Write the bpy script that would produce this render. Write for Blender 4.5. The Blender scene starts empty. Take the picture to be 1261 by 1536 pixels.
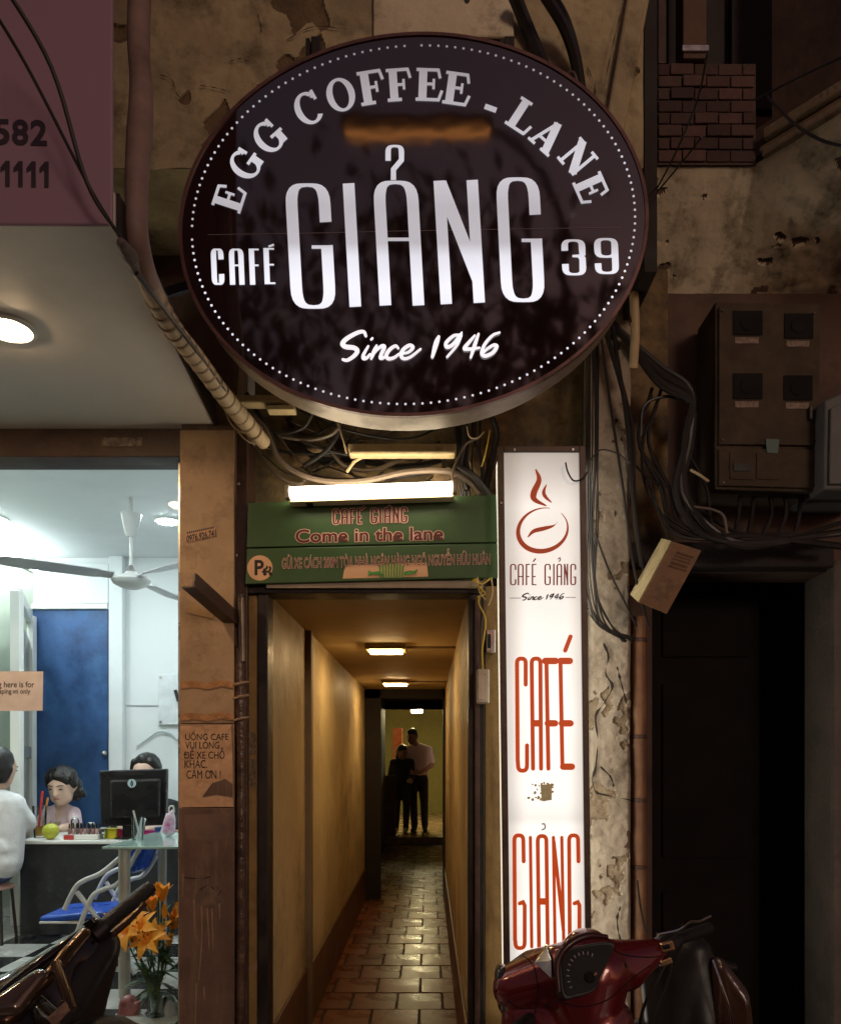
import bpy, bmesh, math, random
from mathutils import Vector, Matrix
random.seed(7)
R = math.radians
PI = math.pi
sc = bpy.context.scene
C = sc.collection

# ------------------------------------------------------------------ camera
# level camera with a rising lens: photo pixels are 1261 x 1536, focal length 1170 px
F, CX, CY, EYE = 1170.0, 643.0, 1133.0, 1.36
cam = bpy.data.cameras.new('camera')
cam.sensor_width = 36.0
cam.lens = F / 1536.0 * 36.0
cam.shift_x = (630.5 - CX) / 1536.0
cam.shift_y = (CY - 768.0) / 1536.0
cam.clip_start = 0.02
cam.clip_end = 500
camo = bpy.data.objects.new('camera', cam)
C.objects.link(camo)
camo.location = (0, 0, EYE)
camo.rotation_euler = (PI / 2, 0, 0)
sc.camera = camo

# ------------------------------------------------------------------ world, warm low sun added in place of street light, exposure
w = bpy.data.worlds.new('World')
sc.world = w
w.use_nodes = True
nt = w.node_tree
for n in list(nt.nodes):
    nt.nodes.remove(n)
wo = nt.nodes.new('ShaderNodeOutputWorld')
wb = nt.nodes.new('ShaderNodeBackground')
sky = nt.nodes.new('ShaderNodeTexSky')
sky.sky_type = 'NISHITA'
sky.sun_disc = False
sky.sun_elevation = R(13)
sky.sun_rotation = R(156)
tint = nt.nodes.new('ShaderNodeMix')
tint.data_type = 'RGBA'
tint.blend_type = 'MULTIPLY'
tint.inputs['Factor'].default_value = 1.0
tint.inputs['B'].default_value = (1.0, 0.55, 0.5, 1)
nt.links.new(sky.outputs[0], tint.inputs['A'])
nt.links.new(tint.outputs['Result'], wb.inputs['Color'])
wb.inputs['Strength'].default_value = 0.05
nt.links.new(wb.outputs[0], wo.inputs[0])
sl = bpy.data.lights.new('sun', 'SUN')
sl.energy = 0.42
sl.angle = R(12)
sl.color = (1.0, 0.87, 0.68)
so = bpy.data.objects.new('sun', sl)
C.objects.link(so)
so.location = (-3, -8, 9)
so.rotation_euler = (R(77), 0, R(24))
vs = sc.view_settings
vs.view_transform = 'Standard'
vs.look = 'None'
vs.exposure = 0.0
vs.gamma = 1.0
vs.use_curve_mapping = False
sc.render.engine = 'CYCLES'
cy = sc.cycles
cy.use_denoising = True
cy.use_adaptive_sampling = True
cy.adaptive_threshold = 0.01
cy.max_bounces = 8
cy.diffuse_bounces = 5
cy.glossy_bounces = 4
cy.transmission_bounces = 6
cy.transparent_max_bounces = 12
cy.caustics_reflective = False
cy.caustics_refractive = False
cy.sample_clamp_indirect = 4.0
try:
    cy.denoiser = 'OPENIMAGEDENOISE'
    cy.use_light_tree = True
except Exception:
    pass


def P(px, py, Y):
    return Vector(((px - CX) / F * Y, Y, EYE + (CY - py) / F * Y))


def PX(px, Y):
    return (px - CX) / F * Y


def PZ(py, Y):
    return EYE + (CY - py) / F * Y


# ------------------------------------------------------------------ materials
MATS = {}


def mat(name, c1, c2=None, rough=0.6, metal=0.0, scale=6.0, bump=0.0, bscale=60.0, dirt=None, dscale=2.5,
        damt=0.5, streak=False, emis=None, estr=0.0, coat=0.0, spec=0.5, ior=1.45, rand=0.0, rvar=0.12, sss=0.0, dist=0.01):
    if name in MATS:
        return MATS[name]
    m = bpy.data.materials.new(name)
    m.use_nodes = True
    t = m.node_tree
    b = t.nodes['Principled BSDF']
    N = t.nodes.new
    L = t.links.new
    tc = N('ShaderNodeTexCoord')
    col = None
    c1 = tuple(c1) + (1,)
    if c2 is None:
        c2 = tuple(x * 0.72 for x in c1[:3])
    n1 = N('ShaderNodeTexNoise')
    n1.inputs['Scale'].default_value = scale
    n1.inputs['Detail'].default_value = 7
    n1.inputs['Roughness'].default_value = 0.62
    L(tc.outputs['Object'], n1.inputs['Vector'])
    r1 = N('ShaderNodeValToRGB')
    r1.color_ramp.elements[0].position = 0.34
    r1.color_ramp.elements[1].position = 0.66
    r1.color_ramp.elements[0].color = tuple(c2) + (1,)
    r1.color_ramp.elements[1].color = c1
    L(n1.outputs['Fac'], r1.inputs['Fac'])
    col = r1.outputs['Color']
    if dirt is not None:
        mp = N('ShaderNodeMapping')
        mp.inputs['Scale'].default_value = (dscale * (3.0 if streak else 1), dscale * (3.0 if streak else 1), dscale * (0.35 if streak else 1))
        L(tc.outputs['Object'], mp.inputs['Vector'])
        n2 = N('ShaderNodeTexNoise')
        n2.inputs['Scale'].default_value = 1.0
        n2.inputs['Detail'].default_value = 9
        n2.inputs['Roughness'].default_value = 0.7
        L(mp.outputs[0], n2.inputs['Vector'])
        r2 = N('ShaderNodeValToRGB')
        r2.color_ramp.elements[0].position = 0.5
        r2.color_ramp.elements[1].position = 0.72
        r2.color_ramp.elements[0].color = (0, 0, 0, 1)
        r2.color_ramp.elements[1].color = (damt, damt, damt, 1)
        L(n2.outputs['Fac'], r2.inputs['Fac'])
        mx = N('ShaderNodeMix')
        mx.data_type = 'RGBA'
        L(r2.outputs['Color'], mx.inputs['Factor'])
        L(col, mx.inputs['A'])
        mx.inputs['B'].default_value = tuple(dirt) + (1,)
        col = mx.outputs['Result']
    if rand > 0:
        oi = N('ShaderNodeObjectInfo')
        hv = N('ShaderNodeHueSaturation')
        mr = N('ShaderNodeMapRange')
        mr.inputs['To Min'].default_value = 1 - rand
        mr.inputs['To Max'].default_value = 1 + rand
        L(oi.outputs['Random'], mr.inputs['Value'])
        L(mr.outputs[0], hv.inputs['Value'])
        L(col, hv.inputs['Color'])
        col = hv.outputs['Color']
    L(col, b.inputs['Base Color'])
    b.inputs['Metallic'].default_value = metal
    b.inputs['IOR'].default_value = ior
    b.inputs['Specular IOR Level'].default_value = spec
    if rvar > 0:
        rr = N('ShaderNodeMapRange')
        rr.inputs['From Min'].default_value = 0.3
        rr.inputs['From Max'].default_value = 0.7
        rr.inputs['To Min'].default_value = max(0.02, rough - rvar)
        rr.inputs['To Max'].default_value = min(1.0, rough + rvar)
        L(n1.outputs['Fac'], rr.inputs['Value'])
        L(rr.outputs[0], b.inputs['Roughness'])
    else:
        b.inputs['Roughness'].default_value = rough
    if coat > 0:
        b.inputs['Coat Weight'].default_value = coat
        b.inputs['Coat Roughness'].default_value = 0.06
    if sss > 0:
        b.inputs['Subsurface Weight'].default_value = sss
        b.inputs['Subsurface Radius'].default_value = (0.01, 0.004, 0.002)
    if bump > 0:
        n3 = N('ShaderNodeTexNoise')
        n3.inputs['Scale'].default_value = bscale
        n3.inputs['Detail'].default_value = 6
        L(tc.outputs['Object'], n3.inputs['Vector'])
        bp = N('ShaderNodeBump')
        bp.inputs['Strength'].default_value = bump
        bp.inputs['Distance'].default_value = dist
        L(n3.outputs['Fac'], bp.inputs['Height'])
        L(bp.outputs[0], b.inputs['Normal'])
    if emis is not None:
        b.inputs['Emission Color'].default_value = tuple(emis) + (1,)
        b.inputs['Emission Strength'].default_value = estr
    MATS[name] = m
    return m


def mat_lamp(name, col, s):
    return mat(name, (0.8, 0.8, 0.8), (0.8, 0.8, 0.8), rough=0.5, rvar=0, emis=col, estr=s)


def mat_glass(name, tintc=(0.93, 0.97, 0.96), refl=1.0, rough=0.02):
    if name in MATS:
        return MATS[name]
    m = bpy.data.materials.new(name)
    m.use_nodes = True
    t = m.node_tree
    for n in list(t.nodes):
        t.nodes.remove(n)
    o = t.nodes.new('ShaderNodeOutputMaterial')
    tr = t.nodes.new('ShaderNodeBsdfTransparent')
    tr.inputs[0].default_value = tuple(tintc) + (1,)
    gl = t.nodes.new('ShaderNodeBsdfGlossy')
    gl.inputs['Roughness'].default_value = rough
    fr = t.nodes.new('ShaderNodeFresnel')
    fr.inputs['IOR'].default_value = 1.45
    mu = t.nodes.new('ShaderNodeMath')
    mu.operation = 'MULTIPLY'
    mu.inputs[1].default_value = refl
    mx = t.nodes.new('ShaderNodeMixShader')
    t.links.new(fr.outputs[0], mu.inputs[0])
    t.links.new(mu.outputs[0], mx.inputs[0])
    t.links.new(tr.outputs[0], mx.inputs[1])
    t.links.new(gl.outputs[0], mx.inputs[2])
    t.links.new(mx.outputs[0], o.inputs[0])
    MATS[name] = m
    return m


def mat_backlit(name, col, zbands, lo, hi, axis='Z', noise=0.0, xhalf=0.0, xamt=0.0):
    """translucent sign film, self-glowing: uneven light of tubes behind it painted into the emission"""
    if name in MATS:
        return MATS[name]
    m = bpy.data.materials.new(name)
    m.use_nodes = True
    t = m.node_tree
    b = t.nodes['Principled BSDF']
    b.inputs['Base Color'].default_value = tuple(0.75 * c for c in col) + (1,)
    b.inputs['Roughness'].default_value = 0.3
    tc = t.nodes.new('ShaderNodeTexCoord')
    sp = t.nodes.new('ShaderNodeSeparateXYZ')
    ns = t.nodes.new('ShaderNodeTexNoise')
    ns.inputs['Scale'].default_value = 3.0
    ns.inputs['Detail'].default_value = 2
    t.links.new(tc.outputs['Object'], ns.inputs['Vector'])
    t.links.new(tc.outputs['Object'], sp.inputs[0])
    mr = t.nodes.new('ShaderNodeMapRange')
    mr.inputs['From Min'].default_value = zbands[0][0]
    mr.inputs['From Max'].default_value = zbands[-1][0]
    t.links.new(sp.outputs[axis], mr.inputs['Value'])
    rp = t.nodes.new('ShaderNodeValToRGB')
    z0, z1 = zbands[0][0], zbands[-1][0]
    els = rp.color_ramp.elements
    while len(els) < len(zbands):
        els.new(0.5)
    for e, (z, v) in zip(els, zbands):
        e.position = (z - z0) / (z1 - z0)
    for i, (z, v) in enumerate(zbands):
        els[i].color = (v, v, v, 1)
    t.links.new(mr.outputs[0], rp.inputs[0])
    mm = t.nodes.new('ShaderNodeMath')
    mm.operation = 'MULTIPLY_ADD'
    mm.inputs[1].default_value = noise
    mm.inputs[2].default_value = 1 - noise * 0.5
    t.links.new(ns.outputs['Fac'], mm.inputs[0])
    m2 = t.nodes.new('ShaderNodeMath')
    m2.operation = 'MULTIPLY'
    t.links.new(rp.outputs['Color'], m2.inputs[0])
    t.links.new(mm.outputs[0], m2.inputs[1])
    mr2 = t.nodes.new('ShaderNodeMapRange')
    mr2.inputs['To Min'].default_value = lo
    mr2.inputs['To Max'].default_value = hi
    src = m2.outputs[0]
    if xhalf > 0:                 # edges painted dimmer, as if tubes ran up the middle
        ab_ = t.nodes.new('ShaderNodeMath')
        ab_.operation = 'ABSOLUTE'
        t.links.new(sp.outputs['X'], ab_.inputs[0])
        fx_ = t.nodes.new('ShaderNodeMapRange')
        fx_.interpolation_type = 'SMOOTHSTEP'
        fx_.inputs['From Min'].default_value = xhalf * 0.45
        fx_.inputs['From Max'].default_value = xhalf
        fx_.inputs['To Min'].default_value = 1.0
        fx_.inputs['To Max'].default_value = 1.0 - xamt
        t.links.new(ab_.outputs[0], fx_.inputs['Value'])
        m3 = t.nodes.new('ShaderNodeMath')
        m3.operation = 'MULTIPLY'
        t.links.new(src, m3.inputs[0])
        t.links.new(fx_.outputs[0], m3.inputs[1])
        src = m3.outputs[0]
    t.links.new(src, mr2.inputs['Value'])
    b.inputs['Emission Color'].default_value = tuple(col) + (1,)
    t.links.new(mr2.outputs[0], b.inputs['Emission Strength'])
    MATS[name] = m
    return m


# palette
plaster_old = mat('plaster_old', (0.48, 0.4, 0.24), (0.29, 0.235, 0.14), rough=0.85, scale=5, bump=0.6, bscale=30, dirt=(0.06, 0.045, 0.024), dscale=6.5, damt=0.9)
plaster_dark = mat('plaster_dark', (0.14, 0.085, 0.062), (0.075, 0.047, 0.036), rough=0.85, scale=4, bump=0.4, bscale=22, dirt=(0.03, 0.022, 0.018), dscale=3, damt=0.85)
plaster_head = mat('plaster_head', (0.27, 0.185, 0.085), (0.055, 0.038, 0.022), rough=0.85, scale=7, bump=0.5, bscale=20, dirt=(0.03, 0.022, 0.014), dscale=6, damt=0.9)
plaster_slab = mat('plaster_slab', (0.72, 0.64, 0.47), (0.5, 0.43, 0.3), rough=0.9, scale=3, bump=0.5, bscale=30, dirt=(0.045, 0.035, 0.022), dscale=7, damt=0.95)
alley_paint = mat('alley_paint', (0.6, 0.47, 0.25), (0.42, 0.32, 0.16), rough=0.6, scale=1.6, bump=0.3, bscale=7, dirt=(0.16, 0.1, 0.05), dscale=1.9, damt=0.8, dist=0.03)
alley_ceil = mat('alley_ceil', (0.62, 0.47, 0.25), (0.5, 0.37, 0.18), rough=0.7, scale=2.5, bump=0.1, dirt=(0.25, 0.17, 0.08), dscale=2, damt=0.4)
skirt_paint = mat('skirt_paint', (0.14, 0.065, 0.03), (0.09, 0.04, 0.02), rough=0.4, scale=5, bump=0.1)
dark_steel = mat('dark_steel', (0.035, 0.026, 0.022), (0.018, 0.014, 0.012), rough=0.45, metal=0.3, scale=12, bump=0.15)
brown_steel = mat('brown_steel', (0.075, 0.035, 0.025), (0.04, 0.02, 0.016), rough=0.5, scale=10, bump=0.15, dirt=(0.16, 0.1, 0.06), dscale=9, damt=0.5)
wood_post = mat('wood_post', (0.36, 0.22, 0.075), (0.22, 0.125, 0.04), rough=0.6, scale=9, bump=0.2, dirt=(0.06, 0.035, 0.015), dscale=5, damt=0.8, streak=True)
concrete_col = mat('concrete_col', (0.42, 0.36, 0.28), (0.27, 0.22, 0.16), rough=0.9, scale=5, bump=0.8, bscale=28, dirt=(0.08, 0.055, 0.035), dscale=6, damt=0.9)
tan_panel = mat('tan_panel', (0.38, 0.255, 0.15), (0.26, 0.17, 0.1), rough=0.6, scale=5, bump=0.15, dirt=(0.1, 0.055, 0.03), dscale=7, damt=0.85)
brown_panel = mat('brown_panel', (0.14, 0.08, 0.058), (0.085, 0.048, 0.036), rough=0.5, scale=6, bump=0.15, dirt=(0.27, 0.17, 0.11), dscale=6, damt=0.55, streak=True)
paper_or = mat('paper_or', (0.58, 0.36, 0.21), (0.43, 0.25, 0.14), rough=0.6, scale=14, bump=0.2, dirt=(0.22, 0.11, 0.06), dscale=12, damt=0.8)
ink = mat('ink', (0.012, 0.01, 0.01), rough=0.6)
soffit_w = mat('soffit_w', (0.8, 0.76, 0.7), (0.74, 0.7, 0.64), rough=0.5, scale=1.5, dirt=(0.5, 0.45, 0.38), dscale=1.3, damt=0.4)
pink_panel = mat('pink_panel', (0.34, 0.21, 0.28), (0.29, 0.175, 0.235), rough=0.45, scale=1.5, dirt=(0.3, 0.15, 0.18), dscale=1.5, damt=0.4)
header_br = mat('header_br', (0.1, 0.06, 0.045), (0.06, 0.035, 0.028), rough=0.5, scale=8, dirt=(0.22, 0.13, 0.1), dscale=6, damt=0.4)
white_wall = mat('white_wall', (0.76, 0.79, 0.8), (0.71, 0.74, 0.75), rough=0.7, scale=1.2, bump=0.04, dirt=(0.5, 0.54, 0.53), dscale=1.4, damt=0.35)
green_wall = mat('green_wall', (0.6, 0.66, 0.55), (0.55, 0.61, 0.5), rough=0.6, scale=1.2)
white_paint = mat('white_paint', (0.8, 0.8, 0.78), (0.74, 0.74, 0.72), rough=0.4, scale=3)
blue_door_m = mat('blue_door_m', (0.035, 0.1, 0.25), (0.015, 0.042, 0.12), rough=0.5, scale=4, bump=0.1, dirt=(0.06, 0.15, 0.3), dscale=7, damt=0.5)
black_gloss = mat('black_gloss', (0.012, 0.011, 0.012), rough=0.2)
black_matte = mat('black_matte', (0.014, 0.013, 0.013), (0.008, 0.008, 0.008), rough=0.6, bump=0.1)
cable_m = mat('cable_m', (0.022, 0.018, 0.017), (0.014, 0.012, 0.011), rough=0.45)
cable_g = mat('cable_g', (0.16, 0.12, 0.09), (0.09, 0.065, 0.05), rough=0.5)
cable_w = mat('cable_w', (0.55, 0.42, 0.25), (0.42, 0.32, 0.18), rough=0.45)
cable_y = mat('cable_y', (0.65, 0.45, 0.06), (0.5, 0.35, 0.04), rough=0.45)
steel = mat('steel', (0.62, 0.6, 0.57), (0.5, 0.48, 0.46), rough=0.25, metal=1.0, scale=20)
grey_tube = mat('grey_tube', (0.55, 0.53, 0.48), (0.45, 0.43, 0.4), rough=0.35, metal=0.4)
letter_dk = mat('letter_dk', (0.12, 0.02, 0.015), rough=0.5)
orange_red = mat('orange_red', (0.5, 0.06, 0.01), (0.45, 0.05, 0.008), rough=0.4, emis=(0.62, 0.075, 0.012), estr=0.55)
maroon_ink = mat('maroon_ink', (0.18, 0.02, 0.012), rough=0.4, emis=(0.3, 0.03, 0.015), estr=0.3)
black_ink = mat('black_ink', (0.03, 0.015, 0.012), rough=0.4, emis=(0.06, 0.02, 0.012), estr=0.25)


# ------------------------------------------------------------------ mesh builder
def catmull(pts, n=8):
    pts = [Vector(p) for p in pts]
    if len(pts) < 3:
        return pts
    out = []
    ext = [pts[0] * 2 - pts[1]] + pts + [pts[-1] * 2 - pts[-2]]
    for i in range(1, len(ext) - 2):
        p0, p1, p2, p3 = ext[i - 1], ext[i], ext[i + 1], ext[i + 2]
        for k in range(n):
            t = k / n
            out.append(0.5 * ((2 * p1) + (p2 - p0) * t + (2 * p0 - 5 * p1 + 4 * p2 - p3) * t * t + (3 * p1 - p0 - 3 * p2 + p3) * t ** 3))
    out.append(pts[-1])
    return out


class MB:
    def __init__(s):
        s.v = []
        s.f = []

    def add(s, vs, fs):
        o = len(s.v)
        s.v += [Vector(x) for x in vs]
        s.f += [tuple(i + o for i in f) for f in fs]
        return s

    def box(s, x0, x1, y0, y1, z0, z1):
        return s.add([(x0, y0, z0), (x1, y0, z0), (x1, y1, z0), (x0, y1, z0), (x0, y0, z1), (x1, y0, z1), (x1, y1, z1), (x0, y1, z1)],
                     [(0, 3, 2, 1), (4, 5, 6, 7), (0, 1, 5, 4), (1, 2, 6, 5), (2, 3, 7, 6), (3, 0, 4, 7)])

    def obox(s, c, size, M=None):
        h = [x / 2 for x in size]
        M = M or Matrix.Identity(3)
        vs = [Vector(c) + M @ Vector((sx * h[0], sy * h[1], sz * h[2])) for sx, sy, sz in
              ((-1, -1, -1), (1, -1, -1), (1, 1, -1), (-1, 1, -1), (-1, -1, 1), (1, -1, 1), (1, 1, 1), (-1, 1, 1))]
        return s.add(vs, [(0, 3, 2, 1), (4, 5, 6, 7), (0, 1, 5, 4), (1, 2, 6, 5), (2, 3, 7, 6), (3, 0, 4, 7)])

    def bar(s, a, b, w_, h_, up=(0, 0, 1)):
        a, b = Vector(a), Vector(b)
        d = (b - a)
        l = d.length
        d.normalize()
        u = Vector(up)
        x = d.cross(u)
        if x.length < 1e-4:
            x = d.cross(Vector((0, 1, 0)))
        x.normalize()
        u = x.cross(d).normalized()
        M = Matrix((x, d, u)).transposed()
        return s.obox((a + b) / 2, (w_, l, h_), M)

    def prism(s, pts, vec):
        """closed polygon of 3D points pushed along vec"""
        n = len(pts)
        vec = Vector(vec)
        vs = [Vector(p) for p in pts] + [Vector(p) + vec for p in pts]
        fs = [tuple(range(n)), tuple(range(2 * n - 1, n - 1, -1))]
        fs += [(i, i + n, (i + 1) % n + n, (i + 1) % n) for i in range(n)]
        return s.add(vs, fs)

    def tube(s, pts, r, n=8, caps=True, smooth=0):
        pts = [Vector(p) for p in pts]
        if smooth:
            pts = catmull(pts, smooth)
        m = len(pts)
        rs = [r] * m if not isinstance(r, (list, tuple)) else None
        if rs is None:
            rs = [r[0] + 0.0] * m
            k = len(r) - 1
            for i in range(m):
                t = i / (m - 1) * k
                j = min(int(t), k - 1)
                rs[i] = r[j] + (r[j + 1] - r[j]) * (t - j)
        vs, fs = [], []
        prev = None
        for i in range(m):
            d = (pts[min(i + 1, m - 1)] - pts[max(i - 1, 0)])
            if d.length < 1e-9:
                d = Vector((0, 0, 1))
            d.normalize()
            if prev is None:
                u = d.orthogonal().normalized()
            else:
                u = prev - d * prev.dot(d)
                if u.length < 1e-6:
                    u = d.orthogonal()
                u.normalize()
            prev = u
            v = d.cross(u)
            for k in range(n):
                a = 2 * PI * k / n
                vs.append(pts[i] + (u * math.cos(a) + v * math.sin(a)) * rs[i])
        for i in range(m - 1):
            for k in range(n):
                fs.append((i * n + k, i * n + (k + 1) % n, (i + 1) * n + (k + 1) % n, (i + 1) * n + k))
        if caps:
            fs.append(tuple(range(n - 1, -1, -1)))
            fs.append(tuple((m - 1) * n + k for k in range(n)))
        return s.add(vs, fs)

    def lathe(s, c, prof, n=24, M=None, sx=1.0, sy=1.0):
        M = M or Matrix.Identity(3)
        c = Vector(c)
        vs, fs = [], []
        for r, z in prof:
            for k in range(n):
                a = 2 * PI * k / n
                vs.append(c + M @ Vector((r * math.cos(a) * sx, r * math.sin(a) * sy, z)))
        m = len(prof)
        for i in range(m - 1):
            for k in range(n):
                fs.append((i * n + k, i * n + (k + 1) % n, (i + 1) * n + (k + 1) % n, (i + 1) * n + k))
        fs.append(tuple(range(n - 1, -1, -1)))
        fs.append(tuple((m - 1) * n + k for k in range(n)))
        return s.add(vs, fs)

    def ball(s, c, r, n=12, m=8):
        if not isinstance(r, (tuple, list)):
            r = (r, r, r)
        vs = [Vector(c) + Vector((0, 0, -r[2]))]
        for i in range(1, m):
            ph = -PI / 2 + PI * i / m
            for k in range(n):
                a = 2 * PI * k / n
                vs.append(Vector(c) + Vector((r[0] * math.cos(ph) * math.cos(a), r[1] * math.cos(ph) * math.sin(a), r[2] * math.sin(ph))))
        vs.append(Vector(c) + Vector((0, 0, r[2])))
        fs = [(0, 1 + (k + 1) % n, 1 + k) for k in range(n)]
        for i in range(m - 2):
            for k in range(n):
                fs.append((1 + i * n + k, 1 + i * n + (k + 1) % n, 1 + (i + 1) * n + (k + 1) % n, 1 + (i + 1) * n + k))
        t = len(vs) - 1
        fs += [(t, 1 + (m - 2) * n + k, 1 + (m - 2) * n + (k + 1) % n) for k in range(n)]
        return s.add(vs, fs)

    def hull(s, balls):
        bm = bmesh.new()
        for b in balls:
            c = Vector(b[:3])
            r = b[3]
            if not isinstance(r, (tuple, list)):
                r = (r, r, r)
            for i in range(0, 7):
                ph = -PI / 2 + PI * i / 6
                k = 1 if i in (0, 6) else 10
                for j in range(k):
                    a = 2 * PI * j / k + 0.3 * i
                    bm.verts.new(c + Vector((r[0] * math.cos(ph) * math.cos(a), r[1] * math.cos(ph) * math.sin(a), r[2] * math.sin(ph))))
        res = bmesh.ops.convex_hull(bm, input=list(bm.verts))
        junk = [v for v in res['geom_interior'] if isinstance(v, bmesh.types.BMVert)]
        junk += [v for v in bm.verts if not v.link_faces and v not in junk]
        if junk:
            bmesh.ops.delete(bm, geom=list(set(junk)), context='VERTS')
        bmesh.ops.recalc_face_normals(bm, faces=list(bm.faces))
        bm.verts.index_update()
        s.add([v.co.copy() for v in bm.verts], [tuple(v.index for v in f.verts) for f in bm.faces])
        bm.free()
        return s

    def mesh(s, name, loc=(0, 0, 0)):
        me = bpy.data.meshes.new(name)
        l = Vector(loc)
        me.from_pydata([tuple(v - l) for v in s.v], [], s.f)
        me.validate()
        me.update()
        return me

    def build(s, name, m, parent=None, bevel=0.0, smooth=False, loc=None, fixn=True):
        """vertices are given in world space; the object's origin is the thing's base"""
        root = parent
        base = Vector((0, 0, 0))
        if parent is not None:
            while root.parent is not None:
                root = root.parent
            base = Vector(root.location)
        elif loc is not None:
            base = Vector(loc)
        me = s.mesh(name, base)
        if fixn:
            bm = bmesh.new()
            bm.from_mesh(me)
            bmesh.ops.recalc_face_normals(bm, faces=list(bm.faces))
            bm.to_mesh(me)
            bm.free()
        o = bpy.data.objects.new(name, me)
        C.objects.link(o)
        if m is not None:
            me.materials.append(m)
        if parent is not None:
            o.parent = parent
        else:
            o.location = base
        if smooth:
            for p in me.polygons:
                p.use_smooth = True
            try:
                me.set_sharp_from_angle(angle=R(40))
            except Exception:
                pass
        if bevel > 0:
            b = o.modifiers.new('bevel', 'BEVEL')
            b.width = bevel
            b.segments = 2
            b.limit_method = 'ANGLE'
        return o


def tag(o, label, cat, group=None):
    o['label'] = label
    o['category'] = cat
    if group:
        o['group'] = group
    return o


def thing(name, loc, label, cat, group=None):
    o = bpy.data.objects.new(name, None)
    C.objects.link(o)
    o.location = loc
    o.empty_display_size = 0.1
    return tag(o, label, cat, group)


def struct(o):
    o['kind'] = 'structure'
    return o


def blob(name, hulls, m, parent=None, voxel=0.012, smooth=6, loc=None):
    """union of hulls of ellipsoids as one continuous skin"""
    mb = MB()
    for h in hulls:
        mb.hull(h)
    o = mb.build(name, m, parent, loc=loc, fixn=False)
    md = o.modifiers.new('remesh', 'REMESH')
    md.mode = 'VOXEL'
    md.voxel_size = voxel
    md.use_smooth_shade = True
    if smooth:
        s2 = o.modifiers.new('smooth', 'SMOOTH')
        s2.factor = 0.5
        s2.iterations = smooth
    bpy.context.view_layer.update()
    dg = bpy.context.evaluated_depsgraph_get()
    me = bpy.data.meshes.new_from_object(o.evaluated_get(dg))
    o.modifiers.clear()
    old = o.data
    o.data = me
    bpy.data.meshes.remove(old)
    me.name = name
    if not me.materials:
        me.materials.append(m)
    for p in me.polygons:
        p.use_smooth = True
    return o


# ------------------------------------------------------------------ lettering
def ribbon(mb, pts, wv, wh, plane, smooth=0, rnd=False):
    """flat pen stroke; pts in plane pixels; wv = width of upright strokes, wh = width of level strokes"""
    pts = [Vector((p[0], p[1], 0)) for p in pts]
    if smooth:
        pts = catmull(pts, smooth)
    q = [pts[0]]
    for p in pts[1:]:
        if (p - q[-1]).length > 1e-3:
            q.append(p)
    pts = q
    n = len(pts)
    Lf, Rt = [], []
    for i in range(n):
        d0 = (pts[i] - pts[i - 1]).normalized() if i > 0 else None
        d1 = (pts[i + 1] - pts[i]).normalized() if i < n - 1 else None
        d = ((d0 or d1) + (d1 or d0))
        if d.length < 1e-4:
            d = d1 or d0
        d.normalize()
        nn = Vector((-d.y, d.x, 0))
        if callable(wv):
            wd = wv(i / (n - 1))
        else:
            wd = math.hypot(wv * d.y, wh * d.x)
        k = 1.0
        if d0 and d1:
            k = 1.0 / max(0.45, d.dot(d1))
        Lf.append(pts[i] + nn * wd / 2 * k)
        Rt.append(pts[i] - nn * wd / 2 * k)
    mb.lay = getattr(mb, 'lay', 0) + 1
    oy = Vector((0, -0.00012 * mb.lay, 0))
    vs = [plane(p.x, p.y) + oy for p in Lf + Rt]
    mb.add(vs, [(i, i + 1, n + i + 1, n + i) for i in range(n - 1)])
    if rnd:
        for p, ww in ((pts[0], (Lf[0] - Rt[0]).length / 2), (pts[-1], (Lf[-1] - Rt[-1]).length / 2)):
            mb.lay += 1
            mb.add([plane(p.x + ww * math.cos(a * PI / 5), p.y + ww * math.sin(a * PI / 5)) + Vector((0, -0.00012 * mb.lay, 0)) for a in range(10)], [tuple(range(10))])


def arch(xl, xr, y, r, top=True, n=14, rev=False):
    """half ellipse from right to left over the top (or left to right under the bottom)"""
    xc, hw = (xl + xr) / 2, (xr - xl) / 2
    p = []
    for i in range(n + 1):
        a = PI * i / n
        ca, sa = math.cos(a), math.sin(a)
        ex = 0.72
        ca = math.copysign(abs(ca) ** ex, ca)
        sa = abs(sa) ** ex
        if top:
            p.append((xc + hw * ca, y - r * sa))
        else:
            p.append((xc - hw * ca, y + r * sa))
    return p[::-1] if rev else p


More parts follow.
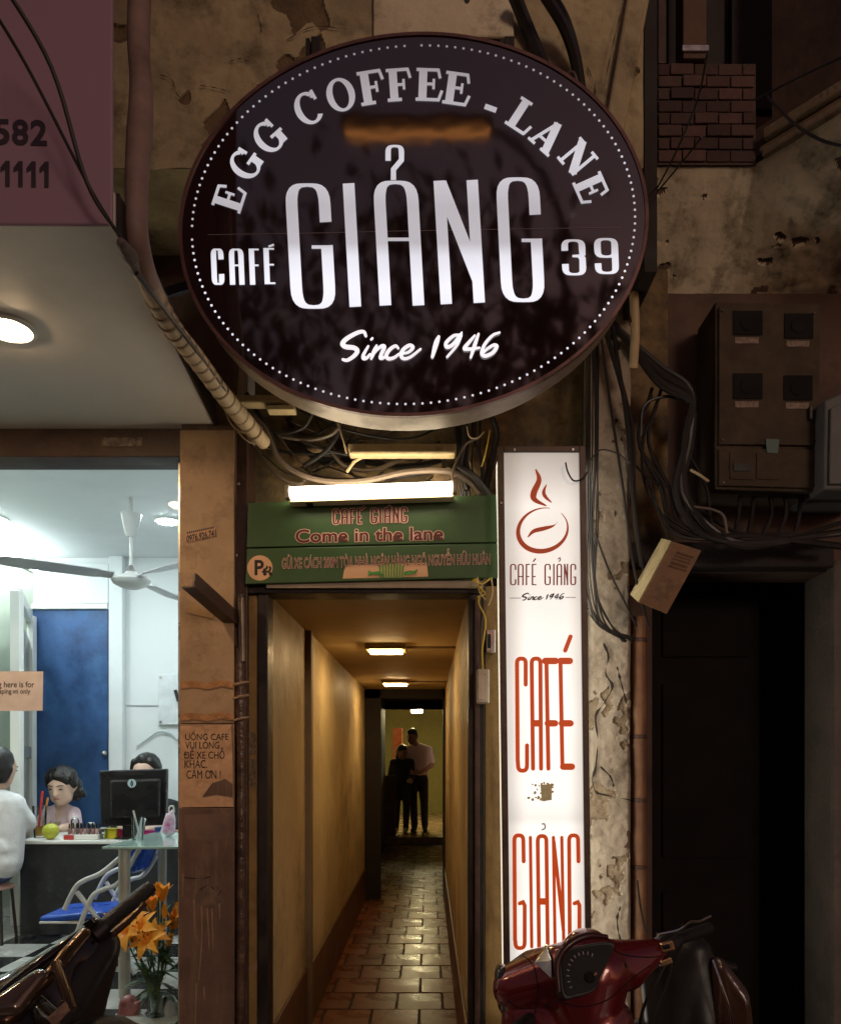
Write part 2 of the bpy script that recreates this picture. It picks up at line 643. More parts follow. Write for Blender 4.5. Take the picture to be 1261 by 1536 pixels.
def deco(ch, x0, y0, x1, y1, wv, wh, ymid=None, yup=None, rad=None):
    """tall condensed letters of the shop's name: list of strokes (pts, wv, wh)"""
    xl, xr = x0 + wv / 2, x1 - wv / 2
    t, b = y0 + wh / 2, y1 - wh / 2
    h = y1 - y0
    r = rad or min((xr - xl) * 0.75, h * 0.2)
    ym = ymid if ymid is not None else y0 + h * 0.5
    yu = yup if yup is not None else y0 + h * 0.31
    if ch == 'G':
        return [([(xr, yu)] + arch(xl, xr, t + r, r) + arch(xl, xr, b - r, r, top=False) + [(xr, ym)], wv, wh),
                ([(xr + wv / 2, ym + wh / 2), ((xl + xr) / 2 + wv * 0.1, ym + wh / 2)], wv, wh)]
    if ch == 'C':
        return [([(xr, yu)] + arch(xl, xr, t + r, r) + arch(xl, xr, b - r, r, top=False) + [(xr, y1 - (yu - y0))], wv, wh)]
    if ch == 'I':
        return [([(xl, y0), (xl, y1)], wv, wh)]
    if ch == 'A':
        return [([(xr, y1)] + arch(xl, xr, t + r, r) + [(xl, y1)], wv, wh), ([(xl, ym), (xr, ym)], wv, wh)]
    if ch == 'N':
        return [([(xl, y1), (xl, y0)], wv, wh), ([(xr, y0), (xr, y1)], wv, wh), ([(xl, y0 + wv * 0.2), (xr, y0 + h * 0.82)], wv * 0.95, wv)]
    if ch in 'FE':
        s = [([(xl, y0), (xl, y1)], wv, wh), ([(x0, t), (x1, t)], wv, wh), ([(xl, ym), (x1 - 1, ym)], wv, wh)]
        if ch == 'E':
            s.append(([(x0, b), (x1, b)], wv, wh))
        return s
    if ch == '3':
        ra = h * 0.2
        return [([(xl, yu)] + arch(xl, xr, t + ra, ra, rev=True) + [(xr, ym - 3), (xr - 3, ym), ((xl + xr) / 2 - 2, ym)], wv, wh),
                ([(xr - 3, ym), (xr, ym + 4)] + arch(xl, xr, b - ra, ra, top=False, rev=True) + [(xl, y1 - (yu - y0))], wv, wh)]
    if ch == '9':
        ra = h * 0.2
        return [([(xr, ym)] + arch(xl, xr, t + ra, ra) + arch(xl, xr, ym - ra, ra, top=False, n=10) + [(xr, ym - ra - 2)], wv, wh),
                ([(xr, t + ra)] + arch(xl, xr, b - ra, ra, top=False, rev=True) + [(xl, y1 - (yu - y0))], wv, wh)]
    return []


def plane_at(Y, tilt=0.0):
    return lambda px, py: P(px, py, Y)


_txt = {}


def text_mesh(body, offset=0.0, shear=0.0):
    cu = bpy.data.curves.new('t', 'FONT')
    cu.body = body
    cu.offset = offset
    cu.shear = shear
    cu.resolution_u = 4
    o = bpy.data.objects.new('t', cu)
    C.objects.link(o)
    bpy.context.view_layer.update()
    dg = bpy.context.evaluated_depsgraph_get()
    me = bpy.data.meshes.new_from_object(o.evaluated_get(dg))
    vs = [v.co.copy() for v in me.vertices]
    fs = [tuple(p.vertices) for p in me.polygons]
    bpy.data.objects.remove(o)
    bpy.data.curves.remove(cu)
    bpy.data.meshes.remove(me)
    return vs, fs


def text_fit(mb, body, box, plane, slope=0.0, offset=0.0, shear=0.0, ref=None):
    """default font stretched into a pixel box (x0, ytop, x1, ybottom); slope = rise of the line per pixel"""
    vs, fs = text_mesh(body, offset, shear)
    if not vs:
        return
    rv = vs if ref is None else ref
    x0 = min(v.x for v in rv); x1 = max(v.x for v in rv)
    y0 = min(v.y for v in rv); y1 = max(v.y for v in rv)
    out = []
    for v in vs:
        u = box[0] + (v.x - x0) / (x1 - x0) * (box[2] - box[0])
        t = box[3] + (v.y - y0) / (y1 - y0) * (box[1] - box[3])
        out.append(plane(u, t - slope * (u - box[0])))
    mb.add(out, fs)
    return vs


from mathutils import noise as MN
# ================================================================== THE SETTING
# street, pavement step, passage floor with tiles, shop floor with tiles
g = struct(MB().box(-60, 60, -60, 2.72, -0.33, -0.13).build('street', mat('asphalt', (0.17, 0.155, 0.14), (0.11, 0.1, 0.09), rough=0.7, bump=0.3)))
g = struct(MB().box(-60, 60, 2.72, 3.0, -0.33, 0.0).build('pavement', mat('pave', (0.2, 0.17, 0.14), (0.13, 0.11, 0.09), rough=0.8, bump=0.3), bevel=0.01))

AL, AR, AC = PX(403, 3.0), PX(703, 3.0), PZ(890, 3.0)      # passage: left wall, right wall, ceiling
AEND, VEND = 7.35, 12.0
grout = mat('grout', (0.02, 0.012, 0.008), rough=0.8, bump=0.2)
tile_m = mat('tile_m', (0.19, 0.066, 0.024), (0.11, 0.038, 0.015), spec=0.16, rough=0.3, scale=5, bump=0.06, bscale=9, rand=0.22, dirt=(0.09, 0.05, 0.03), dscale=2.2, damt=0.5, dist=0.02)
fl = struct(MB().box(AL - 0.3, AR + 0.3, 3.0, VEND, -0.33, -0.009).build('passage_floor', grout))
TW, TD = 0.25, 0.29
proto = None
row = 0
y = 3.02
while y + TD < VEND:
    off = (row % 2) * TW / 2
    x = AL - 0.06 - off
    while x < AR + 0.06:
        a, b = max(x, AL - 0.05), min(x + TW, AR + 0.05)
        if b - a > 0.04:
            hw, hd = (b - a) / 2 - 0.0035, TD / 2 - 0.0045
            mb = MB().add([(-hw, -hd, -.012), (hw, -hd, -.012), (hw, hd, -.012), (-hw, hd, -.012), (-hw + .004, -hd + .004, 0), (hw - .004, -hd + .004, 0), (hw - .004, hd - .004, 0), (-hw + .004, hd - .004, 0)], [(0, 3, 2, 1), (4, 5, 6, 7), (0, 1, 5, 4), (1, 2, 6, 5), (2, 3, 7, 6), (3, 0, 4, 7)])
            key = ('tile', round(hw, 3))
            if key not in _txt:
                _txt[key] = mb.mesh('tile')
                _txt[key].materials.append(tile_m)
            o = bpy.data.objects.new('tile', _txt[key])
            C.objects.link(o)
            o.parent = fl
            o.location = ((a + b) / 2, y + TD / 2, random.uniform(-0.0022, 0.0015))
            o.rotation_euler = (random.uniform(-0.006, 0.006), random.uniform(-0.006, 0.006), 0)
        x += TW
    y += TD
    row += 1

SF = 0.27                                                  # the shop floor is two steps up
SX0, SX1, SB, SCZ = -3.02, -0.70, 6.0, 2.88
sf = struct(MB().box(SX0, SX1 - 0.04, 3.06, SB, -0.33, SF - 0.006).build('shop_floor', mat('shop_grout', (0.3, 0.3, 0.29), rough=0.6)))
tw = mat('tile_white', (0.55, 0.55, 0.52), (0.48, 0.48, 0.46), rough=0.22, rand=0.06)
tb = mat('tile_black', (0.02, 0.02, 0.022), (0.014, 0.014, 0.015), rough=0.2, rand=0.1)
tg = mat('tile_grey', (0.25, 0.24, 0.22), (0.2, 0.19, 0.18), rough=0.3, rand=0.08)
TS = 0.29
tm = {}
for k, m in (('w', tw), ('b', tb), ('g', tg)):
    me = MB().box(-TS / 2 + 0.002, TS / 2 - 0.002, -TS / 2 + 0.002, TS / 2 - 0.002, -0.007, 0.0).mesh('floor_tile')
    me.materials.append(m)
    tm[k] = me
for i in range(8):
    for j in range(10):
        cx, cyy = SX1 - 0.04 - TS * (i + 0.5), 3.06 + TS * (j + 0.5)
        o = bpy.data.objects.new('floor_tile', tm['g' if j > 5 else ('w' if (i + j) % 2 else 'b')])
        C.objects.link(o)
        o.parent = sf
        o.location = (cx, cyy, SF)

# ---------------------------------------------------------------- shop building
shop = thing('shop_building', (-1.8, 4.5, 0), 'brightly lit white shop room behind the glass front on the left', 'building')
o = MB().box(SX0 - 0.15, SX1 - 0.04, SB, SB + 0.12, 0, SCZ + 0.1).build('back_wall', white_wall, shop)
MB().box(SX0 - 0.15, SX0, 3.0, SB - 0.002, 0, SCZ + 0.1).build('side_wall', green_wall, shop)
MB().box(SX1 - 0.04, SX1 - 0.002, 3.14, SB + 0.1, 0, SCZ + 0.1).build('side_wall', white_wall, shop)
MB().box(SX0, SX1 - 0.042, 3.02, SB - 0.002, SCZ, SCZ + 0.12).build('ceiling', white_wall, shop)
MB().box(PX(163, 5.93), PX(184, 5.93), 5.93, SB - 0.001, SF, SCZ).build('pilaster', white_wall, shop, bevel=0.006)
MB().box(PX(48, 5.96), PX(163, 5.96) - 0.002, 5.96, SB - 0.001, PZ(905, 5.96), PZ(845, 5.96)).build('lintel_panel', white_wall, shop, bevel=0.004)
for py in (1058,):
    MB().box(PX(186, 5.99), SX1 - 0.05, 5.992, 5.9995, PZ(py, 5.99) - 0.004, PZ(py, 5.99) + 0.004).build('wall_joint', mat('joint', (0.45, 0.48, 0.48)), shop)
HB = 2.95
MB().box(SX0 - 0.3, PX(275, HB), HB, HB + 0.14, PZ(685, HB), PZ(643, HB) + 0.25).build('header_beam', header_br, shop, bevel=0.004)
MB().box(SX0 - 0.3, SX1 - 0.05, 3.06, 3.13, -0.13, SF + 0.012).build('threshold', brown_steel, shop)
MB().box(-9.0, SX0 - 0.15, 3.0, 3.3, -0.13, 6).build('front_wall', plaster_dark, shop)
MB().box(SX0 - 0.15, SX1, 3.1, 3.3, SCZ + 0.12, 6).build('front_wall', plaster_dark, shop)

gl = thing('shop_window', (-1.9, 3.03, SF), 'large clear glass pane of the lit shop front with thin metal edge', 'window')
MB().box(SX0, PX(273, 3.03), 3.03, 3.038, SF + 0.012, PZ(685, 3.03) + 0.05).build('pane', mat_glass('window_glass', refl=0.4), gl)
MB().box(PX(270, 3.02), PX(276, 3.02), 3.0, 3.06, SF, PZ(683, 3.02)).build('edge_profile', mat('alu', (0.7, 0.68, 0.62), rough=0.3, metal=0.6), gl)

# pillar between shop and passage, clad with a tan board above and brown sheet below
PY = 2.9
px0, px1 = PX(270, PY), PX(351, PY)
pil = thing('cladded_pillar', ((px0 + px1) / 2, PY, -0.13), 'square pillar with tan board above and streaked brown sheet below, beside shop window', 'pillar')
MB().box(px0 + 0.004, px1 - 0.004, PY + 0.012, 3.14, -0.13, PZ(640, PY) + 0.4).build('core', brown_panel, pil)
MB().box(px0, px1, PY, PY + 0.012, PZ(1085, PY), PZ(645, PY)).build('upper_board', tan_panel, pil, bevel=0.002)
MB().box(px0 - 0.002, px1 + 0.002, PY - 0.006, PY + 0.012, -0.13, PZ(1212, PY)).build('lower_sheet', brown_panel, pil, bevel=0.002)
MB().box(px0, px1, PY + 0.002, PY + 0.012, PZ(1211, PY), PZ(1086, PY)).build('middle_board', tan_panel, pil)

drip = mat('pale_drip', (0.27, 0.17, 0.11), (0.2, 0.12, 0.08), rough=0.5, scale=30)
for pts in (((302, 1340), (303, 1400), (301, 1440), (298, 1470)), ((311, 1362), (313, 1400), (314, 1425)), ((318, 1362), (319, 1392), (320, 1424)), ((291, 1350), (292, 1385), (294, 1410)), ((329, 1355), (330, 1378)), ((295, 1475), (294, 1510), (293, 1545)), ((306, 1480), (307, 1500)), ((275, 1310), (274, 1345))):
    mb = MB()
    ribbon(mb, pts, lambda t: 2.6 - 1.5 * t, 2, plane_at(PY - 0.0066), smooth=4)
    mb.build('paint_drip', drip, pil, fixn=False)
mb = MB()
mb.add([P(x, y_, PY - 0.0068) for x, y_ in ((292, 1345), (298, 1332), (312, 1326), (330, 1330), (334, 1350), (326, 1358), (308, 1362), (294, 1358))], [tuple(range(8))])
mb.build('scraped_spot', mat('scrape', (0.16, 0.1, 0.07), (0.07, 0.045, 0.035), scale=25, rough=0.7), pil, fixn=False)
for pts in (((276, 1316), (300, 1318), (316, 1315)), ((300, 1335), (312, 1328), (322, 1334)), ((326, 1345), (333, 1335))):
    mb = MB()
    ribbon(mb, pts, lambda t: 1.0 + 0.8 * math.sin(t * 9), 1, plane_at(PY - 0.0072), smooth=4)
    mb.build('scratch', mat('scratch', (0.03, 0.02, 0.018), rough=0.8), pil, fixn=False)
mb = MB()
mb.add([P(x, y_, PY - 0.0066) for x, y_ in ((276, 1222), (345, 1220), (346, 1255), (320, 1262), (280, 1258))], [tuple(range(5))])
mb.build('paste_stain', mat('paste', (0.17, 0.1, 0.07), (0.11, 0.065, 0.05), scale=12, rough=0.6), pil, fixn=False)

# steel channel, timber post and frame of the passage
fr = thing('passage_door_frame', ((AL + AR) / 2, 3.0, 0.0), 'worn steel and timber door frame around the narrow passage', 'door frame')
MB().box(PX(352, 2.96), PX(371, 2.96), 2.96, 3.1, -0.0, PZ(650, 2.96)).build('steel_channel', brown_steel, fr, bevel=0.003)
MB().box(PX(372, 3.0) + 0.002, PX(388, 3.0), 2.99, 3.1, 0, PZ(893, 3.0)).build('timber_post', wood_post, fr, bevel=0.004)
MB().box(PX(388, 3.0) + 0.001, AL + 0.002, 2.975, 3.08, 0, PZ(893, 3.0)).build('steel_post', dark_steel, fr, bevel=0.003)
MB().box(AR - 0.002, PX(726, 3.0), 2.975, 3.08, 0, PZ(893, 3.0)).build('steel_post', dark_steel, fr, bevel=0.003)
MB().box(PX(712, 2.96), PX(719, 2.96), 2.955, 2.974, 0, PZ(897, 2.96)).build('steel_strip', brown_steel, fr, bevel=0.002)
MB().box(PX(726, 3.0) + 0.001, PX(752, 3.0), 2.985, 3.1, 0, PZ(880, 3.0)).build('timber_post', wood_post, fr, bevel=0.004)
MB().box(PX(372, 3.0), PX(727, 3.0), 2.965, 3.09, PZ(893, 3.0) + 0.001, PZ(878, 3.0)).build('lintel', dark_steel, fr, bevel=0.003)
MB().box(PX(400, 2.95), PX(725, 2.95), 2.945, 2.962, PZ(882, 2.95), PZ(872, 2.95)).build('lintel_strip', mat('pale_strip', (0.4, 0.33, 0.24), rough=0.5), fr)

# passage walls and ceiling
alb = thing('passage_building', ((AL + AR) / 2, 6, 0), 'narrow yellow painted passage with brown skirting leading to the cafe', 'building')
PB = PX(458, 1.0)
yb = AL / PB
MB().box(AL - 0.05, AL - 0.0, 3.081, yb, 0, AC).build('left_wall', alley_paint, alb)
MB().box(AL - 0.05, AL + 0.012, yb + 0.06, AEND, 0, AC).build('left_wall', alley_paint, alb)
MB().box(AL - 0.05, AL + 0.03, yb, yb + 0.06, 0, AC).build('batten', mat('batten', (0.22, 0.15, 0.07), rough=0.6), alb, bevel=0.004)
MB().box(AR, AR + 0.05, 3.081, AEND, 0, AC).build('right_wall', alley_paint, alb)
MB().box(AL + 0.012, AL + 0.024, yb + 0.06, AEND, 0, 0.3).build('skirting', skirt_paint, alb, bevel=0.002)
MB().box(AL, AL + 0.012, 3.081, yb, 0, 0.3).build('skirting', skirt_paint, alb, bevel=0.002)
MB().box(AR - 0.012, AR - 0.0005, 3.081, AEND, 0, 0.3).build('skirting', skirt_paint, alb, bevel=0.002)
MB().box(AL - 0.05, AR + 0.05, 3.092, AEND, AC, AC + 0.1).build('ceiling', alley_ceil, alb)
# two surface conduits running to the lamps from the right wall
for yy in (4.43, 6.5):
    MB().box(PX(603, yy), AR - 0.001, yy + 0.02, yy + 0.036, AC - 0.012, AC - 0.0005).build('lamp_conduit', mat('cond', (0.2, 0.14, 0.07)), alb)
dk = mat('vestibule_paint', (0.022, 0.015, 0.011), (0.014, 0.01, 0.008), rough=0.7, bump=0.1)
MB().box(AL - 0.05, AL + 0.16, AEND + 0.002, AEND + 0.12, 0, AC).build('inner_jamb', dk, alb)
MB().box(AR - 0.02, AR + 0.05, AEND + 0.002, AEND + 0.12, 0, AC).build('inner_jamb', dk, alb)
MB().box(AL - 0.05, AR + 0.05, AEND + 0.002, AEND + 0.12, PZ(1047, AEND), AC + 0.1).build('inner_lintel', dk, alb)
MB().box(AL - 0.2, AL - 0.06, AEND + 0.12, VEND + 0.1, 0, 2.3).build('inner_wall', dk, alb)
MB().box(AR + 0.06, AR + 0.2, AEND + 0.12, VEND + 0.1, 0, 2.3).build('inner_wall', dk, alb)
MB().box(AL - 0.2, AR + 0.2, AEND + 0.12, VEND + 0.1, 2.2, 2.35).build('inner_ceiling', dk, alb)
# far doorway and the hall behind it
VL, VR, VT = PX(577, VEND), PX(664, VEND), PZ(1064, VEND)
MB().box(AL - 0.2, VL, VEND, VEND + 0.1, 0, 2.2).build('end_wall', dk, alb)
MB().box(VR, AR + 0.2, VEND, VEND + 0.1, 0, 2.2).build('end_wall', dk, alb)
MB().box(VL, VR, VEND, VEND + 0.1, VT, 2.2).build('end_wall', mat('end_warm', (0.3, 0.16, 0.07)), alb)
hall_m = mat('hall_paint', (0.24, 0.21, 0.06), (0.2, 0.17, 0.05), rough=0.7)
HF = PZ(1256, VEND)
struct(MB().box(-2.2, 1.8, VEND + 0.0, 17.0, -0.33, HF).build('hall_floor', mat('hall_floor_m', (0.3, 0.2, 0.11), (0.22, 0.15, 0.08), rough=0.25)))
MB().box(-2.2, 1.8, 17.0, 17.1, 0, 3).build('hall_back_wall', hall_m, alb)
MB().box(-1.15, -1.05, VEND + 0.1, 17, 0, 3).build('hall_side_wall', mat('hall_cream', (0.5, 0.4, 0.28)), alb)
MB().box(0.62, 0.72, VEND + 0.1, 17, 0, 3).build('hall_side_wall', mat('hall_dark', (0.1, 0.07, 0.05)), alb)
MB().box(-2.2, 1.8, VEND + 0.1, 17, 2.62, 2.72).build('hall_ceiling', hall_m, alb)
MB().box(VL + 0.0, VL + 0.16, VEND + 0.12, VEND + 0.16, HF, HF + 0.95).build('hall_panel', mat('hall_red', (0.16, 0.06, 0.03), rough=0.4), alb, bevel=0.005)
MB().box(VL + 0.03, VL + 0.2, 14.0, 14.05, HF + 1.1, HF + 1.75).build('hall_poster', mat('poster_red', (0.4, 0.06, 0.03), (0.5, 0.2, 0.08), scale=12), alb)

# facade above the passage: header wall and the soffit under the upper floor
MB().box(PX(352, 3.15), PX(990, 3.25), 3.15, 3.4, PZ(878, 3.15), 3.72).build('header_wall', plaster_head, alb)
MB().box(-0.95, 0.95, 3.401, 3.6, AC + 0.11, 6.0).build('upper_wall', plaster_dark, alb)
SZ = 3.9
FYF = 2.62
fz = PZ(246, FYF)
MB().box(-1.25, PX(965, FYF), FYF + 0.022, 3.39, fz, 6.0).build('upper_fascia', plaster_old, alb)


def spall2(x, z):
    return MN.noise(Vector((x * 3.5 + 1, z * 3.5, 5.1))) + 0.5 * MN.noise(Vector((x * 13, z * 13, 8.1))) > 0.5


nx, nz = 380, 250
xa_, xb_, za_, zb_ = -1.25, PX(965, FYF), fz, fz + 1.25
vs = []
for j in range(nz + 1):
    z = za_ + (zb_ - za_) * j / nz
    for i in range(nx + 1):
        x = xa_ + (xb_ - xa_) * i / nx
        d = 0.006 * MN.noise(Vector((x * 4, z * 4, 0))) + 0.002 * MN.noise(Vector((x * 30, z * 30, 2)))
        if spall2(x, z):
            d += 0.008
        vs.append((x, FYF + 0.006 + d, z - (0.012 * (1 + MN.noise(Vector((x * 9, 0, 0)))) if j == 0 else 0)))
fs = [(j * (nx + 1) + i, j * (nx + 1) + i + 1, (j + 1) * (nx + 1) + i + 1, (j + 1) * (nx + 1) + i) for j in range(nz) for i in range(nx)]
fk = MB().add(vs, fs).build('fascia_plaster', plaster_old, alb, fixn=False)
fk.data.materials.append(mat('bare_brown', (0.2, 0.14, 0.075), (0.11, 0.075, 0.042), rough=0.95, bump=0.7, scale=12))
for p_ in fk.data.polygons:
    c_ = p_.center + Vector(alb.location)
    p_.material_index = 1 if spall2(c_.x, c_.z) else 0

MB().box(PX(560, FYF), PX(770, FYF), FYF - 0.012, FYF - 0.001, PZ(60, FYF), 5.9).build('fascia_patch', plaster_slab, alb, bevel=0.006)
MB().prism([P(905, 200, FYF - 0.03), P(935, 200, FYF - 0.03), P(985, -60, FYF - 0.03), P(950, -60, FYF - 0.03)], (0, 0.029, 0)).build('fascia_rib', plaster_old, alb, bevel=0.01)
for pts in (((240, 112), (258, 120), (265, 140), (275, 150)), ((300, 128), (325, 132), (345, 138)), ((345, 92), (362, 88), (378, 96)), ((386, 20), (392, 40), (390, 52)), ((560, 0), (562, 40), (558, 60)), ((430, 60), (470, 40), (520, 44)), ((880, 100), (892, 130), (890, 160), (898, 190)), ((930, 20), (918, 70), (905, 130))):
    mb = MB()
    ribbon(mb, pts, lambda t: 0.9 + 0.8 * math.sin(t * 19), 2, plane_at(FYF - 0.0312 if pts[0][0] > 900 else FYF - 0.0012), smooth=5)
    mb.build('crack', mat('crack', (0.03, 0.02, 0.015), rough=0.95), alb, fixn=False)
MB().box(PX(966, FYF + 0.1), PX(985, FYF + 0.1), FYF + 0.1, 3.39, fz - 0.3, 6.0).build('shaded_gap_strip', dk, alb)  # near-black strip standing in for the shaded gap beside the balcony
# ---------------------------------------------------------------- old house on the right
oh = thing('old_house', (1.4, 3.2, -0.13), 'dark old house front with doorway, balcony slab and brick corbel on the right', 'building')
RZ = PZ(440, 3.2)
MB().box(0.80, PX(970, 3.2) + 0.02, 3.2, 3.4, -0.13, RZ).build('front_wall', plaster_dark, oh)
MB().box(PX(970, 3.2) + 0.021, 3.2, 3.2, 3.4, PZ(858, 3.2), RZ).build('front_wall', plaster_dark, oh)
MB().box(PX(1238, 3.2), 3.2, 3.14, 3.4, -0.13, PZ(845, 3.2)).build('door_pier', mat('pier', (0.15, 0.12, 0.1), (0.1, 0.08, 0.066), rough=0.9, bump=0.5, dirt=(0.06, 0.05, 0.04), dscale=5, damt=0.7), oh, bevel=0.02)
MB().box(0.80, PX(1237, 3.2), 3.12, 3.2 - 0.001, PZ(858, 3.2) - 0.0, PZ(820, 3.2)).build('door_lintel', mat('lint_dk', (0.025, 0.019, 0.017), rough=0.8, bump=0.5), oh, bevel=0.015)
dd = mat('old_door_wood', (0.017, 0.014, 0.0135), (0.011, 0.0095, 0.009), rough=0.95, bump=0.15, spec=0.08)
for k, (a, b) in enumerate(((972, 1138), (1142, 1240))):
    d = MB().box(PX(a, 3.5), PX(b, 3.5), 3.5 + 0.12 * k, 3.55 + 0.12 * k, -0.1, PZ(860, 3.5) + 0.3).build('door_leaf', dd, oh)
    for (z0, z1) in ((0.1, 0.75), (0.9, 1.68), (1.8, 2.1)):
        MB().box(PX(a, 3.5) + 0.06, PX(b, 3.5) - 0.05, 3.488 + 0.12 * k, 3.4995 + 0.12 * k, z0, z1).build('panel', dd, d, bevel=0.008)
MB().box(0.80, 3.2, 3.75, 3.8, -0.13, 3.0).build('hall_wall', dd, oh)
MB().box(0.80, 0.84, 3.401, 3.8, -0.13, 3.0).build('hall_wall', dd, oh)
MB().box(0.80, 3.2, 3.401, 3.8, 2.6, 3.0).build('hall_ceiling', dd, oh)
# balcony: underside given a made-up slope towards the street so it catches light
Ye = 2.92
EZ = PZ(246, Ye)


def edge_z(y_):
    return EZ


YR = (EZ - EYE) * F / (CY - 165)
bl = [(PX(985, Ye), Ye), (PX(1132, Ye), Ye), (PX(1261, YR), YR), (2.3, 1.75), (3.4, 1.7)]
def lerp_line(line, t_):
    x = line[0][0] + (line[-1][0] - line[0][0]) * t_
    return x


def edge_at(x):
    for (xa, ya), (xb_, yb_) in zip(bl, bl[1:]):
        if x <= xb_ + 1e-6:
            return ya + (yb_ - ya) * (x - xa) / (xb_ - xa)
    return bl[-1][1]


nx, ny = 260, 90
vs = []
x_a, x_b = bl[0][0], 2.6
for j in range(ny + 1):
    for i in range(nx + 1):
        x = x_a + (x_b - x_a) * i / nx
        y0 = edge_at(x)
        y_ = y0 + (3.2 - y0) * j / ny
        z = EZ + (RZ - EZ) * j / ny
        d = 0.006 * MN.noise(Vector((x * 6, y_ * 6, 0))) + 0.004 * MN.noise(Vector((x * 25, y_ * 25, 3)))
        e = MN.noise(Vector((x * 7 + 8, y_ * 16, 2.0))) + 0.4 * MN.noise(Vector((x * 24, y_ * 40, 5.0)))
        if e > 0.55 and j < ny * 0.9:
            d += 0.008
        vs.append((x, y_, z + d))
fs = [(j * (nx + 1) + i, j * (nx + 1) + i + 1, (j + 1) * (nx + 1) + i + 1, (j + 1) * (nx + 1) + i) for j in range(ny) for i in range(nx)]
sl_ = MB().add(vs, fs).build('balcony_underside', plaster_slab, oh, fixn=False)
sl_.data.materials.append(mat('bare_concrete', (0.16, 0.11, 0.075), (0.1, 0.07, 0.05), rough=0.95, bump=0.6, scale=14))
for p_ in sl_.data.polygons:
    c_ = p_.center + Vector(oh.location)
    e = MN.noise(Vector((c_.x * 7 + 8, c_.y * 16, 2.0))) + 0.4 * MN.noise(Vector((c_.x * 24, c_.y * 40, 5.0)))
    p_.material_index = 1 if e > 0.55 else 0
MB().prism([(x, y_ + 0.004, EZ + 0.03) for x, y_ in bl] + [(3.4, 3.42, EZ + 0.03), (bl[0][0], 3.42, EZ + 0.03)], (0, 0, 0.1)).build('balcony_slab', plaster_dark, oh)
RZ0, RZ = RZ, EZ
# cornice moulding along the slanted edge
for k, (dz, dy, h) in enumerate(((0.0, 0.0, 0.028), (0.03, 0.02, 0.022), (0.055, -0.01, 0.04))):
    a, b = Vector((PX(1132, Ye) + 0.03, Ye + dy - 0.02, RZ + dz + h / 2 - 0.004)), Vector((2.3, 1.66 + dy, RZ + dz + h / 2 - 0.004))
    MB().bar(a, b, 0.07, h).build('cornice', mat('cornice_m', (0.36, 0.27, 0.17), (0.22, 0.16, 0.1), rough=0.85, bump=0.5, dirt=(0.07, 0.05, 0.035), dscale=9, damt=0.8), oh, bevel=0.008)
a, b = Vector((PX(1132, Ye) + 0.08, Ye + 0.04, 0)), Vector((2.36, 1.74, 0))
MB().prism([a + Vector((0, 0, RZ + 0.1)), b + Vector((0, 0, RZ + 0.1)), b + Vector((0, 0, RZ + 1.0)), a + Vector((0, 0, RZ + 1.0))], (0.07, 0.08, 0)).build('balcony_parapet', plaster_dark, oh)
# brick corbel
bk = mat('brick_m', (0.1, 0.052, 0.045), (0.055, 0.03, 0.027), rough=0.85, scale=12, bump=0.5, bscale=40, rand=0.35, dirt=(0.05, 0.035, 0.03), dscale=10, damt=0.7)
cx0, cx1 = PX(985, Ye), PX(1132, Ye)
zt = PZ(98, Ye)
corb = MB().box(cx0, cx1, Ye - 0.004, Ye + 0.2, RZ - 0.006, zt).build('brick_corbel', mat('mortar', (0.1, 0.065, 0.052), rough=0.9, bump=0.4), oh)
nb = 0
bh = (zt - RZ) / 8
for r in range(8):
    x = cx0 - (r % 2) * 0.045
    while x < cx1 - 0.005:
        a, b = max(x, cx0), min(x + 0.09, cx1)
        if b - a > 0.015:
            q = MB().box(a + 0.002, b - 0.002, Ye - 0.009 - random.uniform(0, 0.008), Ye - 0.0045, RZ + r * bh + 0.0015 + random.uniform(0, 0.003), RZ + (r + 1) * bh - 0.002).build('brick', bk, corb, bevel=0.003)
        x += 0.09
# shuttered openings above the corbel
MB().box(cx0 - 0.2, 2.2, 3.3, 3.42, RZ + 0.1, 6.0).build('upper_wall', plaster_dark, oh)
for (a, b) in ((1000, 1085), (1095, 1190)):
    MB().box(PX(a, Ye + 0.22), PX(b, Ye + 0.22), Ye + 0.21, Ye + 0.25, zt + 0.01, zt + 0.7).build('shutter', dk, oh, bevel=0.004)
MB().box(PX(985, Ye), PX(998, Ye), Ye - 0.01, Ye + 0.1, zt, zt + 0.8).build('shutter_post', brown_steel, oh, bevel=0.004)
MB().box(PX(1020, Ye), PX(1055, Ye), Ye - 0.03, Ye + 0.06, zt, zt + 0.8).build('shutter_post', plaster_dark, oh, bevel=0.004)
MB().box(PX(1018, Ye), PX(1057, Ye), Ye - 0.04, Ye - 0.031, zt + 0.02, zt + 0.04).build('clamp', steel, oh)

# pale cracked column beside the light box
CY0 = 3.02
col = thing('concrete_column', (PX(915, CY0), CY0, -0.13), 'pale cracked plaster column between the light box sign and the dark doorway', 'column')
cxa, cxb = PX(884, CY0), PX(946, CY0)
# body with uneven plaster skin: front face is a displaced grid
nx, nz = 36, 620
z0, z1 = -0.13, 3.70


def spall(x, z):
    hgt = 0.25 + 0.5 * math.exp(-((z - 1.35) / 0.55) ** 2)
    return MN.noise(Vector((x * 9 + 3, z * 5.5, 9.1))) + 0.5 * MN.noise(Vector((x * 31, z * 26, 2.1))) > 0.62 - hgt * 0.6


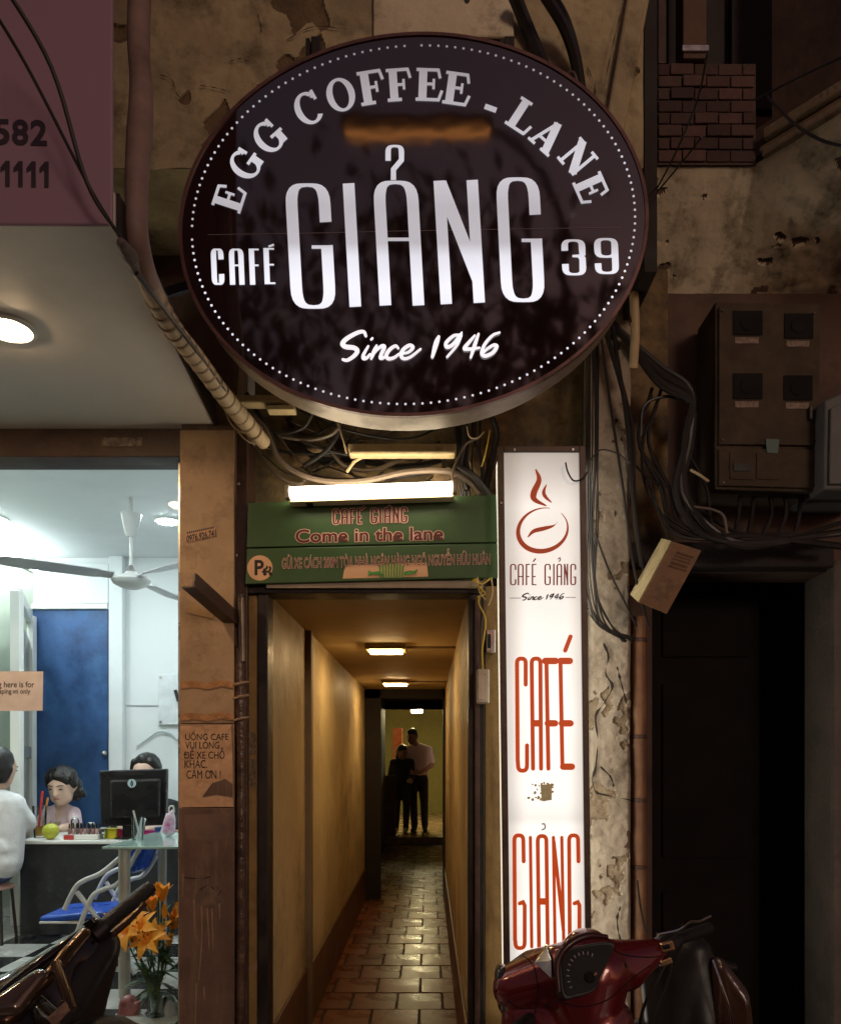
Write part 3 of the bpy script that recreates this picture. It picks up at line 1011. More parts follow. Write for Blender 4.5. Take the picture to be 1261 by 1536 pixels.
vs, fs = [], []
for j in range(nz + 1):
    z = z0 + (z1 - z0) * j / nz
    for i in range(nx + 1):
        x = cxa + (cxb - cxa) * i / nx
        d = 0.010 * MN.noise(Vector((x * 5, z * 3, 1.3))) + 0.003 * MN.noise(Vector((x * 40, z * 38, 4)))
        if spall(x, z):
            d += 0.011 + 0.004 * MN.noise(Vector((x * 60, z * 60, 7)))
        edge = 0.012 * (max(0, abs(i / nx - 0.5) - 0.4) / 0.1) ** 2
        vs.append((x + 0.005 * MN.noise(Vector((0, z * 8, i * 0.1))), CY0 + d + edge, z))
for j in range(nz):
    for i in range(nx):
        a = j * (nx + 1) + i
        fs.append((a, a + 1, a + nx + 2, a + nx + 1))
sk = MB().add(vs, fs).build('plaster_skin', concrete_col, col, fixn=False)
sk.data.materials.append(mat('bare_render', (0.34, 0.27, 0.18), (0.2, 0.15, 0.1), rough=0.95, bump=0.9, bscale=60, scale=16))
for p_ in sk.data.polygons:
    c_ = p_.center + Vector(col.location)
    p_.material_index = 1 if spall(c_.x, c_.z) else 0
MB().box(cxa + 0.002, cxb - 0.002, CY0 + 0.04, 3.2, z0, z1).build('core', concrete_col, col)
# cracks: thin dark gaps
crk = mat('crack', (0.03, 0.02, 0.015), rough=0.95)
for pts in (((905, 965), (912, 985), (908, 1010), (918, 1030), (905, 1055), (893, 1075), (896, 1110), (893, 1150), (888, 1170), (893, 1187), (905, 1192), (945, 1200)),
            ((925, 1000), (930, 1020), (938, 1050), (945, 1075)), ((900, 1150), (915, 1165), (920, 1180)), ((930, 1360), (925, 1380), (930, 1410), (940, 1420))):
    mb = MB()
    ribbon(mb, [(x, y_) for x, y_ in pts], lambda t: 2.4 + 1.6 * math.sin(t * 31) + 1.0 * math.sin(t * 77), 3, plane_at(CY0 - 0.014), smooth=5)
    mb.build('crack', crk, col, fixn=False)

# brown pipe beside the column
pp = thing('drain_pipe', (PX(957, 3.05), 3.05, -0.13), 'rusty brown drain pipe standing along the right side of the pale column', 'pipe')
MB().tube([(PX(958, 3.06), 3.07, -0.13), (PX(958, 3.06), 3.07, PZ(1200, 3.06)), (PX(957, 3.06), 3.07, PZ(925, 3.06))], 0.03, 12).build('pipe', mat('pipe_rust', (0.3, 0.15, 0.07), (0.13, 0.06, 0.035), rough=0.6, scale=5, bump=0.2, dirt=(0.05, 0.03, 0.02), dscale=4, damt=0.8), pp, smooth=True)
for py in (960, 1105, 1200, 1300):
    zz = PZ(py, 3.06)
    MB().lathe((PX(958, 3.06), 3.07, zz), [(0.031, -0.008), (0.034, -0.006), (0.034, 0.006), (0.031, 0.008)], 14).build('collar', brown_steel, pp)
tp = thing('upper_pipe', (PX(948, 2.9), 2.95, PZ(555, 2.9)), 'short yellowish pipe coming down behind the right edge of the round sign', 'pipe')
MB().tube([P(950, 440, 2.85), P(952, 500, 2.86), P(949, 552, 2.9)], 0.017, 10, smooth=4).build('pipe', cable_w, tp, smooth=True)
MB().lathe(P(951, 480, 2.86), [(0.02, -0.015), (0.02, 0.015)], 10).build('collar', brown_steel, tp)

# ---------------------------------------------------------------- canopy over the shop front
KZ = PZ(643, HB)
can = thing('shop_canopy', (-1.8, 2.4, KZ), 'pale canopy over the shop with pink phone number board along its front', 'canopy')
kx0, kx1 = -4.2, PX(172, 1.795)
Yc = (KZ - EYE) * F / (CY - 340)
MB().prism([(kx0, Yc, KZ), (PX(172, Yc), Yc, KZ), (PX(325, HB), HB + 0.0, KZ), (kx0, HB, KZ)], (0, 0, 0.08)).build('soffit', soffit_w, can)
MB().box(kx0, PX(172, Yc), Yc - 0.012, Yc - 0.001, KZ - 0.002, KZ + 1.6).build('front_board', pink_panel, can, bevel=0.004)
sign_ink = mat('sign_ink', (0.05, 0.03, 0.04), rough=0.5)
for k, ch_ in enumerate('582'):
    mb = MB()
    text_fit(mb, ch_, (-10 + k * 28, 178 + k * 0.6, 15 + k * 28, 217 + k * 0.6), plane_at(Yc - 0.0135), slope=-0.02, offset=0.03)
    mb.build('phone_digit', sign_ink, can, fixn=False)
for k in range(4):
    mb = MB()
    x = 4 + k * 19.5
    mb.add([P(x_, y_ + 0.02 * x, Yc - 0.0135) for x_, y_ in ((x + 4, 280), (x + 4, 254), (x - 3, 258), (x - 3, 251), (x + 5, 241), (x + 11, 241), (x + 11, 280))], [(0, 1, 4, 5, 6), (1, 2, 3, 4)])
    mb.build('phone_digit', sign_ink, can, fixn=False)
MB().bar((PX(172, Yc) + 0.004, Yc + 0.01, KZ + 0.04), (PX(325, HB) + 0.004, HB, KZ + 0.04), 0.008, 0.09).build('edge_angle', dark_steel, can)

yl = (KZ - EYE) * F / (CY - 490)
for k, lab in enumerate(('warm glowing round downlight in the pale canopy soffit, nearest the pillar', 'unseen canopy downlight added to brighten the soffit, second from the pillar', 'unseen canopy downlight added to brighten the soffit, third from the pillar')):
    c = P(12, 490, yl) + Vector((-0.95 * k, 0, 0))  # those after the first are unseen, added to brighten the soffit
    dl = thing('canopy_downlight', c, lab, 'downlight', 'downlights of the canopy')
    MB().lathe(c + Vector((0, 0, -0.012)), [(0.078, 0.011), (0.078, 0.004), (0.066, 0.0), (0.06, 0.004)], 28).build('trim_ring', white_paint, dl, smooth=True)
    MB().lathe(c + Vector((0, 0, -0.016)), [(0.055, 0.004), (0.052, 0.0)], 28).build('lens', mat_lamp('warm_lens', (1.0, 0.68, 0.38), 230), dl)
struct(MB().box(-6, -0.62, 0.9, 2.719, -0.2, -0.118).build('bounce_ground', mat('bounce_ground_m', (0.55, 0.5, 0.44), (0.48, 0.43, 0.38), rough=0.5), bevel=0.01))  # unseen pale ground added to bounce the downlights onto the soffit

# ================================================================== SIGNS
# ---------------------------------------------------------------- round sign
YS = 2.40
rs = thing('round_sign', P(620, 625, YS + 0.06), 'large oval dark maroon lit cafe sign with silver letters hanging over the passage', 'sign')
SCX, SCY, SA, SBB, TH = 620, 337, 352, 288, R(1.2)


def ell(a, b, t):
    x, y_ = a * math.cos(t), b * math.sin(t)
    return SCX + x * math.cos(TH) + y_ * math.sin(TH), SCY - (y_ * math.cos(TH) - x * math.sin(TH)) * 1.0 - 2 * x * math.sin(TH)


NE = 120


def ring(a, b, Y):
    return [P(*ell(a, b, 2 * PI * k / NE), YS) + Vector((0, Y - YS, 0)) for k in range(NE)]


def loft(rings, cap0=True, cap1=True):
    mb = MB()
    vs, fs = [], []
    for r in rings:
        vs += r
    for i in range(len(rings) - 1):
        for k in range(NE):
            fs.append((i * NE + k, i * NE + (k + 1) % NE, (i + 1) * NE + (k + 1) % NE, (i + 1) * NE + k))
    if cap0:
        fs.append(tuple(range(NE)))
    if cap1:
        fs.append(tuple((len(rings) - 1) * NE + k for k in range(NE)))
    return mb.add(vs, fs)


face_m = bpy.data.materials.new('sign_face')
face_m.use_nodes = True
t = face_m.node_tree
b = t.nodes['Principled BSDF']
tc = t.nodes.new('ShaderNodeTexCoord')
n1 = t.nodes.new('ShaderNodeTexNoise')
n1.inputs['Scale'].default_value = 2.2
n1.inputs['Detail'].default_value = 5
t.links.new(tc.outputs['Object'], n1.inputs['Vector'])
rp = t.nodes.new('ShaderNodeValToRGB')
rp.color_ramp.elements[0].color = (0.007, 0.003, 0.004, 1)
rp.color_ramp.elements[1].color = (0.026, 0.008, 0.006, 1)
t.links.new(n1.outputs['Fac'], rp.inputs['Fac'])
t.links.new(rp.outputs['Color'], b.inputs['Base Color'])
b.inputs['Roughness'].default_value = 0.05
b.inputs['IOR'].default_value = 2.3
b.inputs['Coat Weight'].default_value = 0.6
b.inputs['Coat Roughness'].default_value = 0.04
n2 = t.nodes.new('ShaderNodeTexNoise')
n2.inputs['Scale'].default_value = 3.0
n2.inputs['Detail'].default_value = 3
t.links.new(tc.outputs['Object'], n2.inputs['Vector'])
bp = t.nodes.new('ShaderNodeBump')
bp.inputs['Strength'].default_value = 0.05
bp.inputs['Distance'].default_value = 0.02
t.links.new(n2.outputs['Fac'], bp.inputs['Height'])
t.links.new(bp.outputs[0], b.inputs['Normal'])
MATS['sign_face'] = face_m
loft([ring(SA - 3, SBB - 3, YS), ring(SA - 3, SBB - 3, YS + 0.01)]).build('face', face_m, rs)
rim_in = mat('rim_bezel', (0.2, 0.1, 0.09), (0.13, 0.065, 0.06), rough=0.35, metal=0.4, scale=9)
loft([ring(SA - 5, SBB - 5, YS - 0.004), ring(SA, SBB, YS - 0.004), ring(SA, SBB, YS + 0.012), ring(SA - 5, SBB - 5, YS + 0.012), ring(SA - 5, SBB - 5, YS - 0.004)], False, False).build('bezel', rim_in, rs, smooth=True)
loft([ring(SA - 4, SBB - 4, YS + 0.0125), ring(SA - 4, SBB - 4, YS + 0.125)], True, True).build('rim', mat('rim_alu', (0.5, 0.4, 0.3), (0.36, 0.28, 0.2), rough=0.45, metal=0.25, scale=8, dirt=(0.12, 0.08, 0.05), dscale=8, damt=0.7), rs, smooth=True)
# seam in the face film
mb = MB()
ribbon(mb, [(312, 352), (450, 350), (620, 346), (930, 341)], 0.8, 0.8, plane_at(YS - 0.0006))
mb.build('seam', mat('seam_m', (0.25, 0.2, 0.2), rough=0.4), rs, fixn=False)
# dotted border (light dots, too small to lift off one by one)
mb = MB()
for k in range(164):
    if k in (41, 82):
        continue
    x, y_ = ell(SA - 20, SBB - 19, 2 * PI * (k + 0.5) / 164)
    mb.add([P(x + 1.9 * math.cos(a * PI / 4), y_ + 1.9 * math.sin(a * PI / 4), YS - 0.001) for a in range(8)], [tuple(range(8))])
zc = rs.location.z


def zrel(py):
    return PZ(py, YS) - zc


bands = [(zrel(620), 0.6), (zrel(480), 0.9), (zrel(430), 1.0), (zrel(385), 0.8), (zrel(365), 0.45), (zrel(310), 0.4), (zrel(240), 0.6), (zrel(150), 0.33), (zrel(70), 0.14)]
lit = mat_backlit('lit_letter', (0.86, 0.89, 1.0), bands, 0.0, 0.95, noise=0.35)
mb.build('dotted_border', lit, rs, fixn=False)['kind'] = 'stuff'
pl = plane_at(YS - 0.0015)


def sheared(strokes, y0, k, mb, plane, sm=0, rnd=False):
    for pts, wv, wh in strokes:
        ribbon(mb, [(x + k * (y_ - y0), y_) for x, y_ in pts], wv, wh, plane, smooth=sm, rnd=rnd)


SH = 0.055


def letter(fn, m=None, parent=None, name='letter'):
    q = MB()
    fn(q)
    return q.build(name, m or lit, parent or rs, fixn=False)


letter(lambda q: sheared(deco('G', 427, 275, 494, 463, 17.5, 5, ymid=368, yup=333, rad=30), 275, SH, q, pl))
letter(lambda q: sheared(deco('I', 514, 275, 531, 460, 17.5, 5), 275, SH, q, pl))
letter(lambda q: sheared(deco('A', 559, 271, 626, 458, 17.5, 5, ymid=359, rad=30), 271, SH, q, pl))
letter(lambda q: ribbon(q, [(582, 241), (582, 229)] + arch(582, 602, 229, 10, rev=True) + [(602, 240), (590, 254), (590, 270)], 8, 3.5, pl), name='hook_accent')
letter(lambda q: sheared([([(658.5, 271), (658.5, 456)], 17, 5), ([(708, 270), (708, 454)], 17, 5), ([(660, 274), (708, 418)], 17, 26)], 271, 0.058, q, pl))
letter(lambda q: sheared(deco('G', 743, 266, 808, 453, 17, 5, ymid=358, yup=322, rad=30), 266, 0.05, q, pl))
letter(lambda q: sheared(deco('C', 316, 373, 335, 427, 8, 2.6, yup=389, rad=10), 373, 0.04, q, pl))
letter(lambda q: sheared(deco('A', 343, 373, 365, 427, 8, 2.4, ymid=398, rad=10), 373, 0.04, q, pl))
letter(lambda q: sheared(deco('F', 373, 373, 388, 427, 8, 2.4, ymid=398), 373, 0.04, q, pl))
letter(lambda q: (sheared(deco('E', 395, 372, 411, 426, 8, 2.4, ymid=397), 372, 0.04, q, pl), ribbon(q, [(403, 370), (411, 367)], 3, 3, pl)))
letter(lambda q: sheared(deco('3', 841, 359, 877, 413, 10, 3.2, ymid=384, yup=376), 359, 0.04, q, pl))
letter(lambda q: sheared(deco('9', 890, 357, 926, 411, 10, 3.2, ymid=385, yup=373), 357, 0.04, q, pl))
# serif letters along the arc
SER = {
    'E': (0.9, [([(.24, 0), (.24, 1)], .25), ([(0, .955), (.80, .955)], .1), ([(0, .045), (.84, .045)], .1), ([(.24, .52), (.62, .52)], .09), ([(.76, .98), (.84, .7)], .09), ([(.8, .02), (.92, .33)], .09), ([(.62, .36), (.62, .68)], .08)]),
    'F': (0.85, [([(.24, 0), (.24, 1)], .25), ([(0, .955), (.80, .955)], .1), ([(0, .045), (.5, .045)], .1), ([(.24, .5), (.6, .5)], .09), ([(.76, .98), (.84, .68)], .09), ([(.6, .34), (.6, .66)], .08)]),
    'L': (0.85, [([(.24, 0), (.24, 1)], .25), ([(0, .955), (.48, .955)], .1), ([(0, .045), (.8, .045)], .1), ([(.78, .02), (.88, .36)], .09)]),
    'A': (1.0, [([(.46, 1.0), (.14, .05)], .1), ([(.46, 1.0), (.8, .03)], .25), ([(.22, .33), (.66, .33)], .09), ([(0, .045), (.32, .045)], .09), ([(.58, .045), (1.0, .045)], .09)]),
    'N': (1.05, [([(.2, .0), (.2, .97)], .1), ([(.85, .02), (.85, 1)], .1), ([(.17, .96), (.83, .06)], .26), ([(.03, .045), (.38, .045)], .09), ([(.68, .955), (1.02, .955)], .09), ([(0, .955), (.25, .955)], .09)]),
    '-': (0.4, [([(.0, .3), (.44, .3)], .17)]),
}
mb = MB()


def serif_letter(ch, cx, cy_, th, h):
    ca, sa = math.cos(R(th)), math.sin(R(th))

    def tr(wd):
        def f(u, v):
            dx, dy = (u - wd / 2) * h * 0.87, (v - 0.5) * h
            return cx + dx * ca - dy * sa, cy_ - (dx * sa + dy * ca)
        return f
    if ch in SER:
        wd, st = SER[ch]
        f = tr(wd)
        for pts, sw in st:
            ribbon(mb, [f(*p) for p in pts], sw * h, sw * h, pl)
    else:
        wd = 1.0
        f = tr(wd)
        pts = []
        a0, a1 = {'O': (0, 360), 'C': (48, 318), 'G': (48, 330)}[ch]
        n = 40
        Lp, Rp = [], []
        for i in range(n + 1):
            a = R(a0 + (a1 - a0) * i / n)
            Lp.append(f(.5 + .5 * math.cos(a), .5 + .52 * math.sin(a)))
            Rp.append(f(.5 + .27 * math.cos(a), .5 + .43 * math.sin(a)))
        vs = [pl(*p) for p in Lp + Rp]
        mb.add(vs, [(i, i + 1, n + 2 + i, n + 1 + i) for i in range(n)])
        if ch in 'CG':
            ribbon(mb, [f(.84, .98), f(.86, .66)], .1 * h, .1 * h, pl)
            ribbon(mb, [f(.74, .84), f(.85, .8)], .16 * h, .16 * h, pl)
        if ch == 'G':
            ribbon(mb, [f(.84, .05), f(.84, .45)], .23 * h, .23 * h, pl)
            ribbon(mb, [f(.54, .43), f(1.05, .43)], .1 * h, .1 * h, pl)


for ch, cx, cy_, th, h in (('E', 344, 297, 72, 45), ('G', 368, 246, 55, 46), ('G', 403, 205, 42, 47), ('C', 463, 162, 26, 48), ('O', 511, 142, 16, 49),
                           ('F', 557, 131, 9, 51), ('F', 598, 127, 4, 49), ('E', 643, 127, -2, 49), ('E', 685, 133, -8, 49), ('-', 738, 153, -20, 48),
                           ('L', 784, 174, -33, 48), ('A', 822, 204, -42, 48), ('N', 866, 237, -50, 48), ('E', 886, 282, -66, 46)):
    mb = MB()
    serif_letter(ch, cx, cy_, th, h)
    mb.build('letter', lit, rs, fixn=False)


def script_1946(mb, plane, fx, wd):
    def S(pts, k=1.0):
        ribbon(mb, [fx(*p) for p in pts], lambda t: wd * k * (0.72 + 0.5 * math.sin(PI * t)), 1, plane, smooth=6, rnd=True)
    S([(285, 1262), (272, 1236), (235, 1240), (170, 1275), (140, 1308), (158, 1328), (210, 1335), (232, 1355), (212, 1385), (170, 1412), (142, 1408)], 1.25)
    S([(300, 1325), (272, 1375), (270, 1400), (290, 1398), (312, 1375)])
    S([(318, 1284), (326, 1276)])
    S([(352, 1322), (335, 1360), (318, 1405)])
    S([(322, 1390), (350, 1352), (385, 1325), (400, 1332), (385, 1368), (375, 1398), (392, 1400), (415, 1380)])
    S([(487, 1340), (470, 1325), (435, 1346), (412, 1382), (425, 1404), (460, 1398), (492, 1374)])
    S([(508, 1374), (550, 1364), (578, 1335), (556, 1322), (518, 1348), (503, 1382), (520, 1404), (562, 1394), (625, 1345)])
    S([(738, 1268), (722, 1310), (698, 1395)], 1.3)
    S([(852, 1290), (866, 1262), (830, 1264), (785, 1305), (788, 1332), (820, 1322), (862, 1276), (875, 1258), (852, 1320), (790, 1395)])
    S([(962, 1262), (925, 1305), (898, 1342), (935, 1346), (990, 1338)])
    S([(985, 1252), (960, 1325), (936, 1400)])
    S([(1115, 1244), (1072, 1262), (1025, 1315), (1005, 1370), (1025, 1390), (1072, 1370), (1098, 1332), (1080, 1322), (1040, 1345), (1012, 1372)])


mb = MB()
script_1946(mb, pl, lambda x, y_: (480 + x / 4.15, 200 + y_ / 4.15), 4.7)
mb.build('script_lettering', mat_lamp('lit_white', (0.95, 0.93, 1.0), 0.85), rs, fixn=False)
# hangers up to the soffit
for a in (472, 766):
    MB().box(PX(a - 8, YS), PX(a + 7, YS), YS + 0.03, FYF - 0.013, PZ(85, YS), PZ(40, YS)).build('hanger', dark_steel, rs, bevel=0.003)
    MB().box(PX(a - 15, YS), PX(a - 9, YS), YS + 0.02, YS + 0.06, PZ(78, YS), PZ(48, YS)).build('hanger_clip', dark_steel, rs)

# ---------------------------------------------------------------- tall light box
YL = 2.84
lb = thing('light_box_sign', (PX(820, YL), YL + 0.06, -0.0), 'tall narrow white light box sign with red lettering standing beside the passage', 'sign')
LT, LB_ = 670, 1566


def lean(px, py):      # the box leans a little: bottom further right
    return P(px + (py - 670) * 0.0122, py, YL)


fm = mat('box_frame', (0.13, 0.085, 0.065), (0.08, 0.052, 0.042), rough=0.45, metal=0.3, scale=10, bump=0.1)
D = Vector((0, 0.13, 0))


def lbq(x0, y0, x1, y1, dy, depth):
    o_ = Vector((0, dy, 0))
    return MB().prism([lean(x0, y0) + o_, lean(x1, y0) + o_, lean(x1, y1) + o_, lean(x0, y1) + o_], (0, depth, 0))


lbq(746, LT, 755, LB_, -0.008, 0.03).build('frame_side', fm, lb, bevel=0.002)
lbq(868, LT, 877, LB_, -0.008, 0.03).build('frame_side', fm, lb, bevel=0.002)
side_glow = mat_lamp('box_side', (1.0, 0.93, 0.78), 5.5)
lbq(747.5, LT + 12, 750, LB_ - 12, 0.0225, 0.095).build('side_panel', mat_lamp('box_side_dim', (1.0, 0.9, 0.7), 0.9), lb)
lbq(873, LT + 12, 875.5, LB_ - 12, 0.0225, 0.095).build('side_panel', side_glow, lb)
lbq(755.2, LT, 867.8, LT + 9, -0.0085, 0.138).build('frame_top', fm, lb, bevel=0.002)
lbq(755.2, LB_ - 10, 867.8, LB_, -0.0085, 0.138).build('frame_bottom', fm, lb, bevel=0.002)
lbq(755.2, LT + 9, 867.8, LB_ - 10, 0.12, 0.01).build('back_sheet', fm, lb)
zl = lb.location.z
zb = lambda py: PZ(py, YL) - zl
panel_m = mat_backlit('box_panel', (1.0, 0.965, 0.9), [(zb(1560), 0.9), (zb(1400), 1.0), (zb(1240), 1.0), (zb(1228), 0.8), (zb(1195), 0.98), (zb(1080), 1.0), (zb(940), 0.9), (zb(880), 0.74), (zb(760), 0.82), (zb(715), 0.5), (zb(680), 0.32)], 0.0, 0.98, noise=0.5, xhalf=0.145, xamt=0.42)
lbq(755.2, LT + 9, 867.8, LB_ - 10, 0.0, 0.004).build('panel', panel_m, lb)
plx = lambda px, py: P(px, py, YL) + Vector((0, -0.0015, 0))
plx2 = lambda px, py: P(px, py, YL) + Vector((0, -0.0022, 0))
# coffee bean cup
mb = MB()
n = 70
vs_o, vs_i = [], []
for i in range(n + 1):
    a = R(-58 + (360 - 30) * -i / n)           # runs clockwise from the gap at upper right
    ca, sa = math.cos(a), math.sin(a)
    tt = i / n
    th = 1.0 + 6.5 * max(0, math.sin(PI * tt)) ** 1.3
    rx, ry = 40, 34
    tilt = R(18)
    x, y_ = rx * ca, ry * sa
    X, Y_ = 813 + x * math.cos(tilt) + y_ * math.sin(tilt), 796 + (-x * math.sin(tilt) + y_ * math.cos(tilt))
    x2, y2 = (rx - th) * ca, (ry - th) * sa
    X2, Y2 = 813 + x2 * math.cos(tilt) + y2 * math.sin(tilt), 796 + (-x2 * math.sin(tilt) + y2 * math.cos(tilt))
    vs_o.append(plx(X, Y_))
    vs_i.append(plx(X2, Y2))
mb.add(vs_o + vs_i, [(i, i + 1, n + 2 + i, n + 1 + i) for i in range(n)])
ribbon(mb, [(791, 806), (800, 797), (815, 793), (829, 789), (836, 783)], lambda t: 0.5 + 6 * math.sin(PI * min(1, t * 1.1 + 0.05)), 1, plx, smooth=6)
ribbon(mb, [(803, 704), (808, 720), (800, 740), (802, 750), (819, 759)], lambda t: 0.5 + 9 * math.sin(PI * min(0.97, t * 0.9 + 0.05)), 1, plx, smooth=8)
ribbon(mb, [(819, 727), (815, 738), (818, 746), (827, 754)], lambda t: 0.5 + 5 * math.sin(PI * min(0.97, t * 0.9 + 0.05)), 1, plx, smooth=8)
mb.build('cup_emblem', mat('emblem_red', (0.4, 0.05, 0.012), rough=0.4, emis=(0.48, 0.06, 0.015), estr=0.4), lb, fixn=False)
mb = MB()
for ch, a, b_ in (('C', 764.5, 774), ('A', 776, 785), ('F', 788, 794.5), ('E', 797, 804), ('G', 816, 825.5), ('I', 829, 831), ('A', 834, 842.5), ('N', 845, 851.5), ('G', 854.5, 863.5)):
    for pts, wv, wh in deco(ch, a, 846, b_, 878, 2.2, 1.6, rad=4, ymid=865, yup=855):
        ribbon(mb, pts, wv, wh, plx)
ribbon(mb, [(799, 843), (803, 838)], 2, 2, plx)
ribbon(mb, [(836, 839), (839, 837), (840, 840), (837.5, 843)], 1.5, 1.5, plx)
mb.build('name_lettering', maroon_ink, lb, fixn=False)
mb = MB()
script_1946(mb, plx, lambda x, y_: (783 + (x - 135) * 0.0635, 890 + (y_ - 1235) * 0.058), 1.5)
ribbon(mb, [(764, 897.5), (781, 897.5)], 0.8, 0.8, plx)
ribbon(mb, [(847, 896.5), (863, 896.5)], 0.8, 0.8, plx)
mb.build('date_lettering', black_ink, lb, fixn=False)
def tall(*strokes):
    global mb
    mb = MB()
    for pts, w_, rn in strokes:
        ribbon(mb, pts, w_, w_, plx, rnd=rn)
    mb.build('letter', orange_red, lb, fixn=False)


# CAFE with accent, tall rounded capitals
tall(([(788, 1027)] + arch(775, 788, 996, 8) + [(776, 1140)] + arch(776.5, 790, 1146, 10, top=False) + [(790, 1118)], 6.2, True))
tall(([(811, 1153)] + arch(797, 810, 996, 8) + [(799, 1153)], 6.2, True), ([(799, 1085), (811, 1085)], 10, False))
tall(([(819, 990), (822, 1153)], 6.2, True), ([(817, 991.5), (833, 991.5)], 10, True), ([(821, 1085), (832, 1085)], 10, True))
tall(([(840, 990), (843, 1150)], 6.2, True), ([(840, 991.5), (854, 991.5)], 10, True), ([(842, 1085), (855, 1085)], 10, True), ([(844, 1150), (857, 1150)], 10, True),
     ([(855, 955), (847, 976)], 6.5, True))
# GIANG with hook
for a, b_ in ((771, 785), (853, 867)):
    tall(([(b_, 1292)] + arch(a, b_ - 0.5, 1262, 9) + [(a + 1, 1410)] + arch(a + 1.5, b_ + 1.5, 1412, 10, top=False) + [(b_ + 1.5, 1358), (b_ - 1, 1353), (b_ - 6, 1355)], 6, True))
tall(([(795, 1256), (797, 1420)], 5, True))
tall(([(821, 1420)] + arch(806, 819, 1263, 9) + [(808, 1420)], 6, True), ([(808, 1352), (821, 1352)], 10, False))
tall(([(829.5, 1256), (832, 1420)], 5, True), ([(842, 1256), (845, 1420)], 5, True), ([(830, 1262), (844.5, 1395)], 5.5, True))
mb = MB()
ribbon(mb, [(812, 1245), (817, 1242), (816, 1236), (812, 1236)], 2.2, 2.2, plx, smooth=4)
mb.build('hook_mark', mat('faded_mark', (0.3, 0.22, 0.2), rough=0.6, emis=(0.35, 0.25, 0.2), estr=0.4), lb, fixn=False)
# torn sticker remains
mb = MB()
for k in range(60):
    cx, cy_ = random.uniform(791, 829), random.uniform(1174, 1201)
    if random.random() > (cx - 780) / 46:
        continue
    r_ = random.uniform(1.5, 4)
    mb.add([plx2(cx + r_ * random.uniform(.5, 1.1) * math.cos(a), cy_ + r_ * random.uniform(.5, 1.1) * math.sin(a)) for a in (0, 1.2, 2.3, 3.4, 4.4, 5.3)], [tuple(range(6))])
mb.add([plx(810, 1177), plx(827, 1176), plx(827, 1200), plx(812, 1202)], [(0, 1, 2, 3)])
mb.build('torn_sticker', mat('torn', (0.5, 0.4, 0.22), (0.3, 0.22, 0.1), scale=40, rough=0.8, emis=(0.5, 0.38, 0.2), estr=0.25), lb, fixn=False)
MB().tube([lean(846, 697) + Vector((0, -0.02, 0)), lean(849, 712) + Vector((0, -0.025, 0)), lean(858, 724) + Vector((0, -0.02, 0)), lean(872, 720) + Vector((0, -0.014, 0)), lean(880, 708) + Vector((0, 0.0, 0))], 0.003, 6, smooth=5).build('wire_hook', cable_m, lb, smooth=True)
for (a, b_) in ((771, 680), (858, 680), (750, 760)):
    MB().lathe(lean(a, b_ - 4) + Vector((0, -0.010, 0)), [(0.005, 0.0), (0.004, 0.003)], 8, Matrix.Rotation(PI / 2, 3, 'X')).build('rivet', steel, lb)

# ---------------------------------------------------------------- green board
YG = 2.93
gs = thing('green_sign_board', P(558, 872, YG), 'dark green signboard in two strips reading Come in the lane, above the passage', 'sign')


def gpt(px, py, dy=0.0):
    return P(px, py, YG) + Vector((0, dy, 0))


grn = mat('green_board', (0.042, 0.088, 0.028), (0.03, 0.066, 0.022), rough=0.42, scale=2.5, dirt=(0.02, 0.05, 0.02), dscale=2, damt=0.5)
MB().prism([gpt(372, 754), gpt(744, 742), gpt(746, 813), gpt(370, 821)], (0, 0.025, 0)).build('upper_strip', grn, gs, bevel=0.002)
MB().prism([gpt(370, 823), gpt(746, 815), gpt(747, 866), gpt(368, 876)], (0, 0.025, 0)).build('lower_strip', grn, gs, bevel=0.002)
gp1 = lambda px, py: P(px, py, YG) + Vector((0, -0.0012, 0))
gp2 = lambda px, py: P(px, py, YG) + Vector((0, -0.0022, 0))
gp0 = lambda px, py: P(px, py, YG) + Vector((0, -0.0006, 0))
pink_edge = mat('pink_edge', (0.9, 0.55, 0.44), rough=0.5)
red_dk = mat('red_dk', (0.1, 0.012, 0.012), rough=0.5)
sg = lambda x, y_: (x, y_ - 0.024 * (x - 372))
m1, m2 = MB(), MB()
# CAFE GIANG in the shop's letters
for ch, a, b_ in (('C', 499, 509), ('A', 512, 522), ('F', 525, 533), ('E', 536, 544), ('G', 556, 566), ('I', 569, 572.5), ('A', 576, 586), ('N', 589, 598.5), ('G', 601, 611)):
    for pts, wv, wh in deco(ch, a, 763, b_, 786, 3.0, 2.0, rad=4, ymid=776, yup=770):
        q = [sg(x, y_ + 4) for x, y_ in pts]
        ribbon(m1, q, wv + 2.0, wh + 2.0, gp1)
        ribbon(m2, q, wv, wh, gp2)
for pts in ([(542, 766), (548, 762)], [(581, 767), (584, 763), (586, 765), (584, 769)]):
    q = [sg(x, y_ + 2) for x, y_ in pts]
    ribbon(m1, q, 4.2, 4.2, gp1)
    ribbon(m2, q, 2, 2, gp2)
m1.build('letter_outline', pink_edge, gs, fixn=False)
m2.build('name_lettering', red_dk, gs, fixn=False)
m1, m2 = MB(), MB()
bx = (444, 795, 664, 814)
ref = text_mesh('Come in the lane', 0.0)[0]
text_fit(m1, 'Come in the lane', bx, gp1, slope=0.02, offset=0.05, ref=ref)
text_fit(m2, 'Come in the lane', bx, gp2, slope=0.02, offset=0.022, ref=ref)
m1.build('letter_outline', pink_edge, gs, fixn=False)
m2.build('lane_lettering', red_dk, gs, fixn=False)
m1, m2 = MB(), MB()
s_ = 'GỬI XE CÁCH 200M TÒA NHÀ NGÂN HÀNG NGÕ NGUYỄN HỮU HUÂN'
bx = (423, 829, 735, 853)
ref = text_mesh(s_, 0.0)[0]
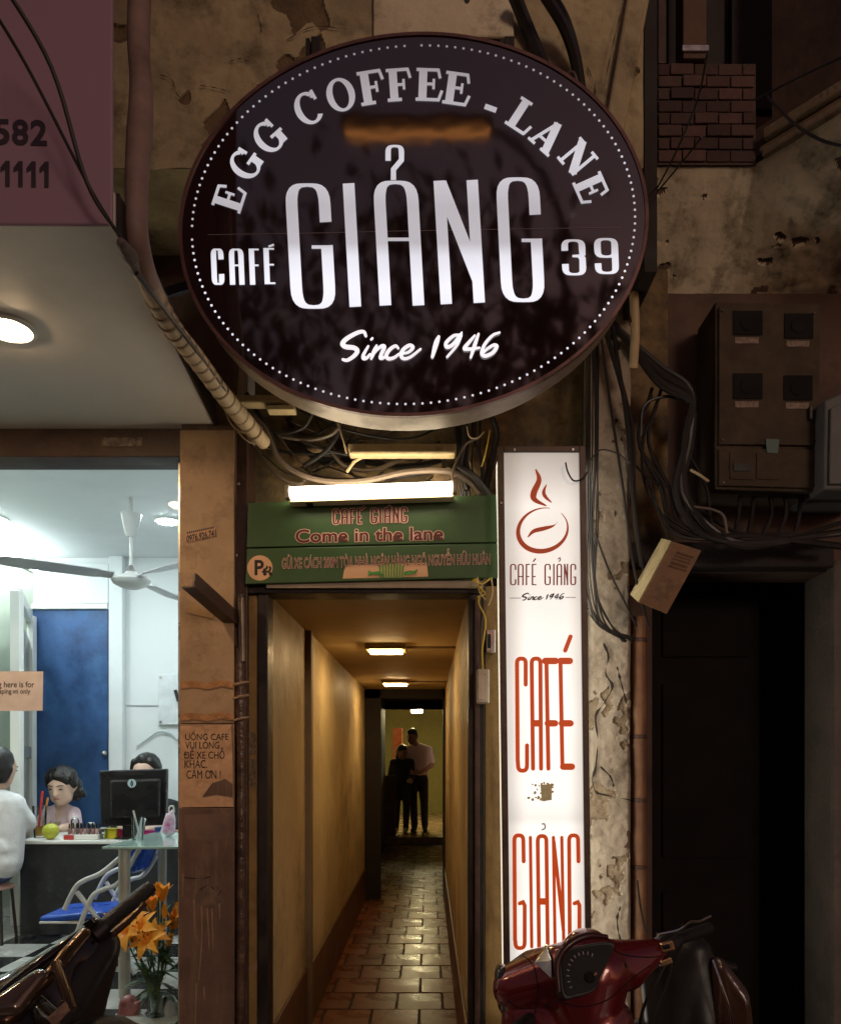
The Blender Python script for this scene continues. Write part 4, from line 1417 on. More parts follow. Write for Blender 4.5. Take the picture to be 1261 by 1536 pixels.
text_fit(m1, s_, bx, gp1, slope=0.022, offset=0.024, ref=ref)
text_fit(m2, s_, bx, gp2, slope=0.022, offset=-0.01, ref=ref)
m1.build('letter_outline', pink_edge, gs, fixn=False)
m2.build('parking_lettering', red_dk, gs, fixn=False)
mb = MB()
mb.add([gp0(390 + 19 * math.cos(a * PI / 16), 852 + 19 * math.sin(a * PI / 16)) for a in range(32)], [tuple(range(32))])
mb.build('symbol_disc', mat('peach', (0.62, 0.36, 0.2), (0.55, 0.31, 0.17), rough=0.5), gs, fixn=False)
mb = MB()
mb.add([gp0(516, 856), gp0(519, 848), gp0(640, 844), gp0(642, 865), gp0(514, 868)], [(0, 1, 2, 3, 4)])
mb.build('pale_patch', mat('peach', (0.62, 0.36, 0.2), (0.55, 0.31, 0.17), rough=0.5), gs, fixn=False)
mb = MB()
text_fit(mb, 'P', (382, 840, 396, 863), gp1, offset=0.03)
for cx in (397.5, 406):
    mb.add([gp1(cx + 2.8 * math.cos(a * PI / 5), 861 + 2.8 * math.sin(a * PI / 5)) for a in range(10)], [tuple(range(10))])
ribbon(mb, [(393, 858), (399, 857), (403, 858), (406, 853), (404, 850)], 3, 3, gp1, smooth=3)
ribbon(mb, [(395, 855), (400, 853), (401, 849)], 3, 3, gp1, smooth=3)
mb.build('parking_symbol', ink, gs, fixn=False)
mb = MB()
for k in range(9):
    x = 571 + k * 4
    ribbon(mb, [(x, 867), (x + (k - 4) * 0.4, 844 + abs(k - 4))], 2.6, 2.6, gp1)
ribbon(mb, [(552, 862), (565, 859), (572, 860)], 4, 4, gp1, smooth=3)
ribbon(mb, [(552, 857), (562, 861), (574, 862)], 3, 3, gp1, smooth=3)
ribbon(mb, [(606, 860), (615, 858), (624, 859)], 4, 4, gp1, smooth=3)
ribbon(mb, [(606, 862), (618, 860), (626, 855)], 3, 3, gp1, smooth=3)
mb.build('grass_print', mat('grass_ink', (0.1, 0.3, 0.05), (0.04, 0.16, 0.03), scale=60, rough=0.5), gs, fixn=False)

# ================================================================== LAMPS
YT = 2.86
fx = thing('fluorescent_lamp', P(556, 745, YT), 'lit fluorescent tube lamp right above the green signboard', 'lamp')
a, b_ = P(436, 739, YT), P(677, 731, YT)
MB().tube([a, b_], 0.0205, 16).build('tube', mat_lamp('tube_glow', (1.0, 0.86, 0.62), 22.0), fx, smooth=True)
d = (b_ - a).normalized()
MB().bar(a + Vector((-0.01, 0.045, -0.024)), b_ + Vector((0.01, 0.045, -0.024)), 0.06, 0.012).build('fitting', mat('fitting_cream', (0.62, 0.54, 0.36), (0.5, 0.42, 0.26), rough=0.5), fx, bevel=0.002)
for e, s in ((a, -1), (b_, 1)):
    MB().bar(e + d * s * 0.002, e + d * s * 0.02, 0.034, 0.05).build('end_cap', mat('cap_grey', (0.35, 0.3, 0.24), rough=0.5), fx, bevel=0.004)
MB().box(a.x + 0.05, a.x + 0.075, YT + 0.03, 3.149, a.z - 0.03, a.z - 0.02).build('arm', dark_steel, fx)
MB().box(b_.x - 0.075, b_.x - 0.05, YT + 0.03, 3.149, b_.z - 0.03, b_.z - 0.02).build('arm', dark_steel, fx)


def dead_lamp(name, x0, y0, x1, y1, Y, label):
    o_ = thing(name, P((x0 + x1) / 2, y1, Y), label, 'lamp')
    A, B = P(x0, y0, Y), P(x1, y1, Y)
    cr = mat('dusty_cream', (0.58, 0.46, 0.27), (0.4, 0.31, 0.17), rough=0.6, scale=12, dirt=(0.1, 0.07, 0.04), dscale=12, damt=0.7)
    h = A.z - B.z
    MB().box(A.x, B.x, Y, Y + 0.06, B.z + h * 0.4, A.z).build('casing', cr, o_, bevel=0.004)
    MB().box(A.x + 0.004, B.x - 0.004, Y - 0.012, Y + 0.04, B.z, B.z + h * 0.36).build('diffuser', cr, o_, bevel=0.006)
    MB().box(A.x + 0.03, A.x + 0.05, Y + 0.061, 3.149, B.z + h * 0.5, A.z - 0.005).build('bracket', dark_steel, o_)
    MB().box(B.x - 0.05, B.x - 0.03, Y + 0.061, 3.149, B.z + h * 0.5, A.z - 0.005).build('bracket', dark_steel, o_)
    return o_


dead_lamp('unlit_lamp', 522, 665, 684, 683, 2.9, 'unlit dusty cream batten lamp just under the round sign, above the lit tube')
q = dead_lamp('unlit_lamp', 352, 592, 436, 607, 2.9, 'unlit cream batten lamp left of the round sign beside the wrapped conduit')
MB().box(PX(402, 2.9), PX(443, 2.9), 2.88, 2.93, PZ(618, 2.9), PZ(611, 2.9)).build('slotted_plate', mat('dusty_cream', (0.6, 0.5, 0.3)), q, bevel=0.002)

warm = mat_lamp('alley_glow', (1.0, 0.68, 0.32), 68)
for k, (yy, lab) in enumerate(((4.43, 'nearer of two glowing rectangular lamps on the passage ceiling'), (6.5, 'farther of two glowing rectangular lamps on the passage ceiling'))):
    c = Vector((PX(579 if k == 0 else 593, yy), yy, AC))
    o_ = thing('ceiling_lamp', c, lab, 'lamp', 'lamps on the passage ceiling')
    MB().box(c.x - 0.115, c.x + 0.115, yy - 0.085, yy + 0.085, AC - 0.03, AC - 0.0005).build('housing', mat('lamp_house', (0.3, 0.2, 0.1), rough=0.5), o_, bevel=0.005)
    MB().box(c.x - 0.092, c.x + 0.092, yy - 0.065, yy + 0.065, AC - 0.042, AC - 0.0305).build('lens', warm, o_, bevel=0.004)
hl = thing('hall_lamp', (PX(625, 14.2), 14.2, 2.62), 'small glowing ceiling lamp of the hall beyond the passage end', 'lamp')
zz = 1.36 + (1133 - 1069) / F * 14.2
MB().box(hl.location.x - 0.1, hl.location.x + 0.1, 14.1, 14.3, zz, zz + 0.05).build('lens', mat_lamp('hall_glow', (1.0, 0.85, 0.45), 330), hl, bevel=0.01)
MB().tube([(hl.location.x, 14.2, zz + 0.05), (hl.location.x, 14.2, 2.62)], 0.012, 8).build('stem', dark_steel, hl)

# shop downlights and wall tube
for k, (x, y_, lab) in enumerate(((-1.69, 5.05, 'glowing white ceiling downlight right of the fan in the shop'), (-2.78, 5.0, 'glowing white ceiling downlight at left edge of the shop ceiling'),
                                  (-1.69, 3.75, 'white ceiling downlight near the shop glass, right one'), (-2.6, 3.75, 'white ceiling downlight near the shop glass, left one'))):
    o_ = thing('ceiling_downlight', (x, y_, SCZ), lab, 'downlight', 'downlights in the shop ceiling')
    MB().lathe((x, y_, SCZ - 0.008), [(0.085, 0.0075), (0.08, 0.0), (0.07, 0.0)], 24).build('trim_ring', white_paint, o_, smooth=True)
    MB().lathe((x, y_, SCZ - 0.012), [(0.066, 0.003), (0.062, 0.0)], 24).build('lens', mat_lamp('cool_lens', (0.92, 0.97, 1.0), 330), o_)
wt = thing('wall_tube_lamp', (SX0 + 0.05, 5.5, 2.75), 'lit tube lamp on the left wall of the shop, at the photo edge', 'lamp')
MB().tube([(SX0 + 0.06, 5.05, 2.77), (SX0 + 0.06, 5.9, 2.77)], 0.018, 12).build('tube', mat_lamp('cool_tube', (0.92, 0.97, 1.0), 50), wt, smooth=True)
MB().box(SX0 + 0.001, SX0 + 0.035, 5.03, 5.92, 2.75, 2.79).build('fitting', white_paint, wt, bevel=0.003)

# street lamp and tree across the street (they show as reflections in the signs and paint)
st = thing('street_lamp', (1.6, -4.4, -0.13), 'tall street lamp with wide warm head across the street, seen mirrored in the round sign', 'street lamp')
MB().tube([(1.6, -4.4, -0.13), (1.6, -4.4, 5.0), (1.55, -4.4, 7.6), (1.0, -4.3, 8.5), (0.3, -4.2, 8.62)], [0.09, 0.07, 0.05, 0.04, 0.035], 10, smooth=6).build('pole', dark_steel, st, smooth=True)
MB().box(-1.0, 0.75, -4.3, -4.05, 8.54, 8.66).build('head', dark_steel, st, bevel=0.03)
MB().box(-0.95, 0.7, -4.22, -4.13, 8.515, 8.539).build('lens', mat_lamp('sodium', (1.0, 0.36, 0.09), 1.3), st)
for k, (x0, x1, h, cc) in enumerate(((-16, -6, 4.4, (0.3, 0.22, 0.18)), (-6, 1.5, 4.0, (0.24, 0.2, 0.2)), (1.5, 8, 4.6, (0.28, 0.2, 0.14)), (8, 17, 4.2, (0.22, 0.19, 0.18)))):
    hse = thing('opposite_house', ((x0 + x1) / 2, -20, -0.13), ('wide brownish', 'grey', 'tall tan', 'low dull')[k] + ' house across the street behind the viewer, seen only in reflections', 'house', 'houses across the street')
    m_ = mat('opp%d' % k, cc, rough=0.9, bump=0.3)
    MB().box(x0 + 0.01, x1 - 0.01, -25, -20, -0.13, h).build('wall', m_, hse)
    MB().box(x0 + 0.01, x1 - 0.01, -20.2, -19.8, h + 0.001, h + 0.25).build('cornice', m_, hse, bevel=0.03)
    nwin = int((x1 - x0) / 2.2)
    for i in range(nwin):
        cxw = x0 + (i + 0.5) * (x1 - x0) / nwin
        wn = MB().box(cxw - 0.5, cxw + 0.5, -20, -19.95, 2.2, 3.6).build('window', dark_steel, hse)
        MB().box(cxw - 0.44, cxw + 0.44, -19.949, -19.94, 2.26, 3.54).build('pane', black_gloss, wn)
tr = thing('street_tree', (-1.4, -3.6, -0.13), 'leafy street tree across the street, seen mirrored in the round sign', 'tree')
MB().tube([(-1.4, -3.6, -0.13), (-1.3, -3.6, 2.4), (-1.0, -3.5, 4.2), (-0.6, -3.4, 6.0)], [0.17, 0.13, 0.1, 0.05], 10, smooth=5).build('trunk', mat('bark', (0.09, 0.06, 0.04), rough=0.9, bump=0.6), tr, smooth=True)
mb = MB()
for e in ((-2.4, -3.2, 6.4), (0.6, -3.0, 6.1), (-0.3, -4.3, 7.0), (1.4, -3.6, 5.6), (-1.8, -4.2, 5.8)):
    mb.tube([(-1.1, -3.5, 3.8), ((e[0] - 1.1) / 2, (e[1] - 3.5) / 2, 5.2), e], [0.07, 0.045, 0.015], 7, smooth=4)
mb.build('limb', MATS['bark'], tr, smooth=True)
mb = MB()
rr = random.Random(3)
for k in range(1700):
    cc = rr.choice(((-2.2, -3.2, 6.2, 1.0), (0.6, -3.1, 6.0, 1.0), (-0.4, -4.2, 7.0, 1.1), (1.4, -3.5, 5.5, 0.8), (-1.8, -4.0, 5.6, 0.9), (0.2, -3.4, 5.0, 0.7)))
    c = Vector(cc[:3]) + Vector((rr.gauss(0, .5), rr.gauss(0, .4), rr.gauss(0, .45))) * cc[3]
    M = Matrix.Rotation(rr.uniform(0, 6.28), 3, 'Z') @ Matrix.Rotation(rr.uniform(0.4, 1.5), 3, 'X')
    l, w_ = rr.uniform(.17, .3), rr.uniform(.04, .07)
    mb.add([c + M @ Vector(p) for p in ((0, 0, 0), (w_, l * .45, .01), (0, l, -.02), (-w_, l * .45, .01))], [(0, 1, 2, 3)])
mb.build('crown', mat('leaf', (0.05, 0.08, 0.025), (0.03, 0.055, 0.015), rough=0.5), tr, fixn=False)

# ================================================================== THINGS ON THE FACADE
def cable(mb, pts, r=0.006, n=7, sm=7):
    mb.tube([P(*p) for p in pts], r, n, smooth=sm)


def bundle(name, loc, label, lines, cat='cables', part='cable'):
    o_ = thing(name, loc, label, cat)
    for pts, r, m in lines:
        q = MB()
        cable(q, pts, r)
        q.build(part, m, o_, smooth=True)
    return o_


# thick wrapped conduit that comes down the canopy edge
wc = thing('wrapped_conduit', P(396, 664, 2.97), 'thick tape-wrapped conduit coming down along the canopy edge beside the round sign', 'conduit')
cp = [P(211, -40, 2.0), P(208, 60, 1.98), P(212, 150, 1.95), P(205, 290, 1.9), P(211, 385, 1.93), P(248, 475, 2.16), P(296, 540, 2.4), P(345, 605, 2.68), P(396, 664, 2.93)]
conduit_m = mat('conduit_skin', (0.3, 0.2, 0.17), (0.17, 0.11, 0.095), rough=0.65, scale=7, bump=0.25, bscale=18, dirt=(0.09, 0.05, 0.04), dscale=4, damt=0.7)
conduit_t = mat('conduit_tape', (0.55, 0.42, 0.27), (0.36, 0.26, 0.16), rough=0.6, scale=9, bump=0.3, bscale=25, dirt=(0.12, 0.08, 0.05), dscale=7, damt=0.7)
sp = catmull(cp, 10)
MB().tube(sp[:48], [0.028, 0.028, 0.026, 0.031, 0.026, 0.028, 0.026], 14).build('upper_run', conduit_m, wc, smooth=True)
q = MB().tube(sp[44:], [0.027, 0.026, 0.029, 0.028, 0.031, 0.026], 14).build('lower_run', conduit_t, wc, smooth=True)
for k in range(47, len(sp) - 2, 2):
    d = (sp[k + 1] - sp[k]).normalized()
    Mz = d.to_track_quat('Z', 'Y').to_matrix() @ Matrix.Rotation(random.uniform(-0.25, 0.25), 3, 'X')
    r_ = 0.0285 + 0.003 * max(0, (k - 55) / 25)
    MB().lathe(sp[k], [(r_ - 0.001, -0.005), (r_ + 0.001, -0.004), (r_ + 0.0014, 0.004), (r_ - 0.001, 0.005)], 14, Mz).build('tape_turn', mat('tape_edge', (0.3, 0.21, 0.13), (0.16, 0.11, 0.07), rough=0.6), q, smooth=True)
# two taut wires over the pink board down to the canopy corner
for k, (x0, y0, lab) in enumerate(((0, 28, 'lower of two black wires crossing the pink board to the canopy corner'), (22, 0, 'upper of two black wires crossing the pink board to the canopy corner'))):
    q = MB()
    cable(q, [(x0 - 30, y0 - 45, 1.6), (x0 + 40 + 15 * k, y0 + 70 + 30 * k, 1.68), (130, 272, 1.74), (178, 352, 1.80), (190, 372, 1.86)], 0.0038 + 0.0012 * k)
    tag(q.build('taut_wire', cable_m, None, smooth=True, loc=P(190, 372, 1.86)), lab, 'wire')
kn = thing('tape_knot', P(197, 390, 1.95), 'torn grey tape knot binding the wires to the conduit at the canopy corner', 'tape')
blob('wrap', [[(*P(182, 364, 1.80), 0.012), (*P(196, 385, 1.86), 0.02)], [(*P(196, 385, 1.86), 0.018), (*P(203, 405, 1.93), 0.014)], [(*P(203, 405, 1.93), 0.012), (*P(214, 418, 1.97), 0.012)]], mat('rag', (0.16, 0.12, 0.11), (0.07, 0.05, 0.05), rough=0.8, bump=0.6, bscale=60), kn, voxel=0.006, smooth=2)
MB().tube([P(205, 410, 1.9), P(240, 455, 2.02), P(290, 520, 2.3), P(340, 590, 2.6)], 0.006, 7, smooth=6).build('loose_strand', cable_m, kn, smooth=True)
MB().tube([P(330, 585, 2.76), P(362, 628, 2.84), P(372, 650, 2.88), P(350, 640, 2.88), P(335, 610, 2.84)], 0.003, 6, smooth=6).build('loose_strand', cable_w, kn, smooth=True)
MB().bar(P(250, 440, 2.7), P(300, 425, 2.52), 0.02, 0.03).build('iron_strut', dark_steel, kn)

# cable tangle above the green board
hc = []
hc.append(([(352, 600, 3.0), (395, 640, 2.98), (420, 690, 2.96), (470, 718, 2.94), (540, 722, 2.92), (610, 708, 2.92), (670, 707, 2.94), (700, 720, 2.98), (720, 740, 3.0)], 0.011, cable_g))
hc.append(([(370, 590, 3.0), (405, 650, 3.0), (430, 700, 2.98), (500, 720, 2.97), (590, 716, 2.96), (665, 705, 2.98)], 0.009, cable_m))
hc.append(([(395, 640, 3.02), (425, 650, 3.0), (455, 642, 2.98), (470, 620, 2.95)], 0.006, cable_m))
hc.append(([(420, 655, 3.03), (465, 660, 3.0), (500, 650, 2.97), (515, 628, 2.95)], 0.007, cable_g))
hc.append(([(430, 645, 3.05), (470, 652, 3.02), (498, 636, 3.0), (508, 615, 2.98)], 0.005, cable_m))
hc.append(([(455, 700, 2.99), (490, 675, 2.99), (512, 640, 2.97), (515, 615, 2.95)], 0.009, cable_m))
hc.append(([(495, 675, 3.02), (520, 700, 3.0), (560, 705, 2.98), (600, 690, 2.97), (640, 680, 2.98)], 0.009, cable_g))
hc.append(([(520, 708, 2.93), (535, 690, 2.93), (560, 684, 2.94), (590, 686, 2.96)], 0.006, cable_w))
hc.append(([(507, 635, 2.95), (515, 660, 2.93), (520, 680, 2.93)], 0.004, cable_w))
hc.append(([(677, 735, 2.9), (680, 705, 2.92), (690, 680, 2.95), (700, 665, 2.95), (720, 655, 2.93)], 0.005, cable_g))
hc.append(([(685, 700, 2.96), (710, 715, 2.97), (735, 745, 2.99)], 0.014, cable_m))
hc.append(([(700, 640, 2.9), (704, 655, 2.9), (715, 657, 2.9), (726, 648, 2.9)], 0.003, cable_w))
hc.append(([(735, 645, 2.92), (728, 680, 2.93), (722, 700, 2.94)], 0.003, cable_y))
hc.append(([(440, 660, 3.06), (480, 690, 3.05), (530, 690, 3.05), (600, 700, 3.06), (660, 690, 3.05), (700, 660, 3.04)], 0.012, cable_m))
hc.append(([(378, 655, 2.99), (400, 668, 2.97), (372, 662, 2.96), (350, 640, 2.96)], 0.003, cable_w))
hc.append(([(690, 620, 2.95), (696, 660, 2.97), (690, 700, 2.99), (700, 735, 3.0)], 0.01, cable_m))
hc.append(([(735, 620, 2.98), (745, 650, 3.0), (738, 690, 3.02), (730, 730, 3.02)], 0.012, cable_m))
rr = random.Random(21)
for k in range(12):
    xa = rr.uniform(375, 480)
    xb = xa + rr.uniform(60, 230)
    ya, yb2 = rr.uniform(615, 700), rr.uniform(625, 715)
    sag = rr.uniform(8, 40)
    yd = rr.uniform(3.02, 3.1)
    hc.append(([(xa, ya, yd), (xa + (xb - xa) * 0.3, max(ya, yb2) * 0.5 + ya * 0.5 + sag * 0.8, yd - 0.02), (xa + (xb - xa) * 0.7, max(ya, yb2) * 0.5 + yb2 * 0.5 + sag, yd - 0.03), (xb, yb2, yd)], rr.uniform(0.0025, 0.007), rr.choice((cable_m, cable_m, cable_g))))
for k in range(7):
    x = rr.uniform(690, 742)
    hc.append(([(x, 600, 3.02), (x + rr.uniform(-12, 12), 650, 3.0), (x + rr.uniform(-14, 10), 700, 3.0), (x + rr.uniform(-10, 10), 745, 3.02)], rr.uniform(0.003, 0.008), cable_m))
bundle('cable_tangle', P(550, 720, 2.95), 'tangle of dusty grey and black cables between round sign and green board', hc)
# torn cardboard and debris stuffed behind the cables
db = thing('debris_heap', P(470, 690, 3.08), 'crumpled dirty plastic and cardboard stuffed behind the cables left of the tube', 'debris')
blob('scrap', [[(*P(445, 690, 3.08), 0.03), (*P(485, 668, 3.07), 0.035)], [(*P(485, 668, 3.07), 0.025), (*P(505, 690, 3.1), 0.03)]], mat('scrap', (0.36, 0.24, 0.12), (0.12, 0.08, 0.05), rough=0.7, scale=14, bump=1.0, bscale=25), db, voxel=0.008, smooth=2)
blob('scrap', [[(*P(720, 690, 3.08), 0.05), (*P(728, 730, 3.08), 0.04)]], MATS['scrap'], db, voxel=0.01, smooth=2)
MB().prism([P(490, 705, 3.13), P(520, 660, 3.13), P(560, 705, 3.13), P(540, 722, 3.13)], (0, 0.006, 0)).build('scrap', MATS['scrap'], db)
MB().prism([P(640, 718, 3.05), P(672, 700, 3.05), P(690, 712, 3.05), P(660, 725, 3.05)], (0, 0.01, 0)).build('scrap', MATS['scrap'], db)

# cables behind / above the round sign
bundle('sign_feed_cables', P(870, 140, 2.6), 'thick black cables looping from the upper soffit behind the top right of the round sign',
       [([(770, -10, 2.55), (790, 40, 2.6), (815, 100, 2.62), (840, 160, 2.7)], 0.022, cable_m),
        ([(815, -10, 2.5), (845, 40, 2.55), (862, 90, 2.58), (870, 150, 2.62)], 0.018, cable_m),
        ([(828, -10, 2.5), (850, 30, 2.55), (866, 85, 2.58), (876, 150, 2.62)], 0.011, cable_m),
        ([(840, 120, 2.6), (858, 108, 2.58), (866, 125, 2.58)], 0.005, cable_g),
        ([(960, 0, 2.6), (940, 60, 2.65), (922, 130, 2.7), (915, 200, 2.8)], 0.008, cable_m),
        ([(700, 0, 2.5), (690, -20, 2.4), (640, -10, 2.4)], 0.01, cable_m)])
# wires beside the column
vl = []
for k in range(9):
    x = 877 + k * 2.4
    vl.append(([(x + random.uniform(-3, 3), 490, 2.94), (x + random.uniform(-5, 4), 680, 2.94), (x + random.uniform(-5, 3), 780, 2.93), (x + random.uniform(-5, 3), 880, 2.93), (x + 16 + random.uniform(-3, 6), 935, 2.93), (940 + random.uniform(-8, 14), 960 + random.uniform(-4, 4), 2.94)], random.uniform(0.0022, 0.0048), cable_m))
vl += [([(896, 470, 2.9), (920, 640, 2.92), (935, 740, 2.93), (950, 850, 2.94), (972, 940, 2.95)], 0.005, cable_m),
       ([(915, 470, 2.92), (938, 620, 2.95), (945, 700, 2.97), (955, 800, 2.98), (968, 870, 2.98)], 0.008, cable_m),
       ([(900, 470, 2.92), (935, 590, 2.95), (948, 660, 2.98), (950, 760, 3.0), (962, 850, 3.0)], 0.01, cable_m),
       ([(885, 690, 2.93), (900, 675, 2.92), (925, 680, 2.93), (945, 695, 2.94)], 0.003, cable_m),
       ([(892, 800, 2.92), (915, 860, 2.93), (940, 910, 2.94), (955, 940, 2.95)], 0.004, cable_m),
       ([(955, 1320, 2.98), (960, 1360, 2.98), (968, 1400, 2.98)], 0.004, cable_m)]
bundle('column_cables', P(915, 950, 2.95), 'black cables running down between the light box and the pale column', vl)
# heap of cables round the meter box
ml = []
rr = random.Random(11)
for k in range(6):
    ml.append(([(900 + k * 5, 470 + k * 4, 3.0), (985, 545 + k * 6, 2.98), (1035, 585 + k * 4, 2.97), (1035 + rr.uniform(-12, 12), 660, 2.98), (1020 + rr.uniform(-14, 14), 740, 2.98), (1060 + rr.uniform(-10, 20), 800, 2.99), (1130, 815 + rr.uniform(-12, 12), 3.0), (1261, 800 + rr.uniform(-20, 20), 3.02)], rr.uniform(0.007, 0.014), cable_m))
for k in range(7):
    x = 1000 + rr.uniform(-30, 45)
    ml.append(([(x, 600 + rr.uniform(-20, 20), 3.02), (x - 20, 660, 3.0), (x + rr.uniform(-20, 20), 730, 3.0), (x + 30, 785 + rr.uniform(-10, 20), 3.0), (x + 110, 810, 3.0), (x + 180 + rr.uniform(0, 60), 800, 3.02)], rr.uniform(0.005, 0.01), cable_m))
for x in (1110, 1130, 1152, 1175, 1200):
    ml.append(([(x, 735, 3.05), (x + rr.uniform(-5, 5), 770, 3.04), (x - 10, 805, 3.02)], 0.008, cable_m))
ml.append(([(960, 655, 3.0), (965, 610, 3.0), (995, 595, 3.0), (1025, 600, 3.0)], 0.006, cable_m))
ml.append(([(1035, 705, 2.96), (1048, 712, 2.95), (1062, 722, 2.96)], 0.005, cable_w))
ml.append(([(1040, 760, 2.97), (1070, 765, 2.96), (1085, 775, 2.96), (1090, 800, 2.96)], 0.005, cable_g))
ml.append(([(945, 690, 3.0), (975, 720, 2.99), (1005, 730, 3.0)], 0.004, cable_m))
bundle('meter_cables', P(1080, 810, 3.0), 'heavy black cable bundle hanging round and under the meter cabinet', ml)
bundle('balcony_wires', P(975, 300, 2.75), 'thin black wires strung across the brick corbel and balcony corner',
       [([(972, 305, 2.9), (1010, 235, 2.5), (1045, 150, 2.3), (1060, 80, 2.1)], 0.003, cable_m), ([(975, 300, 2.9), (1025, 240, 2.5), (1052, 205, 2.38)], 0.003, cable_m),
        ([(1150, 145, 2.3), (1190, 185, 2.1), (1230, 210, 2.0), (1275, 222, 1.95)], 0.004, cable_m), ([(1130, 150, 2.35), (1200, 115, 2.2), (1275, 80, 2.1)], 0.003, cable_m)], 'wires', 'wire')

# meter cabinet
MY = 2.98
mc = thing('meter_cabinet', P(1150, 740, MY), 'rusty brown electric meter cabinet with four dark windows on the dark wall', 'cabinet')
cabm = mat('cab_rust', (0.1, 0.075, 0.05), (0.05, 0.036, 0.025), rough=0.8, spec=0.2, scale=7, bump=0.2, dirt=(0.045, 0.03, 0.022), dscale=6, damt=0.8)
MB().prism([P(1072, 452, MY), P(1230, 456, MY), P(1228, 738, MY), P(1072, 734, MY)], (0, 0.2, 0)).build('case', cabm, mc, bevel=0.006)
MB().prism([P(1078, 460, MY - 0.012), P(1226, 463, MY - 0.012), P(1225, 668, MY - 0.012), P(1078, 666, MY - 0.012)], (0, 0.011, 0)).build('upper_door', cabm, mc, bevel=0.003)
MB().prism([P(1078, 672, MY - 0.012), P(1225, 674, MY - 0.012), P(1224, 732, MY - 0.012), P(1078, 728, MY - 0.012)], (0, 0.011, 0)).build('lower_door', cabm, mc, bevel=0.003)
for (x0, y0, x1, y1) in ((1099, 466, 1143, 502), (1176, 470, 1219, 507), (1099, 560, 1143, 598), (1175, 563, 1218, 600)):
    wd = MB().prism([P(x0, y0, MY - 0.0155), P(x1, y0, MY - 0.016), P(x1, y1, MY - 0.016), P(x0, y1, MY - 0.016)], (0, 0.003, 0)).build('meter_window', mat('dull_black', (0.01, 0.009, 0.009), rough=0.75, spec=0.2), mc)
    MB().prism([P(x0 + 3, y1 + 4, MY - 0.0145), P(x1 - 6, y1 + 4, MY - 0.0145), P(x1 - 6, y1 + 13, MY - 0.0145), P(x0 + 3, y1 + 13, MY - 0.0145)], (0, 0.002, 0)).build('meter_label', mat('lab', (0.3, 0.22, 0.16), (0.1, 0.05, 0.04), scale=60), mc)
for (x0, x1) in ((1094, 1130), (1134, 1168)):
    MB().prism([P(x0, 678, MY - 0.016), P(x1, 680, MY - 0.016), P(x1, 720, MY - 0.016), P(x0, 718, MY - 0.016)], (0, 0.0035, 0)).build('hatch', cabm, mc, bevel=0.003)
MB().prism([P(1100, 695, MY - 0.02), P(1125, 695, MY - 0.02), P(1125, 706, MY - 0.02), P(1100, 706, MY - 0.02)], (0, 0.0035, 0)).build('breaker', black_matte, mc)
MB().prism([P(1148, 658, MY - 0.018), P(1168, 659, MY - 0.018), P(1166, 680, MY - 0.018), P(1150, 679, MY - 0.018)], (0, 0.005, 0)).build('seal_tape', mat('teal_tape', (0.1, 0.16, 0.14)), mc)
for (x, py) in ((1083, 466), (1220, 470), (1083, 660), (1220, 662), (1084, 724), (1219, 728)):
    MB().lathe(P(x, py, MY - 0.0122), [(0.006, 0.0), (0.005, 0.004)], 8, Matrix.Rotation(PI / 2, 3, 'X')).build('screw', dark_steel, mc)
for (cx_, cy2) in ((1121, 484), (1197, 488), (1121, 579), (1196, 581)):
    MB().lathe(P(cx_, cy2, MY - 0.0162), [(0.03, 0.0), (0.03, 0.002), (0.026, 0.003)], 20, Matrix.Rotation(PI / 2, 3, 'X')).build('meter_dial', mat('dull_black', (0.01, 0.009, 0.009)), mc)
MB().obox(P(1215, 620, MY - 0.02), (0.014, 0.014, 0.05)).build('door_latch', dark_steel, mc, bevel=0.003)
gb = thing('grey_cabinet', P(1261, 735, 2.9), 'edge of a bluish grey metal cabinet at the right border beside the meter cabinet', 'cabinet')
MB().prism([P(1236, 600, 2.9), P(1330, 560, 2.9), P(1330, 735, 2.9), P(1234, 735, 2.9)], (0, 0.28, 0)).build('case', mat('grey_cab', (0.13, 0.13, 0.13), (0.09, 0.09, 0.09), rough=0.6), gb, bevel=0.008)
MB().prism([P(1245, 612, 2.888), P(1330, 575, 2.888), P(1330, 726, 2.888), P(1243, 726, 2.888)], (0, 0.011, 0)).build('door', MATS['grey_cab'], gb, bevel=0.004)
# tilted box hung by wire
hb = thing('hanging_box', P(985, 912, 2.86), 'tilted tan electrical box with worn printed labels hanging by the column', 'box')
hm = mat('hang_box', (0.3, 0.17, 0.09), (0.2, 0.11, 0.055), rough=0.7, scale=10, bump=0.3, dirt=(0.14, 0.08, 0.04), dscale=12, damt=0.7)
hm2 = mat('hang_box_side', (0.5, 0.4, 0.22), (0.36, 0.28, 0.14), rough=0.8, scale=18, bump=0.5)
f4 = [P(1008, 812, 2.84), P(1052, 826, 2.84), P(1000, 921, 2.84), P(958, 904, 2.84)]
b4 = [P(992, 808, 2.96), P(1034, 822, 2.96), P(984, 912, 2.96), P(945, 892, 2.96)]
MB().add(f4 + b4, [(0, 1, 2, 3), (4, 7, 6, 5), (0, 4, 5, 1), (1, 5, 6, 2), (2, 6, 7, 3), (3, 7, 4, 0)]).build('case', hm, hb, bevel=0.003)
sd = [p + (q_ - p) * 0.04 + Vector((-0.002, -0.001, 0.001)) for p, q_ in ((f4[0], b4[0]), (f4[3], b4[3]))]
se = [p + Vector((-0.002, -0.001, 0.001)) for p in (b4[3], b4[0])]
MB().add([sd[0], sd[1], se[0], se[1]], [(0, 1, 2, 3)]).build('weathered_side', hm2, hb, fixn=False)
fu, fv = (f4[1] - f4[0]), (f4[3] - f4[0])


